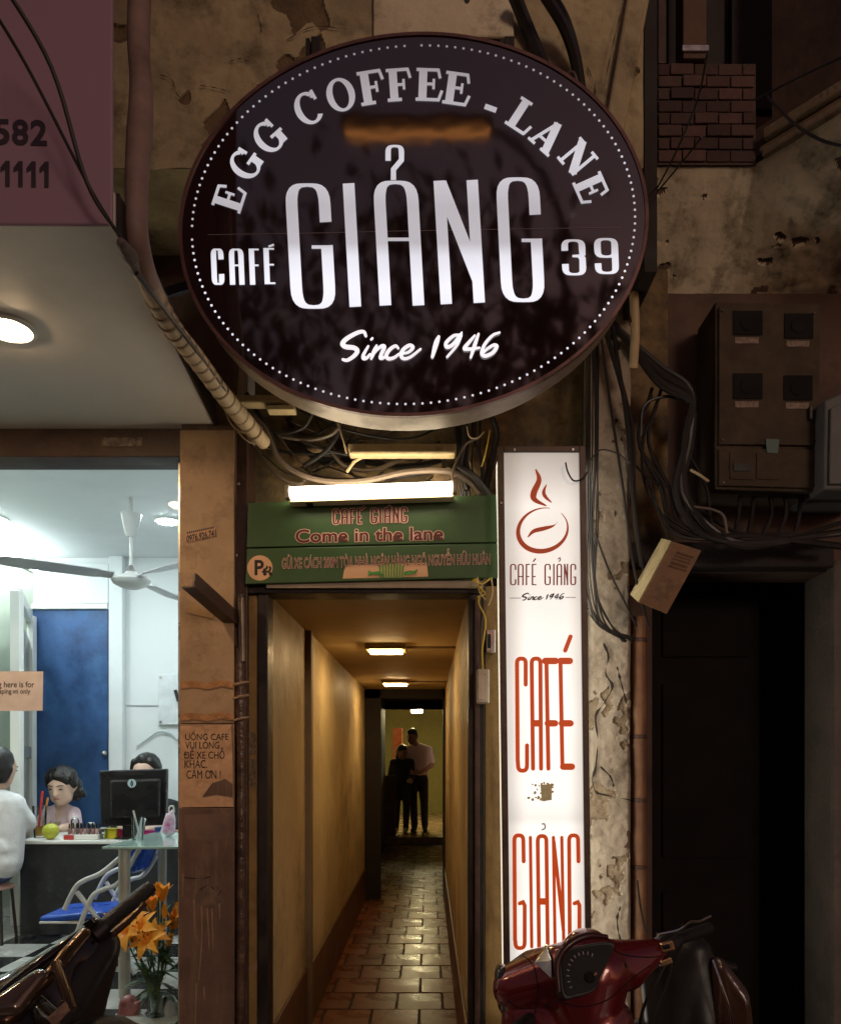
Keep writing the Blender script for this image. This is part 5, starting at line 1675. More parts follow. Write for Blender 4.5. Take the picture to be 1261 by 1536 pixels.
def hbp(u, v, e=0.0015):
    nrm = fu.cross(fv).normalized()
    if nrm.y > 0:
        nrm = -nrm
    return f4[0] + fu * u + fv * v + nrm * e


for (v0, v1) in ((0.12, 0.155), (0.18, 0.2), (0.225, 0.25), (0.28, 0.32), (0.34, 0.37)):
    mb = MB()
    u = 0.28
    while u < 0.84:
        w_ = random.uniform(0.025, 0.06)
        mb.add([hbp(u, v0, 0.002), hbp(min(u + w_, 0.86), v0, 0.002), hbp(min(u + w_, 0.86), v1, 0.002), hbp(u, v1, 0.002)], [(0, 1, 2, 3)])
        u += w_ + random.uniform(0.012, 0.025)
    mb.build('worn_print', mat('print_dk', (0.13, 0.06, 0.035), rough=0.7), hb, fixn=False)['kind'] = 'stuff'
MB().add([hbp(0.24, 0.52), hbp(0.8, 0.55), hbp(0.78, 0.85), hbp(0.6, 0.9), hbp(0.26, 0.84)], [(0, 1, 2, 3, 4)]).build('torn_label', mat('torn_lab', (0.3, 0.2, 0.11), (0.14, 0.08, 0.05), scale=40, rough=0.8), hb, fixn=False)
MB().tube([P(1005, 818, 2.9), P(985, 760, 2.94), P(970, 700, 2.98)], 0.003, 6, smooth=4).build('wire', cable_m, hb, smooth=True)

# small boxes and yellow wires at the right jamb
sb = thing('switch_box', P(735, 980, 2.96), 'small square metal switch box on the timber post by the light box', 'switch')
MB().prism([P(729, 944, 2.93), P(743, 944, 2.93), P(743, 979, 2.93), P(729, 979, 2.93)], (0, 0.05, 0)).build('case', steel, sb, bevel=0.004)
MB().prism([P(731, 951, 2.926), P(736, 951, 2.926), P(736, 972, 2.926), P(731, 972, 2.926)], (0, 0.0035, 0)).build('rocker', black_matte, sb, bevel=0.001)
cb2 = thing('junction_box', P(724, 1056, 2.95), 'pale metal junction box with yellow wires on the right passage jamb', 'box')
MB().prism([P(715, 1003, 2.9), P(734, 1003, 2.9), P(734, 1055, 2.9), P(715, 1055, 2.9)], (0, 0.05, 0)).build('case', mat('pale_metal', (0.6, 0.55, 0.45), (0.45, 0.4, 0.32), rough=0.35, metal=0.5), cb2, bevel=0.006)
MB().prism([P(717, 1008, 2.8965), P(725, 1008, 2.8965), P(725, 1050, 2.8965), P(717, 1050, 2.8965)], (0, 0.0032, 0)).build('cover', MATS['pale_metal'], cb2, bevel=0.002)
bundle('yellow_wires', P(722, 990, 2.92), 'twisted yellow and pale wires hanging from the green board to the junction box',
       [([(712, 868, 2.91), (722, 885, 2.9), (718, 905, 2.9), (728, 930, 2.9), (723, 975, 2.9), (724, 1004, 2.92)], 0.0035, cable_y),
        ([(728, 868, 2.91), (718, 882, 2.9), (726, 905, 2.9), (722, 950, 2.91), (721, 1004, 2.92)], 0.0032, cable_g),
        ([(708, 870, 2.9), (722, 876, 2.89), (735, 868, 2.9)], 0.003, cable_y), ([(737, 866, 2.91), (738, 890, 2.9), (732, 908, 2.9)], 0.003, cable_w),
        ([(715, 878, 2.89), (727, 890, 2.885), (716, 896, 2.89)], 0.003, cable_y), ([(716, 866, 2.9), (719, 888, 2.89), (728, 900, 2.89)], 0.003, cable_w)], 'wires', 'wire')

# angle iron bracket and bits of pipe at the left jamb
ab = thing('angle_iron_bracket', P(345, 945, 2.85), 'rusty angle iron bracket sticking out from the pillar edge towards the shop', 'bracket')
a, b_ = P(283, 880, 2.62), P(352, 940, 2.94)
MB().bar(a, b_, 0.05, 0.006).build('flange', brown_steel, ab)
MB().bar(a + Vector((0.018, 0, 0.024)), b_ + Vector((0.018, 0, 0.024)), 0.006, 0.05).build('web', brown_steel, ab)
sp_ = thing('steel_tube_stub', P(363, 990, 2.93), 'short upright steel tube strapped to the left jamb of the passage', 'tube')
MB().tube([P(362, 895, 2.9), P(364, 992, 2.92)], 0.014, 12).build('tube', mat('old_steel', (0.3, 0.25, 0.2), (0.18, 0.14, 0.11), rough=0.35, metal=0.8), sp_, smooth=True)
MB().lathe(P(362, 894, 2.9), [(0.016, -0.006), (0.016, 0.004)], 12).build('collar', dark_steel, sp_)
wr = thing('taped_post', P(361, 1200, 2.93), 'dark post wrapped in shiny packing tape between pillar and passage', 'post')
blob('wrap', [[(*P(359, 975, 2.93), 0.022), (*P(361, 1060, 2.93), 0.028)], [(*P(361, 1060, 2.93), 0.028), (*P(362, 1130, 2.93), 0.02)], [(*P(362, 1130, 2.93), 0.02), (*P(361, 1536, 2.93), 0.02)], [(*P(361, 1536, 2.93), 0.02), (PX(361, 2.93), 2.93, 0.01, 0.02)]],
     mat('tape_dark', (0.11, 0.06, 0.04), (0.045, 0.028, 0.022), rough=0.25, scale=12, bump=0.7, bscale=30), wr, voxel=0.008, smooth=2)
for py in (1025, 1045, 1078):
    MB().tube([P(350, py + 3, 2.9), P(361, py, 2.885), P(373, py - 2, 2.9)], 0.005, 6, smooth=4).build('tape_fold', mat('tape_shine', (0.3, 0.2, 0.14), rough=0.15), wr, smooth=True)

# papers on the pillar
yq = PY - 0.0075
nt_ = thing('parking_notice', P(308, 1210, yq), 'torn orange paper notice with five lines of black capitals on the pillar', 'notice')
MB().prism([P(270.5, 1089, yq + 0.004), P(347, 1087, yq + 0.004), P(349, 1150, yq + 0.004), P(350, 1210, yq + 0.004), P(269, 1211, yq + 0.004)], (0, 0.003, 0)).build('sheet', paper_or, nt_)
MB().prism([P(303, 1196, yq + 0.0025), P(318, 1175, yq + 0.0025), P(338, 1168, yq + 0.0025), P(349, 1176, yq + 0.0025), P(349, 1196, yq + 0.0025), P(325, 1192, yq + 0.0025)], (0, 0.001, 0)).build('torn_spot', brown_panel, nt_)
for k, (txt, bx_) in enumerate((('UỐNG CAFE', (278, 1095, 343, 1110)), ('VUI LÒNG', (278, 1110, 329, 1123)), ('DỂ XE CHỖ', (277, 1121, 337, 1138)), ('KHÁC.', (277, 1137, 311, 1152)), ('CẢM ON !', (280, 1151, 331, 1168)))):
    mb = MB()
    text_fit(mb, txt, bx_, plane_at(yq + 0.003))
    if k == 4:
        ribbon(mb, [(314, 1159), (316.5, 1157.5), (316.5, 1155)], 1.3, 1.3, plane_at(yq + 0.0029))
    if k == 2:
        ribbon(mb, [(275.5, 1131.5), (281, 1131.5)], 1.5, 1.5, plane_at(yq + 0.0029))
    mb.build('text_line', ink, nt_, fixn=False)
stk = thing('phone_sticker', P(301, 815, PY - 0.003), 'small tilted sticker printed with a phone number high on the tan board', 'sticker')
ps = lambda dx: [P(279, 800, PY - 0.003), P(323, 791, PY - 0.003), P(325, 804, PY - 0.003), P(281, 814, PY - 0.003)]
MB().prism(ps(0), (0, 0.002, 0)).build('sheet', mat('stick', (0.5, 0.27, 0.13), rough=0.6), stk)
mb = MB()
text_fit(mb, '0976.926.741', (280, 803, 324, 814), plane_at(PY - 0.0036), slope=0.21, offset=0.035)
mb.build('digits', mat('blue_ink', (0.02, 0.018, 0.04)), stk, fixn=False)
mb = MB()
for k in range(14):
    x = 281 + k * 2.9
    mb.add([P(x, 801 - 0.21 * (x - 281), PY - 0.0036), P(x + 2, 801 - 0.21 * (x + 2 - 281), PY - 0.0036), P(x + 2, 798 - 0.21 * (x + 2 - 281), PY - 0.0036), P(x, 798 - 0.21 * (x - 281), PY - 0.0036)], [(0, 1, 2, 3)])
mb.build('small_print', mat('blue_ink', (0.02, 0.018, 0.04)), stk, fixn=False)['kind'] = 'stuff'
tg_ = tag(MB().prism([P(283, 905, PY - 0.003), P(320, 915, PY - 0.003), P(321, 929, PY - 0.003), P(300, 924, PY - 0.003), P(281, 919, PY - 0.003)], (0, 0.002, 0)).build('paper_scrap', mat('scrap_p', (0.36, 0.22, 0.1), (0.25, 0.15, 0.07), scale=20), None, loc=P(300, 929, PY)), 'brown torn paper scrap on the tan board under the angle iron', 'paper')
for k, (py, lab) in enumerate(((1026, 'upper shiny strip of clear tape across the tan board above the notice'), (1074, 'lower shiny strip of clear tape across the tan board above the notice'))):
    mb = MB()
    pts = [(271, py + 2), (290, py), (310, py + 3), (330, py - 1), (351, py + 2)]
    vs = [P(x, y_ - 5, PY - 0.003 - 0.002 * (i % 2)) for i, (x, y_) in enumerate(pts)] + [P(x, y_ + 5, PY - 0.003 - 0.002 * ((i + 1) % 2)) for i, (x, y_) in enumerate(pts)]
    mb.add(vs, [(i, i + 1, i + 6, i + 5) for i in range(4)])
    tag(mb.build('tape_strip', mat('clear_tape', (0.42, 0.22, 0.1), (0.3, 0.15, 0.07), rough=0.12, scale=30, bump=0.5, bscale=50), None, loc=P(310, py, PY), fixn=False), lab, 'tape', 'clear tape strips on the pillar')
ls = tag(MB().prism([P(152, 656, HB - 0.0035), P(213, 656, HB - 0.0035), P(213, 669, HB - 0.0035), P(152, 669, HB - 0.0035)], (0, 0.003, 0)).build('header_sticker', mat('hdr_st', (0.3, 0.22, 0.18), (0.05, 0.03, 0.03), scale=45), None, loc=P(182, 669, HB)), 'worn printed sticker on the brown beam above the shop glass', 'sticker')
gn = thing('window_notice', P(30, 1067, 3.02), 'pink paper with two lines of print stuck on the shop glass', 'notice')
MB().prism([P(-60, 1007, 3.022), P(65, 1007, 3.022), P(64, 1066, 3.022), P(-60, 1067, 3.022)], (0, 0.0015, 0)).build('sheet', mat('pink_paper', (0.92, 0.87, 0.86), rough=0.6), gn)
for txt, bx_ in (('Parking here is for', (-29, 1022, 52, 1034)), ('aping.vn only', (-1, 1033, 46, 1043))):
    mb = MB()
    text_fit(mb, txt, bx_, plane_at(3.0212), offset=0.01)
    mb.build('text_line', ink, gn, fixn=False)
st_ = thing('jamb_sticker', P(378, 1185, 2.985), 'vertical strip of worn printed stickers on the timber post', 'sticker')
for k, (y0, y1) in enumerate(((1098, 1132), (1138, 1180))):
    MB().prism([P(373, y0, 2.986), P(384, y0, 2.986), P(384, y1, 2.986), P(373, y1, 2.986)], (0, 0.0015, 0)).build('label_sheet', mat('jamb_lab', (0.3, 0.2, 0.1), (0.05, 0.035, 0.03), scale=70), st_)
sj = tag(MB().prism([P(373, 1450, 2.985), P(386, 1440, 2.985), P(386, 1455, 2.985), P(373, 1466, 2.985)], (0, 0.0015, 0)).build('tape_scrap', mat('scrap_p', (0.36, 0.22, 0.1)), None, loc=P(380, 1460, 2.985)), 'slanted brown tape scrap low on the timber post', 'tape')
for k, (x, py, lab) in enumerate(((358, 726, 'topmost pale screw head on the brown steel channel'), (354, 833, 'lower pale screw head on the brown steel channel'))):
    tag(MB().lathe(P(x, py, 2.957), [(0.008, 0.0), (0.007, 0.004), (0.003, 0.006)], 10, Matrix.Rotation(PI / 2, 3, 'X')).build('screw_head', steel, None, loc=P(x, py, 2.957)), lab, 'screw')

# ================================================================== INSIDE THE SHOP
bd = thing('blue_door', (PX(104, 5.95), 5.95, SF), 'dark blue painted door in the back wall of the shop', 'door')
MB().box(PX(46, 5.95), PX(162, 5.95), 5.955, 5.9995, SF + 0.005, PZ(914, 5.95)).build('leaf', blue_door_m, bd, bevel=0.004)
MB().box(PX(46, 5.95), PX(163, 5.95), 5.93, 5.9545, PZ(914, 5.95) + 0.001, PZ(906, 5.95)).build('head_trim', white_paint, bd, bevel=0.003)
MB().ball((PX(156, 5.93), 5.935, PZ(1130, 5.93)), 0.022, 10, 8).build('knob', steel, bd, smooth=True)
gd = thing('glass_door', (PX(38, 5.4), 5.3, SF), 'open white framed glass door at the left of the blue door', 'door')
ga, gb_ = Vector((PX(26, 5.0), 5.0, 0)), Vector((PX(47, 5.9), 5.9, 0))
for (p, ww) in ((ga, 0.06), (gb_, 0.06)):
    MB().box(p.x - 0.03, p.x + 0.03, p.y - 0.03, p.y + 0.03, SF, PZ(905, 5.4)).build('stile', white_paint, gd, bevel=0.004)
for z in (SF + 0.05, PZ(1128, 5.4), PZ(908, 5.4)):
    MB().bar((ga.x, ga.y + 0.03, z), (gb_.x, gb_.y - 0.03, z), 0.035, 0.08).build('rail', white_paint if z > 1.5 else mat('grey_paint', (0.25, 0.27, 0.27)), gd, bevel=0.003)
MB().bar((ga.x, ga.y + 0.03, 1.28), (gb_.x, gb_.y - 0.03, 1.28), 0.006, 1.9).build('pane', mat_glass('door_glass', (0.75, 0.83, 0.8), 1.0), gd)
wbd = thing('whiteboard', P(252, 1087, 5.98), 'white board on the back wall partly hidden by the pillar', 'board')
MB().box(PX(238, 5.98), PX(290, 5.98), 5.975, 5.999, PZ(1087, 5.98), PZ(1012, 5.98)).build('sheet', mat('board_w', (0.82, 0.85, 0.88), rough=0.2), wbd, bevel=0.003)
for (x, py) in ((241, 1016), (241, 1083)):
    MB().lathe(P(x, py, 5.974), [(0.012, 0), (0.01, 0.004)], 8, Matrix.Rotation(PI / 2, 3, 'X')).build('screw', steel, wbd)
MB().bar(P(263, 1035, 5.96), P(268, 1052, 5.96), 0.02, 0.02).build('pen_clip', black_matte, wbd)
cl = tag(MB().tube([P(205, 1120, 5.985), P(222, 1108, 5.985), P(238, 1098, 5.985), P(255, 1100, 5.985), P(268, 1112, 5.985)], 0.006, 6, smooth=5).build('wall_cable', mat('cable_lt', (0.5, 0.55, 0.55)), None, smooth=True, loc=P(238, 1110, 5.985)), 'thin pale cable arching across the white back wall above the woman', 'cable')

# ceiling fan
fc = Vector((PX(197, 4.6), 4.6, 2.40))
fan = thing('ceiling_fan', (fc.x, fc.y, SCZ), 'white three blade ceiling fan hanging in the shop', 'fan')
fw = mat('fan_white', (0.72, 0.72, 0.7), (0.64, 0.64, 0.63), rough=0.35)
zt_ = PZ(771, 4.6)
MB().lathe((fc.x, fc.y, zt_), [(0.06, 0.0), (0.058, -0.012), (0.032, -0.125), (0.02, -0.135)], 24).build('canopy_cup', fw, fan, smooth=True)
MB().tube([(fc.x, fc.y, SCZ), (fc.x, fc.y, 2.45)], 0.011, 10).build('rod', fw, fan, smooth=True)
MB().lathe((fc.x, fc.y, 2.385), [(0.02, 0.075), (0.045, 0.035), (0.1, 0.025), (0.112, 0.005), (0.1, -0.015), (0.05, -0.04), (0.01, -0.045)], 28).build('motor', fw, fan, smooth=True)
MB().lathe((fc.x, fc.y, 2.41), [(0.048, 0.0), (0.012, 0.07)], 20).build('motor_cone', mat('cone_grey', (0.3, 0.29, 0.28), rough=0.5), fan, smooth=True)
for ang in (216, 322, 84):
    d = Vector((math.cos(R(ang)), math.sin(R(ang)), 0))
    s_ = Vector((-d.y, d.x, 0))
    prof = []
    for i, (t_, w_) in enumerate(((0.10, 0.03), (0.17, 0.035), (0.2, 0.055), (0.4, 0.068), (0.6, 0.07), (0.66, 0.06), (0.69, 0.03))):
        prof.append((fc + d * t_ + s_ * w_ + Vector((0, 0, 0.012 + 0.012)), fc + d * t_ - s_ * w_ + Vector((0, 0, -0.012 + 0.012))))
    mb = MB()
    vs = [a for a, _ in prof] + [b2 for _, b2 in prof]
    n = len(prof)
    vs2 = [v + Vector((0, 0, -0.004)) for v in vs]
    fs = [(i, i + 1, n + i + 1, n + i) for i in range(n - 1)] + [(2 * n + i, 3 * n + i, 3 * n + i + 1, 2 * n + i + 1) for i in range(n - 1)]
    fs += [(i, 2 * n + i, 2 * n + i + 1, i + 1) for i in range(n - 1)] + [(n + i, n + i + 1, 3 * n + i + 1, 3 * n + i) for i in range(n - 1)]
    fs += [(0, n, 3 * n, 2 * n), (n - 1, 3 * n - 1, 4 * n - 1, 2 * n - 1)]
    mb.add(vs + vs2, fs)
    mb.build('blade', mat('blade_grey', (0.5, 0.5, 0.52), (0.42, 0.42, 0.44), rough=0.4), fan, smooth=False)

# table with black cloth
TY0, TY1 = 4.70, 5.25
TZ = PZ(1261, TY0)
tx0, tx1 = PX(30, TY0), SX1 - 0.1
tb_ = thing('cloth_table', ((tx0 + tx1) / 2, (TY0 + TY1) / 2, SF), 'long low table with white top and black cloth front in the shop', 'table')
MB().box(tx0 - 0.02, tx1 - 0.0, TY0 - 0.015, TY1, TZ - 0.02, TZ).build('table_top', white_paint, tb_, bevel=0.004)
vs, fs = [], []
nn = 60
for j in range(9):
    for i in range(nn + 1):
        x = tx0 + (tx1 - tx0) * i / nn
        z = SF + 0.01 + (TZ - 0.021 - SF - 0.01) * j / 8
        vs.append((x, TY0 + 0.0 + 0.012 * math.sin(i * 0.9 + 0.3 * j) * (1 - j / 8) + 0.008 * MN.noise(Vector((x * 6, z * 5, 0))), z))
fs = [(j * (nn + 1) + i, j * (nn + 1) + i + 1, (j + 1) * (nn + 1) + i + 1, (j + 1) * (nn + 1) + i) for j in range(8) for i in range(nn)]
MB().add(vs, fs).build('cloth', mat('black_cloth', (0.03, 0.032, 0.036), (0.018, 0.019, 0.022), rough=0.55, scale=5, bump=0.3, bscale=12, dirt=(0.12, 0.12, 0.12), dscale=30, damt=0.25), tb_, smooth=True, fixn=False)
for x in (tx0 + 0.05, tx1 - 0.08):
    for y_ in (TY0 + 0.08, TY1 - 0.06):
        MB().box(x - 0.02, x + 0.02, y_ - 0.02, y_ + 0.02, SF, TZ - 0.021).build('leg', steel, tb_)


def on_table(px, Y):
    return Vector((PX(px, Y), Y, TZ))


# fruit
c = on_table(76, 4.76)
ft = thing('fruit', c, 'round yellow-green fruit at the left end of the cloth table', 'fruit')
blob('flesh', [[(c.x, c.y, c.z + 0.05, (0.05, 0.05, 0.05)), (c.x + 0.006, c.y, c.z + 0.053, (0.047, 0.05, 0.048))]], mat('fruit_y', (0.5, 0.5, 0.05), (0.38, 0.42, 0.04), rough=0.35, scale=8), ft, voxel=0.006, smooth=4)
MB().tube([(c.x, c.y, c.z + 0.098), (c.x + 0.004, c.y, c.z + 0.112)], 0.004, 6).build('stem', wood_post, ft)
# tall drink with straws
c = on_table(60, 4.86)
dg_ = thing('drink_glass', c, 'tall clear glass with orange drink and two straws beside the girl', 'glass')
gm = mat_glass('cup_glass', (0.93, 0.95, 0.96), 1.2)
MB().lathe(c, [(0.032, 0.001), (0.034, 0.01), (0.044, 0.2), (0.041, 0.2), (0.031, 0.012)], 20).build('cup', gm, dg_, smooth=True)
MB().lathe(c, [(0.03, 0.013), (0.034, 0.07)], 18).build('drink', mat('juice', (0.75, 0.4, 0.03), rough=0.2), dg_, smooth=True)
MB().tube([c + Vector((-0.01, 0, 0.03)), c + Vector((0.018, 0, 0.29))], 0.007, 8).build('straw', mat('straw_red', (0.75, 0.05, 0.03), rough=0.3), dg_, smooth=True)
MB().tube([c + Vector((0.01, 0.01, 0.03)), c + Vector((0.045, 0.01, 0.25))], 0.007, 8).build('straw', mat('straw_or', (0.75, 0.3, 0.06), rough=0.3), dg_, smooth=True)
c = on_table(85, 4.8)
# little bottle rack
c = on_table(128, 4.80)
rk = thing('bottle_rack', c, 'white tray of small dark nail polish bottles in front of the girl', 'tray')
MB().box(c.x - 0.1, c.x + 0.1, c.y - 0.05, c.y + 0.05, c.z + 0.001, c.z + 0.03).build('tray', white_paint, rk, bevel=0.004)
for i in range(8):
    for j in range(2):
        x = c.x - 0.085 + i * 0.024
        b2 = MB().lathe((x, c.y - 0.025 + j * 0.05, c.z + 0.0305), [(0.009, 0), (0.01, 0.004), (0.01, 0.03), (0.005, 0.036)], 8).build('bottle', mat('polish%d' % (i % 3), ((0.3, 0.16, 0.14), (0.45, 0.3, 0.28), (0.2, 0.12, 0.12))[i % 3], rough=0.15), rk, smooth=True)
        MB().lathe((x, c.y - 0.025 + j * 0.05, c.z + 0.0668), [(0.005, 0), (0.0045, 0.03)], 8).build('cap', black_gloss, b2, smooth=True)
for px, Y, s3, cc, nm, lab in ((105, 4.76, (0.06, 0.04, 0.03), (0.5, 0.05, 0.03), 'red_box', 'small red box left of the bottle tray on the table'), (168, 4.82, (0.075, 0.05, 0.065), (0.7, 0.62, 0.03), 'yellow_box', 'bright yellow box right of the bottle tray on the table'),
                               (183, 4.84, (0.05, 0.05, 0.06), (0.5, 0.02, 0.12), 'crimson_box', 'crimson box between the yellow box and the monitor'), (222, 4.84, (0.1, 0.06, 0.05), (0.7, 0.03, 0.28), 'pink_box', 'hot pink packet in front of the monitor base'),
                               (241, 4.85, (0.06, 0.05, 0.07), (0.05, 0.16, 0.5), 'blue_packet', 'blue packet near the woman at the right end of the table'), (262, 4.84, (0.08, 0.05, 0.05), (0.6, 0.35, 0.25), 'peach_box', 'peach coloured box beside the pillar on the cloth table')):
    c = on_table(px, Y)
    o_ = thing(nm, c, lab, 'box')
    m_ = mat('c_' + nm, cc, rough=0.4)
    M_ = Matrix.Rotation(random.uniform(-0.3, 0.3), 3, 'Z')
    MB().obox(c + Vector((0, 0, s3[2] * 0.42)), (s3[0], s3[1], s3[2] * 0.83), M_).build('base', m_, o_, bevel=0.005)
    MB().obox(c + Vector((0, 0, s3[2] * 0.915)), (s3[0] * 1.04, s3[1] * 1.04, s3[2] * 0.16), M_).build('lid', m_, o_, bevel=0.004)
for px, Y, h, lab in ((137, 4.93, 0.09, 'small clear glass jar behind the bottle tray'), (156, 4.8, 0.07, 'small clear cup right of the bottle tray'), (113, 4.9, 0.13, 'clear plastic bottle in front of the girl')):
    c = on_table(px, Y)
    o_ = thing('clear_jar', c, lab, 'jar')
    MB().lathe(c, [(0.024, 0.001), (0.026, 0.006), (0.026, h * 0.8), (0.018, h * 0.9)], 14).build('body', mat_glass('jar_glass', (0.8, 0.85, 0.86), 1.5), o_, smooth=True)
    MB().lathe(c, [(0.019, h * 0.9 + 0.0005), (0.018, h)], 14).build('lid', white_paint, o_, smooth=True)

# monitor seen from behind
mo = thing('computer_monitor', on_table(200, 4.8), 'black computer monitor seen from behind on the cloth table', 'monitor')
mb_m = mat('monitor_black', (0.02, 0.018, 0.02), (0.014, 0.013, 0.014), rough=0.3)
YM = 4.74
MB().prism([P(149, 1156, YM), P(250, 1153, YM), P(249, 1238, YM), P(151, 1240, YM)], (0, 0.045, 0)).build('shell', mb_m, mo, bevel=0.008)
MB().prism([P(164, 1170, YM - 0.035), P(240, 1168, YM - 0.035), P(239, 1226, YM - 0.035), P(165, 1228, YM - 0.035)], (0, 0.034, 0)).build('rear_hump', mb_m, mo, bevel=0.014)
MB().prism([P(180, 1159, YM - 0.004), P(215, 1158, YM - 0.004), P(215, 1163, YM - 0.004), P(180, 1164, YM - 0.004)], (0, 0.003, 0)).build('vent_slot', black_matte, mo)
mb = MB()
pm = lambda x, y_: P(x, y_, YM - 0.0365)
mb.add([pm(198 + 6.5 * math.cos(a * PI / 12), 1175 + 6.5 * math.sin(a * PI / 12)) for a in range(24)], [tuple(range(24))])
em = mb.build('badge', mat('badge_w', (0.55, 0.72, 0.78), rough=0.3), mo, fixn=False)
mb = MB()
pm2 = lambda x, y_: P(x, y_, YM - 0.0372)
ribbon(mb, [(198, 1171), (196.4, 1176), (198, 1179), (199.6, 1176), (198, 1171)], 1.6, 1.6, pm2)
mb.build('badge_drop', ink, em, fixn=False)
MB().box(PX(185, 4.8), PX(215, 4.8), 4.79, 4.83, TZ, PZ(1236, 4.8)).build('stand', mb_m, mo)
MB().lathe(on_table(200, 4.86) + Vector((0, 0, 0.001)), [(0.11, 0), (0.11, 0.008), (0.05, 0.018)], 24).build('base', mb_m, mo, smooth=True)

# glass table close to the window, with steel legs
GZ = 0.955
gt = thing('glass_table', (-1.2, 3.8, SF), 'frosted glass table on steel tube legs just behind the shop window', 'table')
MB().box(PX(153, 3.46), SX1 - 0.06, 3.46, 4.1, GZ - 0.012, GZ).build('top', mat('frost_glass', (0.5, 0.68, 0.62), (0.46, 0.63, 0.58), rough=0.12, coat=0.6), gt, bevel=0.003)
for (x, y_, r_) in ((PX(187, 3.52), 3.52, 0.026), (-1.0, 3.52, 0.022), (PX(187, 3.52), 4.02, 0.022), (-0.98, 4.0, 0.026)):
    MB().tube([(x, y_, SF), (x, y_, GZ - 0.0125)], r_, 16).build('leg', grey_tube, gt, smooth=True)
    
c = Vector((PX(207, 3.75), 3.75, GZ))
gc = thing('empty_glass', c, 'empty clear glass with white straw on the frosted glass table', 'glass')
MB().lathe(c, [(0.024, 0.001), (0.026, 0.008), (0.03, 0.11), (0.028, 0.11), (0.023, 0.01)], 18).build('cup', gm, gc, smooth=True)
MB().tube([c + Vector((0.01, 0, 0.012)), c + Vector((-0.022, 0, 0.14))], 0.005, 8).build('straw', white_paint, gc, smooth=True)
# plastic bag with pink print on the glass table side
c = Vector((PX(254, 3.9), 3.9, GZ))
bgx = thing('printed_bag', c, 'white plastic bag with pink print standing on the glass table beside the pillar', 'bag')
blob('bag', [[(c.x, c.y, c.z + 0.025, (0.032, 0.03, 0.025)), (c.x + 0.005, c.y, c.z + 0.09, (0.028, 0.025, 0.03))], [(c.x + 0.005, c.y, c.z + 0.1, 0.02), (c.x + 0.02, c.y, c.z + 0.13, 0.008)]], mat('bag_print', (0.75, 0.72, 0.76), (0.6, 0.1, 0.35), rough=0.35, scale=22, bump=0.4, bscale=40), bgx, voxel=0.008, smooth=2)
MB().tube([c + Vector((0.0, 0, 0.11)), c + Vector((0.0, 0, 0.145)), c + Vector((0.02, 0, 0.15)), c + Vector((0.024, 0, 0.12))], 0.004, 6, smooth=4).build('handle', white_paint, bgx, smooth=True)

# blue folding chair
CHY = 3.95
ch = thing('folding_chair', (PX(125, CHY), CHY, SF), 'low folding chair with blue seat and white tube frame', 'chair')
sz = PZ(1376, CHY)
s0 = Vector((PX(122, CHY), CHY, sz))
blob('seat', [[(s0.x - 0.14, s0.y - 0.08, s0.z + 0.01, (0.03, 0.03, 0.018)), (s0.x + 0.14, s0.y - 0.08, s0.z + 0.03, (0.03, 0.03, 0.018)), (s0.x - 0.12, s0.y + 0.17, s0.z + 0.02, (0.03, 0.03, 0.018)), (s0.x + 0.14, s0.y + 0.17, s0.z + 0.035, (0.03, 0.03, 0.018))]], mat('seat_blue', (0.02, 0.09, 0.5), (0.016, 0.07, 0.42), rough=0.3), ch, voxel=0.01, smooth=4)
MB().obox(s0 + Vector((0.005, 0.04, -0.004)), (0.33, 0.3, 0.012)).build('seat_pan', white_paint, ch, bevel=0.005)
wt_ = mat('chair_tube', (0.72, 0.73, 0.75), (0.62, 0.63, 0.65), rough=0.3)


def cpt(px, py, Y):
    return P(px, py, Y)


for k, (dy) in enumerate((-0.11, 0.19)):
    Yk = CHY + dy
    q = Vector((0.02 * k, dy, 0.0))
    MB().tube([cpt(112, 1358, CHY) + q, cpt(128, 1326, CHY) + q, cpt(142, 1315, CHY) + q, cpt(165, 1305, CHY) + q, cpt(190, 1285, CHY) + q, cpt(215, 1262, CHY) + q, cpt(228, 1225, CHY) + q], 0.012, 10, smooth=6).build('frame_tube', wt_, ch, smooth=True)
    MB().tube([cpt(134, 1382, CHY) + q, cpt(152, 1340, CHY) + q, cpt(170, 1328, CHY) + q, cpt(192, 1318, CHY) + q, cpt(222, 1268, CHY) + q], 0.012, 10, smooth=6).build('frame_tube', wt_, ch, smooth=True)
    A = cpt(130, 1332, CHY) + q
    MB().tube([A, Vector((PX(160, CHY), CHY + dy, sz + 0.02)), Vector((PX(215, CHY), CHY + dy, SF + 0.012))], 0.012, 10).build('leg', wt_, ch, smooth=True)
    MB().tube([cpt(150, 1345, CHY) + q, Vector((PX(105, CHY), CHY + dy, SF + 0.012))], 0.012, 10).build('leg', wt_, ch, smooth=True)
MB().prism([cpt(196, 1268, CHY + 0.04) + Vector((0, -0.1, 0)), cpt(213, 1268, CHY + 0.04) + Vector((0, -0.1, 0)), cpt(205, 1305, CHY + 0.04) + Vector((0, -0.1, 0)), cpt(194, 1312, CHY + 0.04) + Vector((0, -0.1, 0))], (0.02, 0.26, 0)).build('backrest', MATS['seat_blue'], ch, bevel=0.006)

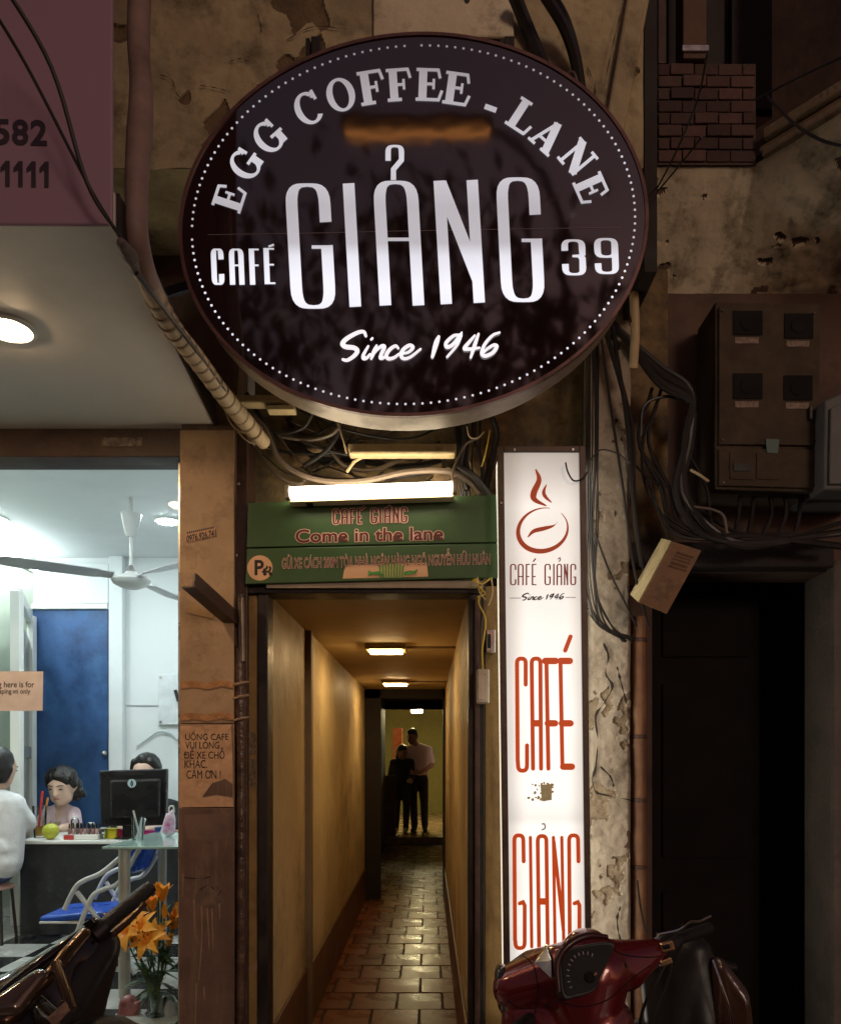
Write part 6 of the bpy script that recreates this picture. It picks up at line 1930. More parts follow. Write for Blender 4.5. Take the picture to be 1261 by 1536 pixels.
# stool
stz = PZ(1326, 4.55)
stl = thing('plastic_stool', (PX(-6, 4.55), 4.55, SF), 'low pinkish round stool under the person in white shirt', 'stool')
MB().lathe((PX(-6, 4.55), 4.55, stz - 0.03), [(0.085, 0.0), (0.1, 0.006), (0.1, 0.022), (0.085, 0.03)], 20).build('seat', mat('stool_pink', (0.5, 0.3, 0.26), rough=0.4), stl, smooth=True)
for sx in (-1, 1):
    for sy in (-1, 1):
        MB().tube([(PX(-6, 4.55) + sx * 0.06, 4.55 + sy * 0.06, stz - 0.03), (PX(-6, 4.55) + sx * 0.08, 4.55 + sy * 0.08, SF)], 0.009, 8).build('leg', dark_steel, stl, smooth=True)

# ------------------------------------------------------------------ people
skin = mat('skin', (0.62, 0.4, 0.3), (0.57, 0.36, 0.26), rough=0.5, scale=20)
hair = mat('hair', (0.016, 0.012, 0.011), (0.01, 0.008, 0.007), rough=0.35, scale=50, bump=0.4, bscale=120)
eye_m = mat('eye_dark', (0.015, 0.01, 0.01), rough=0.3)
lip_m = mat('lip', (0.5, 0.2, 0.18), rough=0.5)


def hand_hulls(w_, f, s_, up, sc_=1.0, curl=0.5):
    """palm at wrist w_, fingers along f, thumb towards s_"""
    w_, f, s_, up = Vector(w_), Vector(f).normalized(), Vector(s_).normalized(), Vector(up).normalized()
    k = sc_
    hs = [[(*(w_), 0.022 * k), (*(w_ + f * 0.075 * k + s_ * 0.026 * k), 0.013 * k), (*(w_ + f * 0.075 * k - s_ * 0.026 * k), 0.013 * k)]]
    for i, (o_, l) in enumerate(((0.03, 0.068), (0.01, 0.076), (-0.01, 0.07), (-0.03, 0.055))):
        a_ = w_ + f * 0.078 * k + s_ * o_ * k
        m_ = a_ + f * l * 0.5 * k - up * 0.006 * k * curl
        e_ = m_ + f * l * 0.5 * k * (1 - 0.3 * curl) - up * 0.03 * k * curl
        hs += [[(*a_, 0.009 * k), (*m_, 0.0085 * k)], [(*m_, 0.0085 * k), (*e_, 0.007 * k)]]
    t0 = w_ + f * 0.02 * k + s_ * 0.022 * k
    t1 = t0 + f * 0.03 * k + s_ * 0.03 * k
    t2 = t1 + f * 0.03 * k + s_ * 0.008 * k
    hs += [[(*t0, 0.013 * k), (*t1, 0.01 * k)], [(*t1, 0.01 * k), (*t2, 0.008 * k)]]
    return hs


def head_hulls(c, f, sc_=1.0):
    """head centre c, facing f (horizontal-ish)"""
    c, f = Vector(c), Vector(f).normalized()
    s_ = f.cross(Vector((0, 0, 1))).normalized()
    u = s_.cross(f).normalized()
    k = sc_

    def q(a_, b2, d_, r_):
        p = c + s_ * a_ * k + f * b2 * k + u * d_ * k
        return (p.x, p.y, p.z, r_ * k if not isinstance(r_, tuple) else tuple(x * k for x in r_))
    hs = [[q(0, -0.015, 0.035, 0.082), q(0, 0.02, 0.02, 0.074), q(0, 0.035, -0.04, 0.05), q(0, 0.045, -0.085, 0.028), q(0.03, 0.02, -0.06, 0.04), q(-0.03, 0.02, -0.06, 0.04)],
          [q(0, 0.088, 0.02, 0.007), q(0, 0.104, -0.018, 0.011), q(0.01, 0.09, -0.022, 0.008), q(-0.01, 0.09, -0.022, 0.008)],
          [q(0.078, 0.0, 0.015, 0.012), q(0.08, -0.012, 0.005, 0.018), q(0.074, -0.003, -0.02, 0.01)], [q(-0.078, 0.0, 0.015, 0.012), q(-0.08, -0.012, 0.005, 0.018), q(-0.074, -0.003, -0.02, 0.01)]]
    return hs, q


def face_bits(parent, q, looking_down=True):
    for s_ in (1, -1):
        p = q(0.031 * s_, 0.083, 0.012, 0.01)
        MB().ball(p[:3], (p[3] * 1.5, p[3] * 0.7, p[3] * (0.45 if looking_down else 0.6)), 10, 6).build('eye', eye_m, parent, smooth=True)
        a_, b2, c2 = q(0.014 * s_, 0.09, 0.034, .1), q(0.032 * s_, 0.09, 0.04, .1), q(0.05 * s_, 0.076, 0.034, .1)
        MB().tube([a_[:3], b2[:3], c2[:3]], 0.0032, 6, smooth=3).build('eyebrow', hair, parent, smooth=True)
    p = q(0, 0.083, -0.052, 0.01)
    MB().ball(p[:3], (p[3] * 1.9, p[3] * 0.8, p[3] * 0.55), 10, 6).build('mouth', lip_m, parent, smooth=True)


def person(name, loc, label):
    return thing(name, loc, label, 'person')


# seated person with back to the window
X, Y0 = PX(-16, 4.55), 4.55
p1 = person('person', (X, Y0, stz), 'person in white shirt and jeans sitting with back to the window')
hc_ = Vector((PX(-2, 4.6), 4.62, 1.275))
hs, q = head_hulls(hc_, (0.25, 1, -0.25), 1.0)
sh = 1.08
hs += [[(hc_.x, hc_.y - 0.02, hc_.z - 0.06, 0.05), (X, Y0 + 0.03, sh + 0.02, 0.055)],
       [(X + 0.15, Y0 + 0.02, sh - 0.04, 0.045), (X + 0.17, Y0 + 0.1, 0.93, 0.04)], [(X + 0.17, Y0 + 0.1, 0.93, 0.038), (X + 0.06, Y0 + 0.24, 0.885, 0.028)],
       [(X - 0.15, Y0 + 0.02, sh - 0.04, 0.045), (X - 0.17, Y0 + 0.1, 0.93, 0.04)], [(X - 0.17, Y0 + 0.1, 0.93, 0.038), (X - 0.08, Y0 + 0.24, 0.885, 0.028)],
       [(X, Y0 + 0.02, sh, (0.14, 0.06, 0.04)), (X, Y0, stz + 0.1, (0.12, 0.08, 0.08))],
       [(X - 0.07, Y0, stz + 0.075, 0.068), (X - 0.3, Y0 + 0.04, stz + 0.075, 0.058)], [(X + 0.06, Y0 + 0.03, stz + 0.075, 0.068), (X - 0.24, Y0 + 0.11, stz + 0.09, 0.058)],
       [(X - 0.3, Y0 + 0.04, stz + 0.07, 0.055), (X - 0.32, Y0 + 0.02, SF + 0.06, 0.042)], [(X - 0.24, Y0 + 0.11, stz + 0.08, 0.055), (X - 0.28, Y0 + 0.1, SF + 0.06, 0.042)],
       [(X - 0.32, Y0 + 0.02, SF + 0.04, 0.038), (X - 0.44, Y0 + 0.02, SF + 0.034, 0.03)], [(X - 0.28, Y0 + 0.1, SF + 0.04, 0.038), (X - 0.4, Y0 + 0.1, SF + 0.034, 0.03)]]
hs += hand_hulls((X + 0.06, Y0 + 0.24, 0.885), (-0.6, 0.6, 0), (-0.6, -0.6, 0), (0, 0, 1)) + hand_hulls((X - 0.08, Y0 + 0.24, 0.885), (0.6, 0.6, 0), (0.6, -0.6, 0), (0, 0, 1))
body = blob('body', hs, skin, p1, voxel=0.008, smooth=3)
face_bits(p1, q)
blob('hair', [[q(0, -0.03, 0.045, 0.092)[:3] + (0.092,), q(0, -0.045, -0.01, 0.085)[:3] + (0.085,)], [q(0, -0.055, -0.01, 0.07)[:3] + (0.075,), q(0, -0.06, -0.08, 0.05)[:3] + (0.055,)],
              [q(0.06, -0.02, 0.0, 0.03)[:3] + (0.04,), q(0.06, -0.03, -0.06, 0.03)[:3] + (0.03,)], [q(-0.06, -0.02, 0.0, 0.03)[:3] + (0.04,), q(-0.06, -0.03, -0.06, 0.03)[:3] + (0.03,)]], hair, p1, voxel=0.008, smooth=3)
wsh = mat('white_shirt', (0.72, 0.72, 0.74), (0.64, 0.64, 0.67), rough=0.8, scale=5, bump=0.5, bscale=14, dist=0.02)
blob('shirt', [[(X - 0.13, Y0 + 0.02, sh - 0.01, 0.07), (X + 0.13, Y0 + 0.02, sh - 0.01, 0.07), (X, Y0 + 0.03, sh + 0.03, 0.068)], [(X - 0.12, Y0 + 0.02, sh - 0.02, 0.085), (X + 0.12, Y0 + 0.02, sh - 0.02, 0.085), (X - 0.1, Y0 - 0.01, stz + 0.14, 0.1), (X + 0.1, Y0 - 0.01, stz + 0.14, 0.1)],
               [(X - 0.1, Y0 - 0.02, stz + 0.13, 0.1), (X + 0.1, Y0 - 0.02, stz + 0.13, 0.1)], [(X - 0.05, Y0 - 0.03, stz + 0.24, 0.095), (X + 0.1, Y0 - 0.025, stz + 0.21, 0.09)],
               [(X + 0.14, Y0 + 0.02, sh - 0.03, 0.066), (X + 0.175, Y0 + 0.08, 0.96, 0.06)], [(X - 0.14, Y0 + 0.02, sh - 0.03, 0.066), (X - 0.175, Y0 + 0.08, 0.96, 0.06)]], wsh, p1, voxel=0.009, smooth=3)
jn = mat('jeans', (0.06, 0.09, 0.2), (0.035, 0.055, 0.13), rough=0.85, scale=9, bump=0.3)
blob('jeans', [[(X - 0.07, Y0 - 0.01, stz + 0.088, 0.086), (X + 0.07, Y0 - 0.01, stz + 0.088, 0.086)], [(X - 0.07, Y0, stz + 0.08, 0.078), (X - 0.3, Y0 + 0.04, stz + 0.08, 0.068)], [(X + 0.06, Y0 + 0.03, stz + 0.08, 0.078), (X - 0.24, Y0 + 0.11, stz + 0.09, 0.068)],
               [(X - 0.3, Y0 + 0.04, stz + 0.07, 0.064), (X - 0.32, Y0 + 0.02, SF + 0.09, 0.052)], [(X - 0.24, Y0 + 0.11, stz + 0.08, 0.064), (X - 0.28, Y0 + 0.1, SF + 0.09, 0.052)]], jn, p1, voxel=0.01, smooth=3)

# little girl behind the table
GX, GY = PX(92, 5.42), 5.42
p2 = person('person', (GX, GY, SF), 'little girl with dark hair in pale pink top looking down at the table')
hc_ = Vector((PX(93, 5.32), 5.32, PZ(1181, 5.32)))
hs, q = head_hulls(hc_, (0.0, -1, -0.28), 1.06)
gs_ = 0.985
hs += [[(hc_.x, hc_.y + 0.02, hc_.z - 0.05, 0.042), (GX, GY, gs_ + 0.01, 0.045)], [(GX, GY, gs_ - 0.03, (0.075, 0.05, 0.045)), (GX, GY + 0.02, 0.62, (0.1, 0.075, 0.06))],
       [(GX + 0.088, GY, gs_ - 0.04, 0.04), (GX + 0.12, GY - 0.06, 0.87, 0.034)], [(GX + 0.12, GY - 0.06, 0.87, 0.033), (GX + 0.1, GY - 0.2, TZ + 0.03, 0.024)],
       [(GX - 0.088, GY, gs_ - 0.04, 0.04), (GX - 0.12, GY - 0.06, 0.87, 0.034)], [(GX - 0.12, GY - 0.06, 0.87, 0.033), (GX - 0.06, GY - 0.2, TZ + 0.03, 0.024)],
       [(GX - 0.06, GY, 0.6, 0.06), (GX - 0.07, GY - 0.05, SF + 0.06, 0.04)], [(GX + 0.06, GY, 0.6, 0.06), (GX + 0.07, GY - 0.05, SF + 0.06, 0.04)]]
hs += hand_hulls((GX + 0.1, GY - 0.2, TZ + 0.03), (-0.4, -0.8, -0.05), (-0.8, 0.4, 0), (0, 0, 1), 0.8) + hand_hulls((GX - 0.06, GY - 0.2, TZ + 0.03), (0.3, -0.8, -0.05), (0.8, 0.3, 0), (0, 0, 1), 0.8)
blob('body', hs, mat('skin_pale', (0.72, 0.5, 0.4), (0.68, 0.46, 0.36), rough=0.5, scale=20), p2, voxel=0.006, smooth=3)
face_bits(p2, q)


def H(q, *a):
    r_ = q(*a)
    return r_


blob('hair', [[H(q, 0, -0.03, 0.05, 0.092), H(q, 0, -0.045, 0.0, 0.085), H(q, 0, 0.015, 0.085, 0.05)], [H(q, 0.06, 0.03, 0.07, 0.03), H(q, 0.078, 0.0, 0.02, 0.026), H(q, 0.04, -0.02, 0.07, 0.06)], [H(q, -0.06, 0.03, 0.07, 0.03), H(q, -0.078, 0.0, 0.02, 0.026), H(q, -0.04, -0.02, 0.07, 0.06)],
              [H(q, 0.03, 0.055, 0.085, 0.026), H(q, 0.055, 0.045, 0.055, 0.024)], [H(q, 0.0, 0.06, 0.092, 0.024), H(q, -0.04, 0.055, 0.08, 0.026), H(q, -0.06, 0.045, 0.05, 0.02)],
              [H(q, 0.05, -0.05, 0.0, 0.06), H(q, 0.06, -0.05, -0.07, 0.04)], [H(q, -0.05, -0.05, 0.0, 0.06), H(q, -0.065, -0.05, -0.07, 0.04)], [H(q, -0.075, -0.04, -0.02, 0.03), H(q, -0.11, -0.04, -0.06, 0.024)]], hair, p2, voxel=0.006, smooth=3)
pk = mat('pink_top', (0.74, 0.6, 0.66), (0.7, 0.52, 0.6), rough=0.8, scale=6, bump=0.4, bscale=18)
tp_ = blob('top', [[(GX - 0.075, GY, gs_ - 0.025, 0.045), (GX + 0.075, GY, gs_ - 0.025, 0.045), (GX, GY + 0.01, gs_ + 0.0, 0.05), (GX - 0.08, GY + 0.01, 0.66, 0.08), (GX + 0.08, GY + 0.01, 0.66, 0.08)],
                   [(GX + 0.085, GY, gs_ - 0.03, 0.052), (GX + 0.12, GY - 0.045, 0.89, 0.046)], [(GX - 0.085, GY, gs_ - 0.03, 0.052), (GX - 0.12, GY - 0.045, 0.89, 0.046)]], pk, p2, voxel=0.008, smooth=3)
MB().prism([(GX - 0.02, GY - 0.081, 0.9), (GX + 0.035, GY - 0.081, 0.91), (GX + 0.03, GY - 0.081, 0.86), (GX - 0.03, GY - 0.081, 0.85)], (0, 0.006, 0)).build('print_patch', mat('print_p', (0.35, 0.28, 0.26), (0.5, 0.42, 0.2), scale=60), tp_)
MB().ball(q(-0.075, 0.02, 0.03, 0.01)[:3], 0.011, 8, 6).build('hair_clip', white_paint, p2, smooth=True)
blob('trousers', [[(GX - 0.06, GY, 0.63, 0.075), (GX + 0.06, GY, 0.63, 0.075)], [(GX - 0.065, GY, 0.6, 0.066), (GX - 0.07, GY - 0.05, SF + 0.05, 0.05)], [(GX + 0.065, GY, 0.6, 0.066), (GX + 0.07, GY - 0.05, SF + 0.05, 0.05)]], jn, p2, voxel=0.01, smooth=3)

# woman behind the monitor
WX, WY = PX(226, 5.45), 5.5
p3 = person('person', (WX, WY, SF), 'dark haired woman half hidden behind the monitor')
hc_ = Vector((PX(219, 5.4), 5.4, PZ(1160, 5.4)))
hs, q = head_hulls(hc_, (-0.05, -1, -0.15), 1.05)
ws = 1.02
hs += [[(hc_.x, hc_.y + 0.03, hc_.z - 0.07, 0.045), (WX, WY, ws + 0.01, 0.05)], [(WX, WY, ws - 0.03, (0.15, 0.08, 0.05)), (WX, WY, 0.6, (0.13, 0.1, 0.06))],
       [(WX + 0.17, WY, ws - 0.05, 0.045), (WX + 0.21, WY - 0.1, 0.87, 0.04)], [(WX + 0.21, WY - 0.1, 0.87, 0.037), (WX + 0.12, WY - 0.26, TZ + 0.03, 0.027)], [(WX - 0.17, WY, ws - 0.05, 0.045), (WX - 0.21, WY - 0.1, 0.87, 0.04)], [(WX - 0.21, WY - 0.1, 0.87, 0.037), (WX - 0.12, WY - 0.26, TZ + 0.03, 0.027)],
       [(WX - 0.08, WY, 0.6, 0.08), (WX - 0.09, WY - 0.05, SF + 0.06, 0.05)], [(WX + 0.08, WY, 0.6, 0.08), (WX + 0.09, WY - 0.05, SF + 0.06, 0.05)]]
hs += hand_hulls((WX + 0.12, WY - 0.26, TZ + 0.03), (-0.5, -0.6, 0), (-0.6, 0.5, 0), (0, 0, 1), 0.9) + hand_hulls((WX - 0.12, WY - 0.26, TZ + 0.03), (0.5, -0.6, 0), (0.6, 0.5, 0), (0, 0, 1), 0.9)
blob('body', hs, MATS['skin_pale'], p3, voxel=0.008, smooth=3)
face_bits(p3, q)
blob('hair', [[H(q, 0, -0.03, 0.045, 0.094), H(q, 0, -0.05, -0.02, 0.085), H(q, 0, 0.01, 0.085, 0.055)], [H(q, 0.055, 0.03, 0.08, 0.028), H(q, 0.082, 0.005, 0.03, 0.022), H(q, 0.06, -0.03, 0.04, 0.04)], [H(q, -0.055, 0.03, 0.08, 0.028), H(q, -0.082, 0.005, 0.03, 0.022), H(q, -0.06, -0.03, 0.04, 0.04)],
              [H(q, 0, -0.06, -0.02, 0.06), H(q, 0, -0.08, -0.12, 0.04)]], hair, p3, voxel=0.008, smooth=3)
blob('jacket', [[(WX - 0.15, WY, ws - 0.03, 0.055), (WX + 0.15, WY, ws - 0.03, 0.055), (WX, WY + 0.01, ws + 0.005, 0.06), (WX - 0.11, WY, 0.66, 0.1), (WX + 0.11, WY, 0.66, 0.1)], [(WX + 0.17, WY, ws - 0.05, 0.06), (WX + 0.21, WY - 0.1, 0.87, 0.052)], [(WX + 0.21, WY - 0.1, 0.87, 0.05), (WX + 0.14, WY - 0.22, TZ + 0.04, 0.036)],
                [(WX - 0.17, WY, ws - 0.05, 0.06), (WX - 0.21, WY - 0.1, 0.87, 0.052)], [(WX - 0.21, WY - 0.1, 0.87, 0.05), (WX - 0.14, WY - 0.22, TZ + 0.04, 0.036)]], mat('dark_jacket', (0.03, 0.028, 0.032), rough=0.8, bump=0.3), p3, voxel=0.01, smooth=3)
blob('trousers', [[(WX - 0.08, WY, 0.63, 0.09), (WX + 0.08, WY, 0.63, 0.09)], [(WX - 0.085, WY, 0.6, 0.085), (WX - 0.09, WY - 0.05, SF + 0.05, 0.06)], [(WX + 0.085, WY, 0.6, 0.085), (WX + 0.09, WY - 0.05, SF + 0.05, 0.06)]], jn, p3, voxel=0.012, smooth=3)

# man at the far end of the passage
MX, MYY = PX(626, 12.9), 12.9
p4 = person('person', (MX, MYY, HF), 'man in pale shirt standing with bent head in the hall at the passage end')
def V(x, y_, z, r_):
    return (MX + x, MYY + y_, HF + z, r_)
hc_ = Vector((MX - 0.09, MYY - 0.08, HF + 1.56))
hs, q = head_hulls(hc_, (-0.55, -0.75, -0.35), 1.05)
hs += [[(hc_.x + 0.02, hc_.y + 0.03, hc_.z - 0.06, 0.052), V(-0.02, 0, 1.42, 0.06)], [V(-0.16, 0, 1.36, 0.06), V(0.16, 0, 1.36, 0.06), V(0, 0, 1.0, (0.15, 0.1, 0.08))], [V(0, 0, 1.02, (0.15, 0.1, 0.08)), V(0, 0, 0.9, (0.15, 0.1, 0.08))],
       [V(0.19, 0, 1.36, 0.05), V(0.24, 0.02, 1.1, 0.042)], [V(0.24, 0.02, 1.1, 0.04), V(0.05, -0.17, 0.98, 0.03)], [V(-0.19, 0, 1.36, 0.05), V(-0.24, -0.03, 1.1, 0.042)], [V(-0.24, -0.03, 1.1, 0.04), V(-0.12, -0.2, 0.98, 0.03)],
       [V(0.09, 0, 0.88, 0.085), V(0.11, -0.02, 0.5, 0.06)], [V(0.11, -0.02, 0.5, 0.058), V(0.12, 0.02, 0.09, 0.042)], [V(-0.09, 0, 0.88, 0.085), V(-0.07, -0.04, 0.5, 0.06)], [V(-0.07, -0.04, 0.5, 0.058), V(-0.05, 0, 0.09, 0.042)],
       [V(0.12, 0.03, 0.045, 0.042), V(0.13, -0.14, 0.035, 0.034)], [V(-0.05, 0.02, 0.045, 0.042), V(-0.08, -0.15, 0.035, 0.034)]]
hs += hand_hulls(V(0.05, -0.17, 0.98, 0)[:3], (-0.9, -0.4, 0), (0, 0, 1), (0.3, -0.9, 0)) + hand_hulls(V(-0.12, -0.2, 0.98, 0)[:3], (0.4, -0.8, 0), (0, 0, 1), (-0.8, -0.3, 0))
blob('body', hs, mat('skin_tan', (0.45, 0.27, 0.18), rough=0.5), p4, voxel=0.01, smooth=3)
face_bits(p4, q)
blob('hair', [[H(q, 0, -0.025, 0.05, 0.09), H(q, 0, -0.04, 0.0, 0.08), H(q, 0, 0.03, 0.09, 0.045)]], hair, p4, voxel=0.01, smooth=3)
blob('shirt', [[V(-0.16, 0, 1.36, 0.07), V(0.16, 0, 1.36, 0.07), V(0, 0.01, 1.4, 0.075), V(0, 0, 0.95, (0.17, 0.12, 0.05))], [V(0.19, 0, 1.36, 0.062), V(0.235, 0.015, 1.17, 0.058)], [V(-0.19, 0, 1.36, 0.062), V(-0.235, -0.02, 1.17, 0.058)]], mat('peach_shirt', (0.8, 0.7, 0.66), (0.72, 0.6, 0.56), rough=0.8, bump=0.3), p4, voxel=0.012, smooth=3)
blob('trousers', [[V(0, 0, 0.95, (0.155, 0.11, 0.05)), V(0.09, 0, 0.85, 0.095), V(-0.09, 0, 0.85, 0.095)], [V(0.09, 0, 0.85, 0.095), V(0.11, -0.02, 0.5, 0.072)], [V(0.11, -0.02, 0.5, 0.07), V(0.12, 0.02, 0.1, 0.058)], [V(-0.09, 0, 0.85, 0.095), V(-0.07, -0.04, 0.5, 0.072)], [V(-0.07, -0.04, 0.5, 0.07), V(-0.05, 0, 0.1, 0.058)]], mat('dark_trousers', (0.03, 0.028, 0.032), rough=0.85), p4, voxel=0.012, smooth=3)
for (x, x2, y_) in ((0.12, 0.13, -0.14), (-0.05, -0.08, -0.15)):
    blob('shoe', [[V(x, 0.03, 0.045, 0.048), V(x2, y_ - 0.01, 0.038, 0.038)]], black_matte, p4, voxel=0.008, smooth=2)
# dark clothed companion at his side
NX, NY = PX(603, 12.75), 12.75
p5 = person('person', (NX, NY, HF), 'smaller person in dark clothes beside the man in the pale shirt')
def V2(x, y_, z, r_):
    return (NX + x, NY + y_, HF + z * 0.86, r_ if isinstance(r_, tuple) else r_ * 0.9)
hc_ = Vector((NX - 0.0, NY - 0.04, HF + 1.3))
hs, q = head_hulls(hc_, (0.7, -0.6, -0.3), 0.98)
hs += [[(hc_.x, hc_.y + 0.03, hc_.z - 0.06, 0.045), V2(0, 0, 1.4, 0.05)], [V2(-0.13, 0, 1.33, 0.06), V2(0.13, 0, 1.33, 0.06), V2(0, 0, 0.95, (0.12, 0.09, 0.08))], [V2(0.15, 0, 1.33, 0.048), V2(0.17, -0.05, 1.06, 0.04)], [V2(0.17, -0.05, 1.06, 0.038), V2(0.1, -0.2, 0.98, 0.028)], [V2(-0.15, 0, 1.33, 0.048), V2(-0.2, 0, 1.06, 0.04)], [V2(-0.2, 0, 1.06, 0.038), V2(-0.17, -0.12, 0.85, 0.028)],
       [V2(0.07, 0, 0.88, 0.08), V2(0.07, -0.03, 0.5, 0.06)], [V2(0.07, -0.03, 0.5, 0.056), V2(0.06, 0, 0.09, 0.042)], [V2(-0.07, 0, 0.88, 0.08), V2(-0.09, 0.02, 0.5, 0.06)], [V2(-0.09, 0.02, 0.5, 0.056), V2(-0.1, 0.05, 0.09, 0.042)],
       [V2(0.06, 0.02, 0.05, 0.042), V2(0.05, -0.13, 0.045, 0.034)], [V2(-0.1, 0.06, 0.05, 0.042), V2(-0.12, -0.08, 0.045, 0.034)]]
hs += hand_hulls(V2(0.1, -0.2, 0.98, 0)[:3], (0.6, -0.6, 0), (0, 0, 1), (0.6, 0.6, 0), 0.9) + hand_hulls(V2(-0.17, -0.12, 0.85, 0)[:3], (0.1, -0.5, -0.7), (0.9, 0, 0), (0, -0.7, 0.5), 0.9)
blob('body', hs, MATS['skin_tan'], p5, voxel=0.01, smooth=3)
face_bits(p5, q)
blob('hair', [[H(q, 0, -0.025, 0.05, 0.09), H(q, 0, -0.04, 0.0, 0.085), H(q, 0, 0.03, 0.09, 0.045)], [H(q, 0, -0.05, 0, 0.07), H(q, 0, -0.06, -0.14, 0.05)]], hair, p5, voxel=0.01, smooth=3)
blob('jacket', [[V2(-0.14, 0, 1.33, 0.075), V2(0.14, 0, 1.33, 0.075), V2(0, 0, 0.92, (0.15, 0.11, 0.05))], [V2(0.15, 0, 1.33, 0.06), V2(0.17, -0.05, 1.06, 0.052)], [V2(0.17, -0.05, 1.06, 0.05), V2(0.11, -0.17, 0.99, 0.04)], [V2(-0.15, 0, 1.33, 0.06), V2(-0.2, 0, 1.06, 0.052)], [V2(-0.2, 0, 1.06, 0.05), V2(-0.175, -0.1, 0.89, 0.04)]], MATS['dark_jacket'], p5, voxel=0.012, smooth=3)
blob('trousers', [[V2(0.07, 0, 0.87, 0.095), V2(-0.07, 0, 0.87, 0.095)], [V2(0.07, 0, 0.86, 0.09), V2(0.07, -0.03, 0.5, 0.07)], [V2(0.07, -0.03, 0.5, 0.068), V2(0.06, 0, 0.1, 0.056)], [V2(-0.07, 0, 0.86, 0.09), V2(-0.09, 0.02, 0.5, 0.07)], [V2(-0.09, 0.02, 0.5, 0.068), V2(-0.1, 0.05, 0.1, 0.056)]], MATS['dark_trousers'], p5, voxel=0.012, smooth=3)
for (x, y0, x2, y_) in ((0.06, 0.02, 0.05, -0.13), (-0.1, 0.06, -0.12, -0.08)):
    blob('shoe', [[V2(x, y0, 0.055, 0.052), V2(x2, y_ - 0.01, 0.048, 0.042)]], mat('white_shoe', (0.6, 0.58, 0.55), (0.1, 0.09, 0.09), scale=14), p5, voxel=0.008, smooth=2)

# ------------------------------------------------------------------ flowers behind the glass
FY = 3.28
vz = SF
vx = PX(232, FY)
fv_ = thing('lily_bouquet', (vx, FY, vz), 'bouquet of orange lilies with dark leaves standing inside the shop window', 'flowers')
leafm = mat('lily_leaf', (0.05, 0.1, 0.03), (0.025, 0.055, 0.018), rough=0.45, scale=15)
petm = mat('petal_orange', (0.95, 0.45, 0.05), (0.9, 0.32, 0.02), rough=0.5, scale=30)
stm = mat('lily_stem', (0.07, 0.13, 0.03), rough=0.5)
rr = random.Random(5)
vase_top = P(236, 1494, FY)


def leafblade(mb, base, dirv, l, w_, droop=0.3):
    d = Vector(dirv).normalized()
    s_ = d.cross(Vector((0, 0, 1)))
    if s_.length < 1e-3:
        s_ = Vector((1, 0, 0))
    s_.normalize()
    pts = []
    for i in range(6):
        t_ = i / 5
        c = Vector(base) + d * l * t_ + Vector((0, 0, -droop * l * t_ * t_))
        pts.append((c, w_ * math.sin(PI * min(0.98, t_ * 0.9 + 0.08))))
    vs = [c + s_ * a_ for c, a_ in pts] + [c - s_ * a_ for c, a_ in pts]
    mb.add(vs, [(i, i + 1, 7 + i, 6 + i) for i in range(5)])


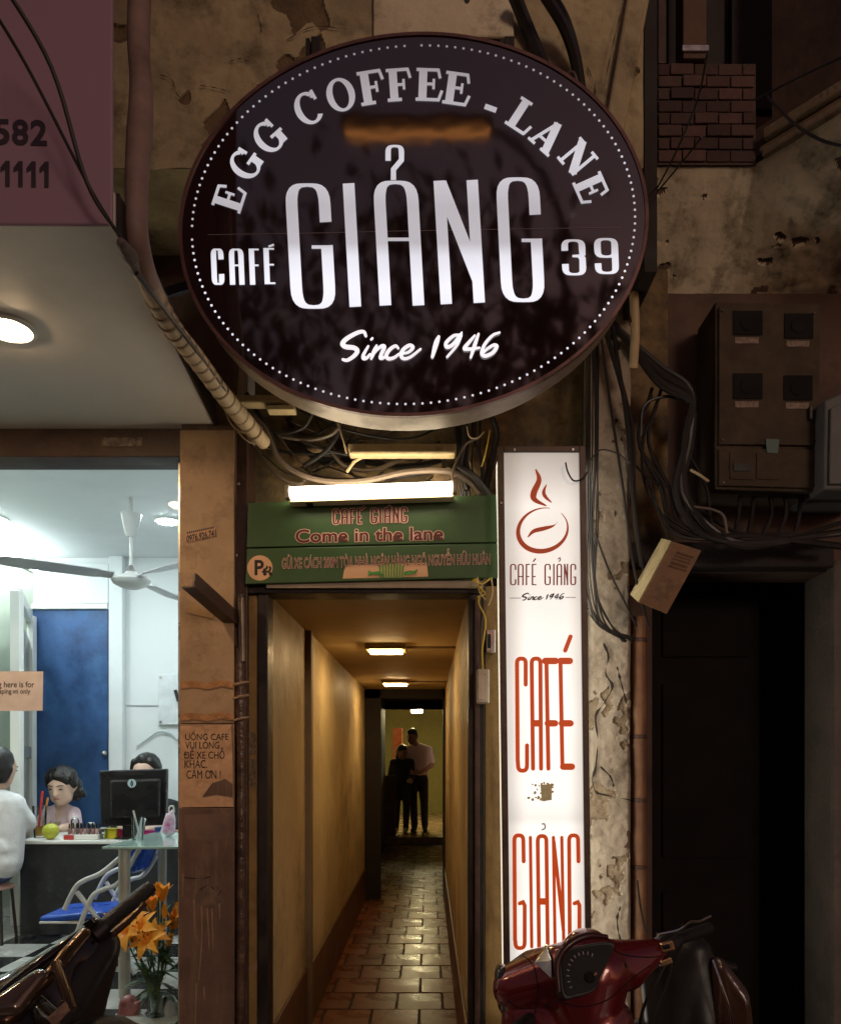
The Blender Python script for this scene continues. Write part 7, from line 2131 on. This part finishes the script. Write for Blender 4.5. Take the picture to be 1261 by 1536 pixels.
for k, (px, py, yy, kind) in enumerate(((193, 1400, FY - 0.08, 'open'), (214, 1392, FY - 0.06, 'open'), (236, 1405, FY - 0.04, 'open'), (228, 1368, FY - 0.0, 'half'), (244, 1352, FY + 0.02, 'half'),
                                       (258, 1395, FY + 0.02, 'half'), (252, 1420, FY, 'bud'), (205, 1418, FY - 0.05, 'half'), (262, 1375, FY + 0.03, 'bud'), (247, 1378, FY, 'bud'), (180, 1388, FY - 0.04, 'half'), (200, 1382, FY - 0.02, 'open'), (224, 1412, FY - 0.09, 'open'), (238, 1345, FY, 'bud'))):
    hd = P(px, py, yy)
    mid = (hd + vase_top) / 2 + Vector((rr.uniform(-0.02, 0.02), rr.uniform(-0.02, 0.02), -0.01))
    s_ = MB().tube([Vector((vase_top.x + rr.uniform(-0.012, 0.012), FY + rr.uniform(-0.01, 0.01), vase_top.z - 0.14)), vase_top + Vector((rr.uniform(-0.01, 0.01), rr.uniform(-0.01, 0.01), 0)), mid, hd], 0.0035, 6, smooth=5).build('stem', stm, fv_, smooth=True)
    ax = (hd - mid).normalized()
    if kind == 'open':
        ax = (ax + Vector((-0.5, -1.2, 0.1))).normalized()
    M_ = ax.to_track_quat('Z', 'Y').to_matrix()
    nP = {'open': 6, 'half': 6, 'bud': 3}[kind]
    ln = {'open': 0.09, 'half': 0.085, 'bud': 0.065}[kind]
    sprd = {'open': 1.05, 'half': 0.4, 'bud': 0.12}[kind]
    for j in range(nP):
        a_ = 2 * PI * j / nP + k
        mb = MB()
        L_, R_ = [], []
        for i in range(7):
            t_ = i / 6
            bend = sprd * (0.35 + 0.9 * t_)
            r_ = ln * t_ * math.sin(bend)
            h_ = ln * t_ * math.cos(bend) * (1.0 if kind != 'open' else (1.1 - 0.5 * t_))
            w_ = (0.023 if j % 2 else 0.017) * math.sin(PI * min(0.97, 0.12 + 0.86 * t_)) * (1.0 if kind != 'bud' else 0.8)
            c0 = Vector((r_ * math.cos(a_), r_ * math.sin(a_), h_))
            tn = Vector((-math.sin(a_), math.cos(a_), 0)) * w_
            L_.append(hd + M_ @ (c0 + tn))
            R_.append(hd + M_ @ (c0 - tn))
        mid_ = [(a2 + b2) / 2 - M_ @ Vector((0, 0, 0.003)) for a2, b2 in zip(L_, R_)]
        mb.add(L_ + mid_ + R_, [(i, i + 1, 8 + i, 7 + i) for i in range(6)] + [(7 + i, 8 + i, 15 + i, 14 + i) for i in range(6)])
        mb.build('petal', petm, fv_, smooth=True, fixn=False)
    if kind == 'open':
        for j in range(5):
            a_ = 2 * PI * j / 5
            e = hd + M_ @ Vector((0.018 * math.cos(a_), 0.018 * math.sin(a_), 0.065))
            q = MB().tube([hd + M_ @ Vector((0, 0, 0.01)), e], 0.0012, 5).build('stamen', petm, fv_)
            MB().ball(e, (0.003, 0.003, 0.005), 6, 5).build('anther', mat('anther', (0.12, 0.04, 0.01)), q)
    for j in range(5):
        t_ = rr.uniform(0.15, 0.95)
        mb = MB()
        base = vase_top + (hd - vase_top) * t_
        leafblade(mb, base, (rr.uniform(-1, 1), rr.uniform(-0.8, 0.5), rr.uniform(0.1, 0.9)), rr.uniform(0.06, 0.11), rr.uniform(0.007, 0.012))
        mb.build('leaf', leafm, fv_, smooth=True, fixn=False)
for k in range(22):
    mb = MB()
    leafblade(mb, vase_top + Vector((rr.uniform(-0.03, 0.03), rr.uniform(-0.03, 0.03), rr.uniform(0.0, 0.2))), (rr.uniform(-1, 1), rr.uniform(-0.9, 0.4), rr.uniform(-0.1, 0.7)), rr.uniform(0.08, 0.15), rr.uniform(0.01, 0.017), 0.4)
    mb.build('leaf', leafm, fv_, smooth=True, fixn=False)
vs_ = thing('flower_vase', (vase_top.x, FY, vz), 'clear glass vase holding the orange lilies on the shop floor', 'vase')
MB().lathe((vase_top.x, FY, vz), [(0.045, 0.001), (0.05, 0.01), (0.04, vase_top.z - vz - 0.06), (0.05, vase_top.z - vz + 0.005), (0.047, vase_top.z - vz + 0.005), (0.037, vase_top.z - vz - 0.06), (0.045, 0.012)], 22).build('glass', mat_glass('vase_glass', (0.86, 0.9, 0.9), 1.5), vs_, smooth=True)
MB().lathe((vase_top.x, FY, vz), [(0.043, 0.013), (0.037, vase_top.z - vz - 0.09)], 20).build('water', mat_glass('water', (0.75, 0.85, 0.82), 0.6), vs_, smooth=True)
# crumpled bags beside the vase
for (px, py, cc, lab, nm) in ((193, 1512, (0.3, 0.09, 0.09), 'crumpled dark red plastic bag beside the vase of lilies', 'red_bag'), (252, 1510, (0.62, 0.6, 0.56), 'crumpled whitish plastic bag between vase and pillar', 'white_bag')):
    c = P(px, py, FY + 0.02)
    o_ = thing(nm, (c.x, c.y, SF), lab, 'bag')
    hs = [[(c.x, c.y, SF + 0.04, 0.04), (c.x + rr.uniform(-.03, .03), c.y, c.z - 0.04, 0.05)]]
    for j in range(7):
        hs.append([(c.x + rr.uniform(-.05, .05), c.y + rr.uniform(-.03, .03), c.z - 0.04 + rr.uniform(-.03, .02), 0.02), (c.x + rr.uniform(-.07, .07), c.y + rr.uniform(-.03, .03), c.z + rr.uniform(-.03, .03), 0.012)])
    blob('bag', hs, mat('plastic_' + nm, cc, rough=0.25, bump=0.8, bscale=35), o_, voxel=0.007, smooth=2)
    MB().tube([c + Vector((-0.02, 0, 0.0)), c + Vector((-0.01, -0.01, 0.035)), c + Vector((0.02, 0, 0.03)), c + Vector((0.03, 0, -0.01))], 0.005, 6, smooth=4).build('handle', MATS['plastic_' + nm], o_, smooth=True)

# ================================================================== SCOOTERS
GZ0 = -0.13
tyre_m = mat('tyre', (0.015, 0.015, 0.015), rough=0.8, bump=0.3)
rubber = mat('rubber', (0.012, 0.011, 0.011), (0.008, 0.008, 0.008), rough=0.5, bump=0.4, bscale=140)
chrome = mat('chrome', (0.75, 0.72, 0.68), (0.65, 0.62, 0.58), rough=0.12, metal=1.0)
dark_pl = mat('dark_plastic', (0.015, 0.013, 0.013), (0.01, 0.009, 0.009), rough=0.4)


def wheel(parent, c, ax, r_=0.22):
    ax = Vector(ax).normalized()
    M_ = ax.to_track_quat('Z', 'Y').to_matrix()
    wh = MB().lathe(c, [(r_ - 0.07, -0.03), (r_ - 0.015, -0.045), (r_, -0.02), (r_, 0.02), (r_ - 0.015, 0.045), (r_ - 0.07, 0.03)], 32, M_).build('wheel', tyre_m, parent, smooth=True)
    MB().lathe(c, [(0.03, -0.05), (r_ - 0.075, -0.034), (r_ - 0.075, 0.034), (0.03, 0.05)], 24, M_).build('rim', grey_tube, wh, smooth=True)


def scooter_body(t_, C0, fwd, paint, seat_h=0.75):
    """C0 = steering head point; fwd = horizontal heading; the body below and behind the handlebar"""
    f = Vector((fwd[0], fwd[1], 0)).normalized()
    s_ = Vector((-f.y, f.x, 0))
    up = Vector((0, 0, 1))
    b0 = Vector((C0.x, C0.y, GZ0))

    def Q(a_, l, z, r_):
        p = b0 + f * a_ + s_ * l + up * z
        return (p.x, p.y, p.z, r_)
    hd = C0.z - GZ0
    blob('leg_shield', [[Q(0.02, -0.05, hd - 0.1, 0.05), Q(0.02, 0.05, hd - 0.1, 0.05), Q(0.06, -0.2, 0.62, 0.03), Q(0.06, 0.2, 0.62, 0.03)], [Q(0.06, -0.2, 0.62, 0.03), Q(0.06, 0.2, 0.62, 0.03), Q(0.1, -0.17, 0.32, 0.035), Q(0.1, 0.17, 0.32, 0.035)], [Q(0.08, 0, 0.7, 0.07), Q(0.2, 0, 0.5, 0.07), Q(0.16, 0, 0.34, 0.07)]], paint, t_, voxel=0.014, smooth=4)
    blob('floorboard', [[Q(0.1, -0.15, 0.27, 0.035), Q(0.1, 0.15, 0.27, 0.035), Q(-0.4, -0.15, 0.27, 0.035), Q(-0.4, 0.15, 0.27, 0.035)]], dark_pl, t_, voxel=0.015, smooth=3)
    blob('rear_body', [[Q(-0.36, 0, 0.45, 0.13), Q(-0.95, 0, 0.62, 0.1), Q(-0.45, 0, 0.3, 0.12), Q(-0.8, 0, 0.42, 0.13)]], paint, t_, voxel=0.016, smooth=4)
    blob('seat', [[Q(-0.36, 0, seat_h - 0.06, (0.1, 0.1, 0.05)), Q(-0.95, 0, seat_h + 0.0, (0.1, 0.1, 0.045)), Q(-0.6, 0, seat_h - 0.05, (0.13, 0.13, 0.05))]], dark_pl, t_, voxel=0.014, smooth=4)
    wheel(t_, b0 + f * 0.32 + up * 0.22, s_)
    wheel(t_, b0 - f * 0.88 + up * 0.22, s_)
    blob('front_fender', [[Q(0.18, 0, 0.42, 0.06), Q(0.34, 0, 0.5, 0.055), Q(0.5, 0, 0.4, 0.05)]], paint, t_, voxel=0.014, smooth=4)
    MB().tube([b0 + f * 0.04 + up * (hd - 0.05), b0 + f * 0.32 + up * 0.22], 0.03, 10).build('fork', dark_pl, t_, smooth=True)
    MB().tube([b0 - f * 0.3 + s_ * 0.12 + up * 0.24, b0 - f * 0.22 + s_ * 0.24 + up * 0.015], 0.012, 8).build('side_stand', dark_steel, t_, smooth=True)


red_paint = mat('red_paint', (0.16, 0.012, 0.016), (0.14, 0.01, 0.014), rough=0.28, metal=0.35, scale=3, coat=0.9, rvar=0.04)
HC = P(885, 1470, 2.0)
rsct = thing('red_scooter', (HC.x, HC.y, GZ0), 'dark red scooter parked before the light box, its handlebar and dash showing', 'scooter')
hs = [[(*P(768, 1482, 2.06), (0.055, 0.06, 0.06)), (*P(850, 1462, 2.0), (0.08, 0.08, 0.085)), (*P(800, 1452, 2.1), (0.05, 0.06, 0.05))],
      [(*P(850, 1462, 2.0), (0.085, 0.08, 0.085)), (*P(895, 1462, 1.98), (0.085, 0.07, 0.08)), (*P(880, 1520, 1.98), (0.09, 0.08, 0.08))],
      [(*P(905, 1455, 2.0), (0.06, 0.06, 0.07)), (*P(985, 1424, 2.07), (0.03, 0.035, 0.03)), (*P(940, 1460, 2.02), (0.05, 0.05, 0.045))],
      [(*P(790, 1530, 2.05), 0.07), (*P(890, 1545, 2.0), 0.11)],
      [(*P(880, 1418, 2.02), (0.06, 0.07, 0.045)), (*P(872, 1440, 2.0), (0.07, 0.07, 0.05))],
      [(*P(960, 1422, 2.06), (0.05, 0.035, 0.022)), (*P(905, 1425, 2.03), (0.05, 0.04, 0.03))]]
blob('headset_cover', hs, red_paint, rsct, voxel=0.008, smooth=8)
# dashboard: facing the rider, up towards the camera
dn = Vector((0.1, -1.0, 0.42)).normalized()
dc = P(880, 1458, 1.905)
du = Vector((1, 0.1, 0)).normalized()
dv = dn.cross(du).normalized()
if dv.z < 0:
    dv = -dv


def dpt(u, v, e=0.0):
    return dc + du * u + dv * v + dn * e


outl = [(-0.062, 0.02), (-0.05, 0.045), (-0.015, 0.056), (0.065, 0.062), (0.055, 0.03), (0.03, -0.01), (0.01, -0.04), (-0.03, -0.052), (-0.06, -0.05)]
outl = [(p.x, p.y) for p in catmull([Vector((u, v, 0)) for u, v in outl + outl[:1]], 5)[:-1]]
hous = MB().prism([dpt(u * 1.12, v * 1.12, 0.004) for u, v in outl], -dn * 0.05).build('dash_housing', dark_pl, rsct, bevel=0.006)
MB().prism([dpt(u, v, 0.009) for u, v in outl], -dn * 0.0045).build('dash_face', mat('dash_face', (0.012, 0.01, 0.011), rough=0.55, spec=0.25), rsct)
for k in range(11):
    a_ = R(205 - k * 14)
    u0, v0 = -0.005 + 0.043 * math.cos(a_), -0.012 + 0.052 * math.sin(a_)
    u1, v1 = -0.005 + 0.05 * math.cos(a_), -0.012 + 0.06 * math.sin(a_)
    MB().bar(dpt(u0, v0, 0.0105), dpt(u1, v1, 0.0105), 0.0022, 0.001, dn).build('gauge_tick', mat('tick', (0.35, 0.33, 0.33), rough=0.5), rsct)
MB().bar(dpt(0.0, -0.02, 0.011), dpt(0.02, -0.004, 0.011), 0.004, 0.0015, dn).build('gauge_needle', mat('needle', (0.5, 0.2, 0.06)), rsct)
MB().lathe(dpt(0.002, -0.014, 0.0095), [(0.014, 0), (0.012, 0.004)], 16, dn.to_track_quat('Z', 'Y').to_matrix()).build('gauge_hub', mat('dull_black', (0.01, 0.009, 0.009)), rsct, smooth=True)
# hood rim above the dash, silver wedge at its left
MB().tube([dpt(-0.078, -0.045, 0.012), dpt(-0.078, 0.02, 0.022), dpt(-0.05, 0.06, 0.03), (dpt(0, 0.082, 0.03)), dpt(0.055, 0.08, 0.02)], [0.006, 0.009, 0.011, 0.01, 0.006], 10, smooth=6).build('hood_rim', mat('hood_red', (0.05, 0.012, 0.012), rough=0.3), rsct, smooth=True)
MB().prism([P(801, 1444, 1.97), P(820, 1418, 1.99), P(826, 1440, 1.94), P(828, 1470, 1.92)], (0.004, 0.02, 0.004)).build('silver_trim', chrome, rsct, bevel=0.004)
# headlight lens on the far left
blob('headlight', [[(*P(752, 1462, 2.07), (0.02, 0.045, 0.03)), (*P(757, 1500, 2.07), (0.022, 0.045, 0.04))]], mat('lens_dark', (0.03, 0.025, 0.03), rough=0.05, coat=1.0), rsct, voxel=0.006, smooth=4)
# right switch block, grip, lever
sw = P(1002, 1418, 2.08)
blob('switch_block', [[(*P(992, 1420, 2.08), 0.03), (*P(1008, 1412, 2.1), 0.03), (*P(1000, 1436, 2.08), 0.022)]], dark_pl, rsct, voxel=0.006, smooth=2)
MB().obox(P(1000, 1420, 2.035), (0.036, 0.012, 0.026), Matrix.Rotation(R(-14), 3, 'Y')).build('switch_key', mat('amber_metal', (0.6, 0.38, 0.2), rough=0.2, metal=0.9), rsct, bevel=0.004)
MB().obox(P(999, 1420, 2.028), (0.018, 0.008, 0.012), Matrix.Rotation(R(-14), 3, 'Y')).build('switch_key', black_gloss, rsct, bevel=0.002)
MB().obox(P(998, 1443, 2.04), (0.034, 0.012, 0.018), Matrix.Rotation(R(-20), 3, 'Y')).build('switch_key', mat('amber_metal', (0.6, 0.38, 0.2)), rsct, bevel=0.004)
MB().tube([P(1008, 1412, 2.1), P(1040, 1400, 2.2), P(1062, 1392, 2.28)], 0.017, 12, smooth=3).build('grip', rubber, rsct, smooth=True)
MB().tube([P(985, 1402, 2.03), P(1015, 1395, 2.06), P(1032, 1383, 2.12), P(1046, 1382, 2.16), P(1064, 1374, 2.22)], 0.005, 8, smooth=5).build('brake_lever', chrome, rsct, smooth=True)
scooter_body(rsct, Vector((HC.x, HC.y + 0.05, HC.z - 0.05)), (-0.62, 0.78), red_paint)
MB().tube([P(800, 1525, 2.0), P(735, 1570, 1.82), P(690, 1600, 1.72)], 0.017, 10, smooth=3).build('grip', rubber, rsct, smooth=True)

# dark scooter parked behind the red one, right
DC = P(1050, 1520, 2.45)
dsc = thing('dark_scooter', (DC.x, DC.y, GZ0), 'nearly black scooter with brown sheen parked at the right of the red scooter', 'scooter')
blob('headset_cover', [[(*P(985, 1440, 2.5), 0.06), (*P(1040, 1430, 2.45), 0.06), (*P(1010, 1540, 2.45), 0.09)], [(*P(1040, 1440, 2.45), 0.06), (*P(1095, 1500, 2.42), 0.05), (*P(1050, 1560, 2.42), 0.09)]], dark_pl, dsc, voxel=0.01, smooth=5)
blob('side_fairing', [[(*P(1078, 1450, 2.38), (0.02, 0.05, 0.03)), (*P(1110, 1500, 2.36), (0.02, 0.06, 0.05)), (*P(1116, 1560, 2.36), (0.02, 0.06, 0.06)), (*P(1080, 1560, 2.38), (0.03, 0.06, 0.05))]], mat('brown_sheen', (0.07, 0.03, 0.02), rough=0.3, coat=0.5), dsc, voxel=0.008, smooth=5)
MB().tube([P(1068, 1440, 2.33), P(1082, 1480, 2.30), P(1095, 1520, 2.29), P(1102, 1560, 2.29)], 0.004, 7, smooth=4).build('edge_trim', chrome, dsc, smooth=True)
scooter_body(dsc, Vector((DC.x, DC.y, DC.z - 0.02)), (-0.25, 0.97), dark_pl)
MB().tube([P(1015, 1440, 2.45), P(960, 1455, 2.4)], 0.016, 10).build('grip', rubber, dsc, smooth=True)
MB().tube([P(1040, 1440, 2.45), P(1100, 1452, 2.5)], 0.016, 10).build('grip', rubber, dsc, smooth=True)

# bronze scooter at the lower left
bz = mat('bronze_paint', (0.022, 0.013, 0.009), (0.015, 0.009, 0.007), rough=0.22, metal=0.6, scale=3, coat=1.0, rvar=0.04)
bz2 = mat('bronze_light', (0.1, 0.055, 0.026), (0.06, 0.033, 0.017), rough=0.28, metal=0.8, coat=0.4)
BC = P(40, 1500, 1.75)
bs = thing('bronze_scooter', (BC.x, BC.y, GZ0), 'glossy black bronze scooter at the lower left, handlebar grip pointing right', 'scooter')
blob('headset_cover', [[(*P(-70, 1560, 1.62), 0.09), (*P(20, 1498, 1.7), 0.06), (*P(30, 1560, 1.66), 0.09)], [(*P(20, 1498, 1.7), 0.055), (*P(95, 1440, 1.78), 0.042), (*P(80, 1500, 1.74), 0.05)], [(*P(95, 1440, 1.78), 0.04), (*P(142, 1402, 1.84), 0.026), (*P(130, 1440, 1.82), 0.04)]], bz, bs, voxel=0.008, smooth=6)
MB().tube([P(-30, 1520, 1.6), P(30, 1468, 1.66), P(85, 1425, 1.72), P(125, 1396, 1.79), P(146, 1383, 1.83)], [0.012, 0.011, 0.01, 0.009, 0.008], 10, smooth=6).build('top_ridge', bz, bs, smooth=True)
blob('bronze_cheek', [[(*P(70, 1470, 1.66), 0.016), (*P(100, 1432, 1.72), 0.018), (*P(128, 1400, 1.78), 0.015)], [(*P(10, 1530, 1.6), 0.02), (*P(70, 1470, 1.66), 0.014)]], bz2, bs, voxel=0.005, smooth=4)
blob('gauge_glass', [[(*P(-10, 1515, 1.6), (0.03, 0.02, 0.015)), (*P(60, 1462, 1.64), (0.02, 0.02, 0.012)), (*P(20, 1510, 1.6), (0.025, 0.02, 0.02))]], mat('gauge_gl', (0.08, 0.05, 0.04), rough=0.04, coat=1.0), bs, voxel=0.005, smooth=4)
MB().obox(P(136, 1384, 1.8), (0.026, 0.014, 0.016), Matrix.Rotation(R(-35), 3, 'Y')).build('switch_key', black_gloss, bs, bevel=0.003)
MB().tube([P(140, 1405, 1.83), P(158, 1390, 1.85)], 0.03, 14).build('switch_block', dark_pl, bs, smooth=True)
MB().tube([P(155, 1390, 1.85), P(222, 1334, 1.95)], 0.0185, 14).build('grip', rubber, bs, smooth=True)
MB().tube([P(222, 1334, 1.95), P(228, 1329, 1.957)], 0.016, 12).build('grip_cap', dark_pl, bs, smooth=True)
MB().tube([P(168, 1402, 1.8), P(190, 1384, 1.83), P(212, 1362, 1.87), P(217, 1356, 1.88)], [0.009, 0.008, 0.007, 0.008], 10, smooth=4).build('brake_lever', bz2, bs, smooth=True)
MB().tube([P(85, 1445, 1.66), P(95, 1475, 1.62), P(108, 1515, 1.58)], 0.011, 10, smooth=3).build('mirror_stem', bz2, bs, smooth=True)
blob('front_panel', [[(*P(150, 1420, 1.86), 0.05), (*P(90, 1490, 1.8), 0.06), (*P(40, 1560, 1.72), 0.1), (*P(120, 1540, 1.85), 0.05)]], dark_pl, bs, voxel=0.01, smooth=5)
MB().tube([P(165, 1418, 1.86), P(150, 1450, 1.84), P(125, 1490, 1.8), P(112, 1530, 1.76)], 0.005, 8, smooth=4).build('brake_cable', cable_m, bs, smooth=True)
MB().prism([P(70, 1528, 1.545), P(98, 1502, 1.57), P(105, 1516, 1.57), P(82, 1540, 1.545)], (0, 0.004, 0)).build('sticker', mat('scoot_st', (0.3, 0.17, 0.1), (0.08, 0.04, 0.03), scale=60), bs)
blob('seat_pad', [[(*P(165, 1560, 1.72), (0.07, 0.06, 0.055))], [(*P(130, 1556, 1.72), (0.06, 0.05, 0.04)), (*P(195, 1556, 1.74), (0.04, 0.05, 0.03))]], rubber, bs, voxel=0.01, smooth=4)
scooter_body(bs, Vector((PX(60, 1.78), 1.78, P(60, 1540, 1.78).z)), (-0.45, 0.9), bz)


def seam_on(o_, pts, m, r_=0.0013, name='panel_gap', parent=None):
    """a joint line laid onto the shell where it is seen from the rider's side"""
    me_off = Vector(parent.location)
    hits = []
    cam_l = Vector((0, 0, EYE)) - me_off
    for px, py in [(p.x, p.y) for p in catmull([Vector((a, b2, 0)) for a, b2 in pts], 8)]:
        d = (P(px, py, 1.0) - Vector((0, 0, EYE))).normalized()
        ok, loc, nrm, _ = o_.ray_cast(cam_l, d)
        if ok:
            hits.append(loc + me_off + nrm * 0.0002)
    if len(hits) > 3:
        MB().tube(hits, r_, 6).build(name, m, parent, smooth=True)


bpy.context.view_layer.update()
gap_m = mat('gap_dark', (0.006, 0.005, 0.005), rough=0.9)
hs_r = [c_ for c_ in rsct.children if c_.name.startswith('headset_cover')][0]
for pts in ([(778, 1428), (800, 1450), (806, 1490), (800, 1530)], [(832, 1500), (870, 1510), (910, 1500), (945, 1470), (975, 1448)], [(905, 1418), (935, 1432), (970, 1436), (990, 1434)], [(760, 1500), (780, 1512), (800, 1512)]):
    seam_on(hs_r, pts, gap_m, 0.0016, 'panel_gap', rsct)
for (a, b2) in ((938, 1448), (822, 1508)):
    d = (P(a, b2, 1.0) - Vector((0, 0, EYE))).normalized()
    ok, loc, nrm, _ = hs_r.ray_cast(Vector((0, 0, EYE)) - Vector(rsct.location), d)
    if ok:
        MB().lathe(loc + Vector(rsct.location), [(0.006, -0.001), (0.0055, 0.002), (0.002, 0.0025)], 10, nrm.to_track_quat('Z', 'Y').to_matrix()).build('screw', dark_steel, rsct)
hs_b = [c_ for c_ in bs.children if c_.name.startswith('headset_cover')][0]
for pts in ([(20, 1490), (60, 1470), (100, 1440), (130, 1410)], [(0, 1525), (40, 1515), (70, 1500)]):
    seam_on(hs_b, pts, gap_m, 0.0015, 'panel_gap', bs)
MB().tube([P(1000, 1440, 2.06), P(985, 1470, 2.04), P(965, 1510, 2.04), P(955, 1560, 2.06)], 0.0045, 8, smooth=4).build('brake_cable', cable_m, rsct, smooth=True)
MB().tube([P(1008, 1430, 2.09), P(1002, 1470, 2.08), P(985, 1520, 2.08), P(970, 1570, 2.08)], 0.004, 8, smooth=4).build('throttle_cable', cable_m, rsct, smooth=True)
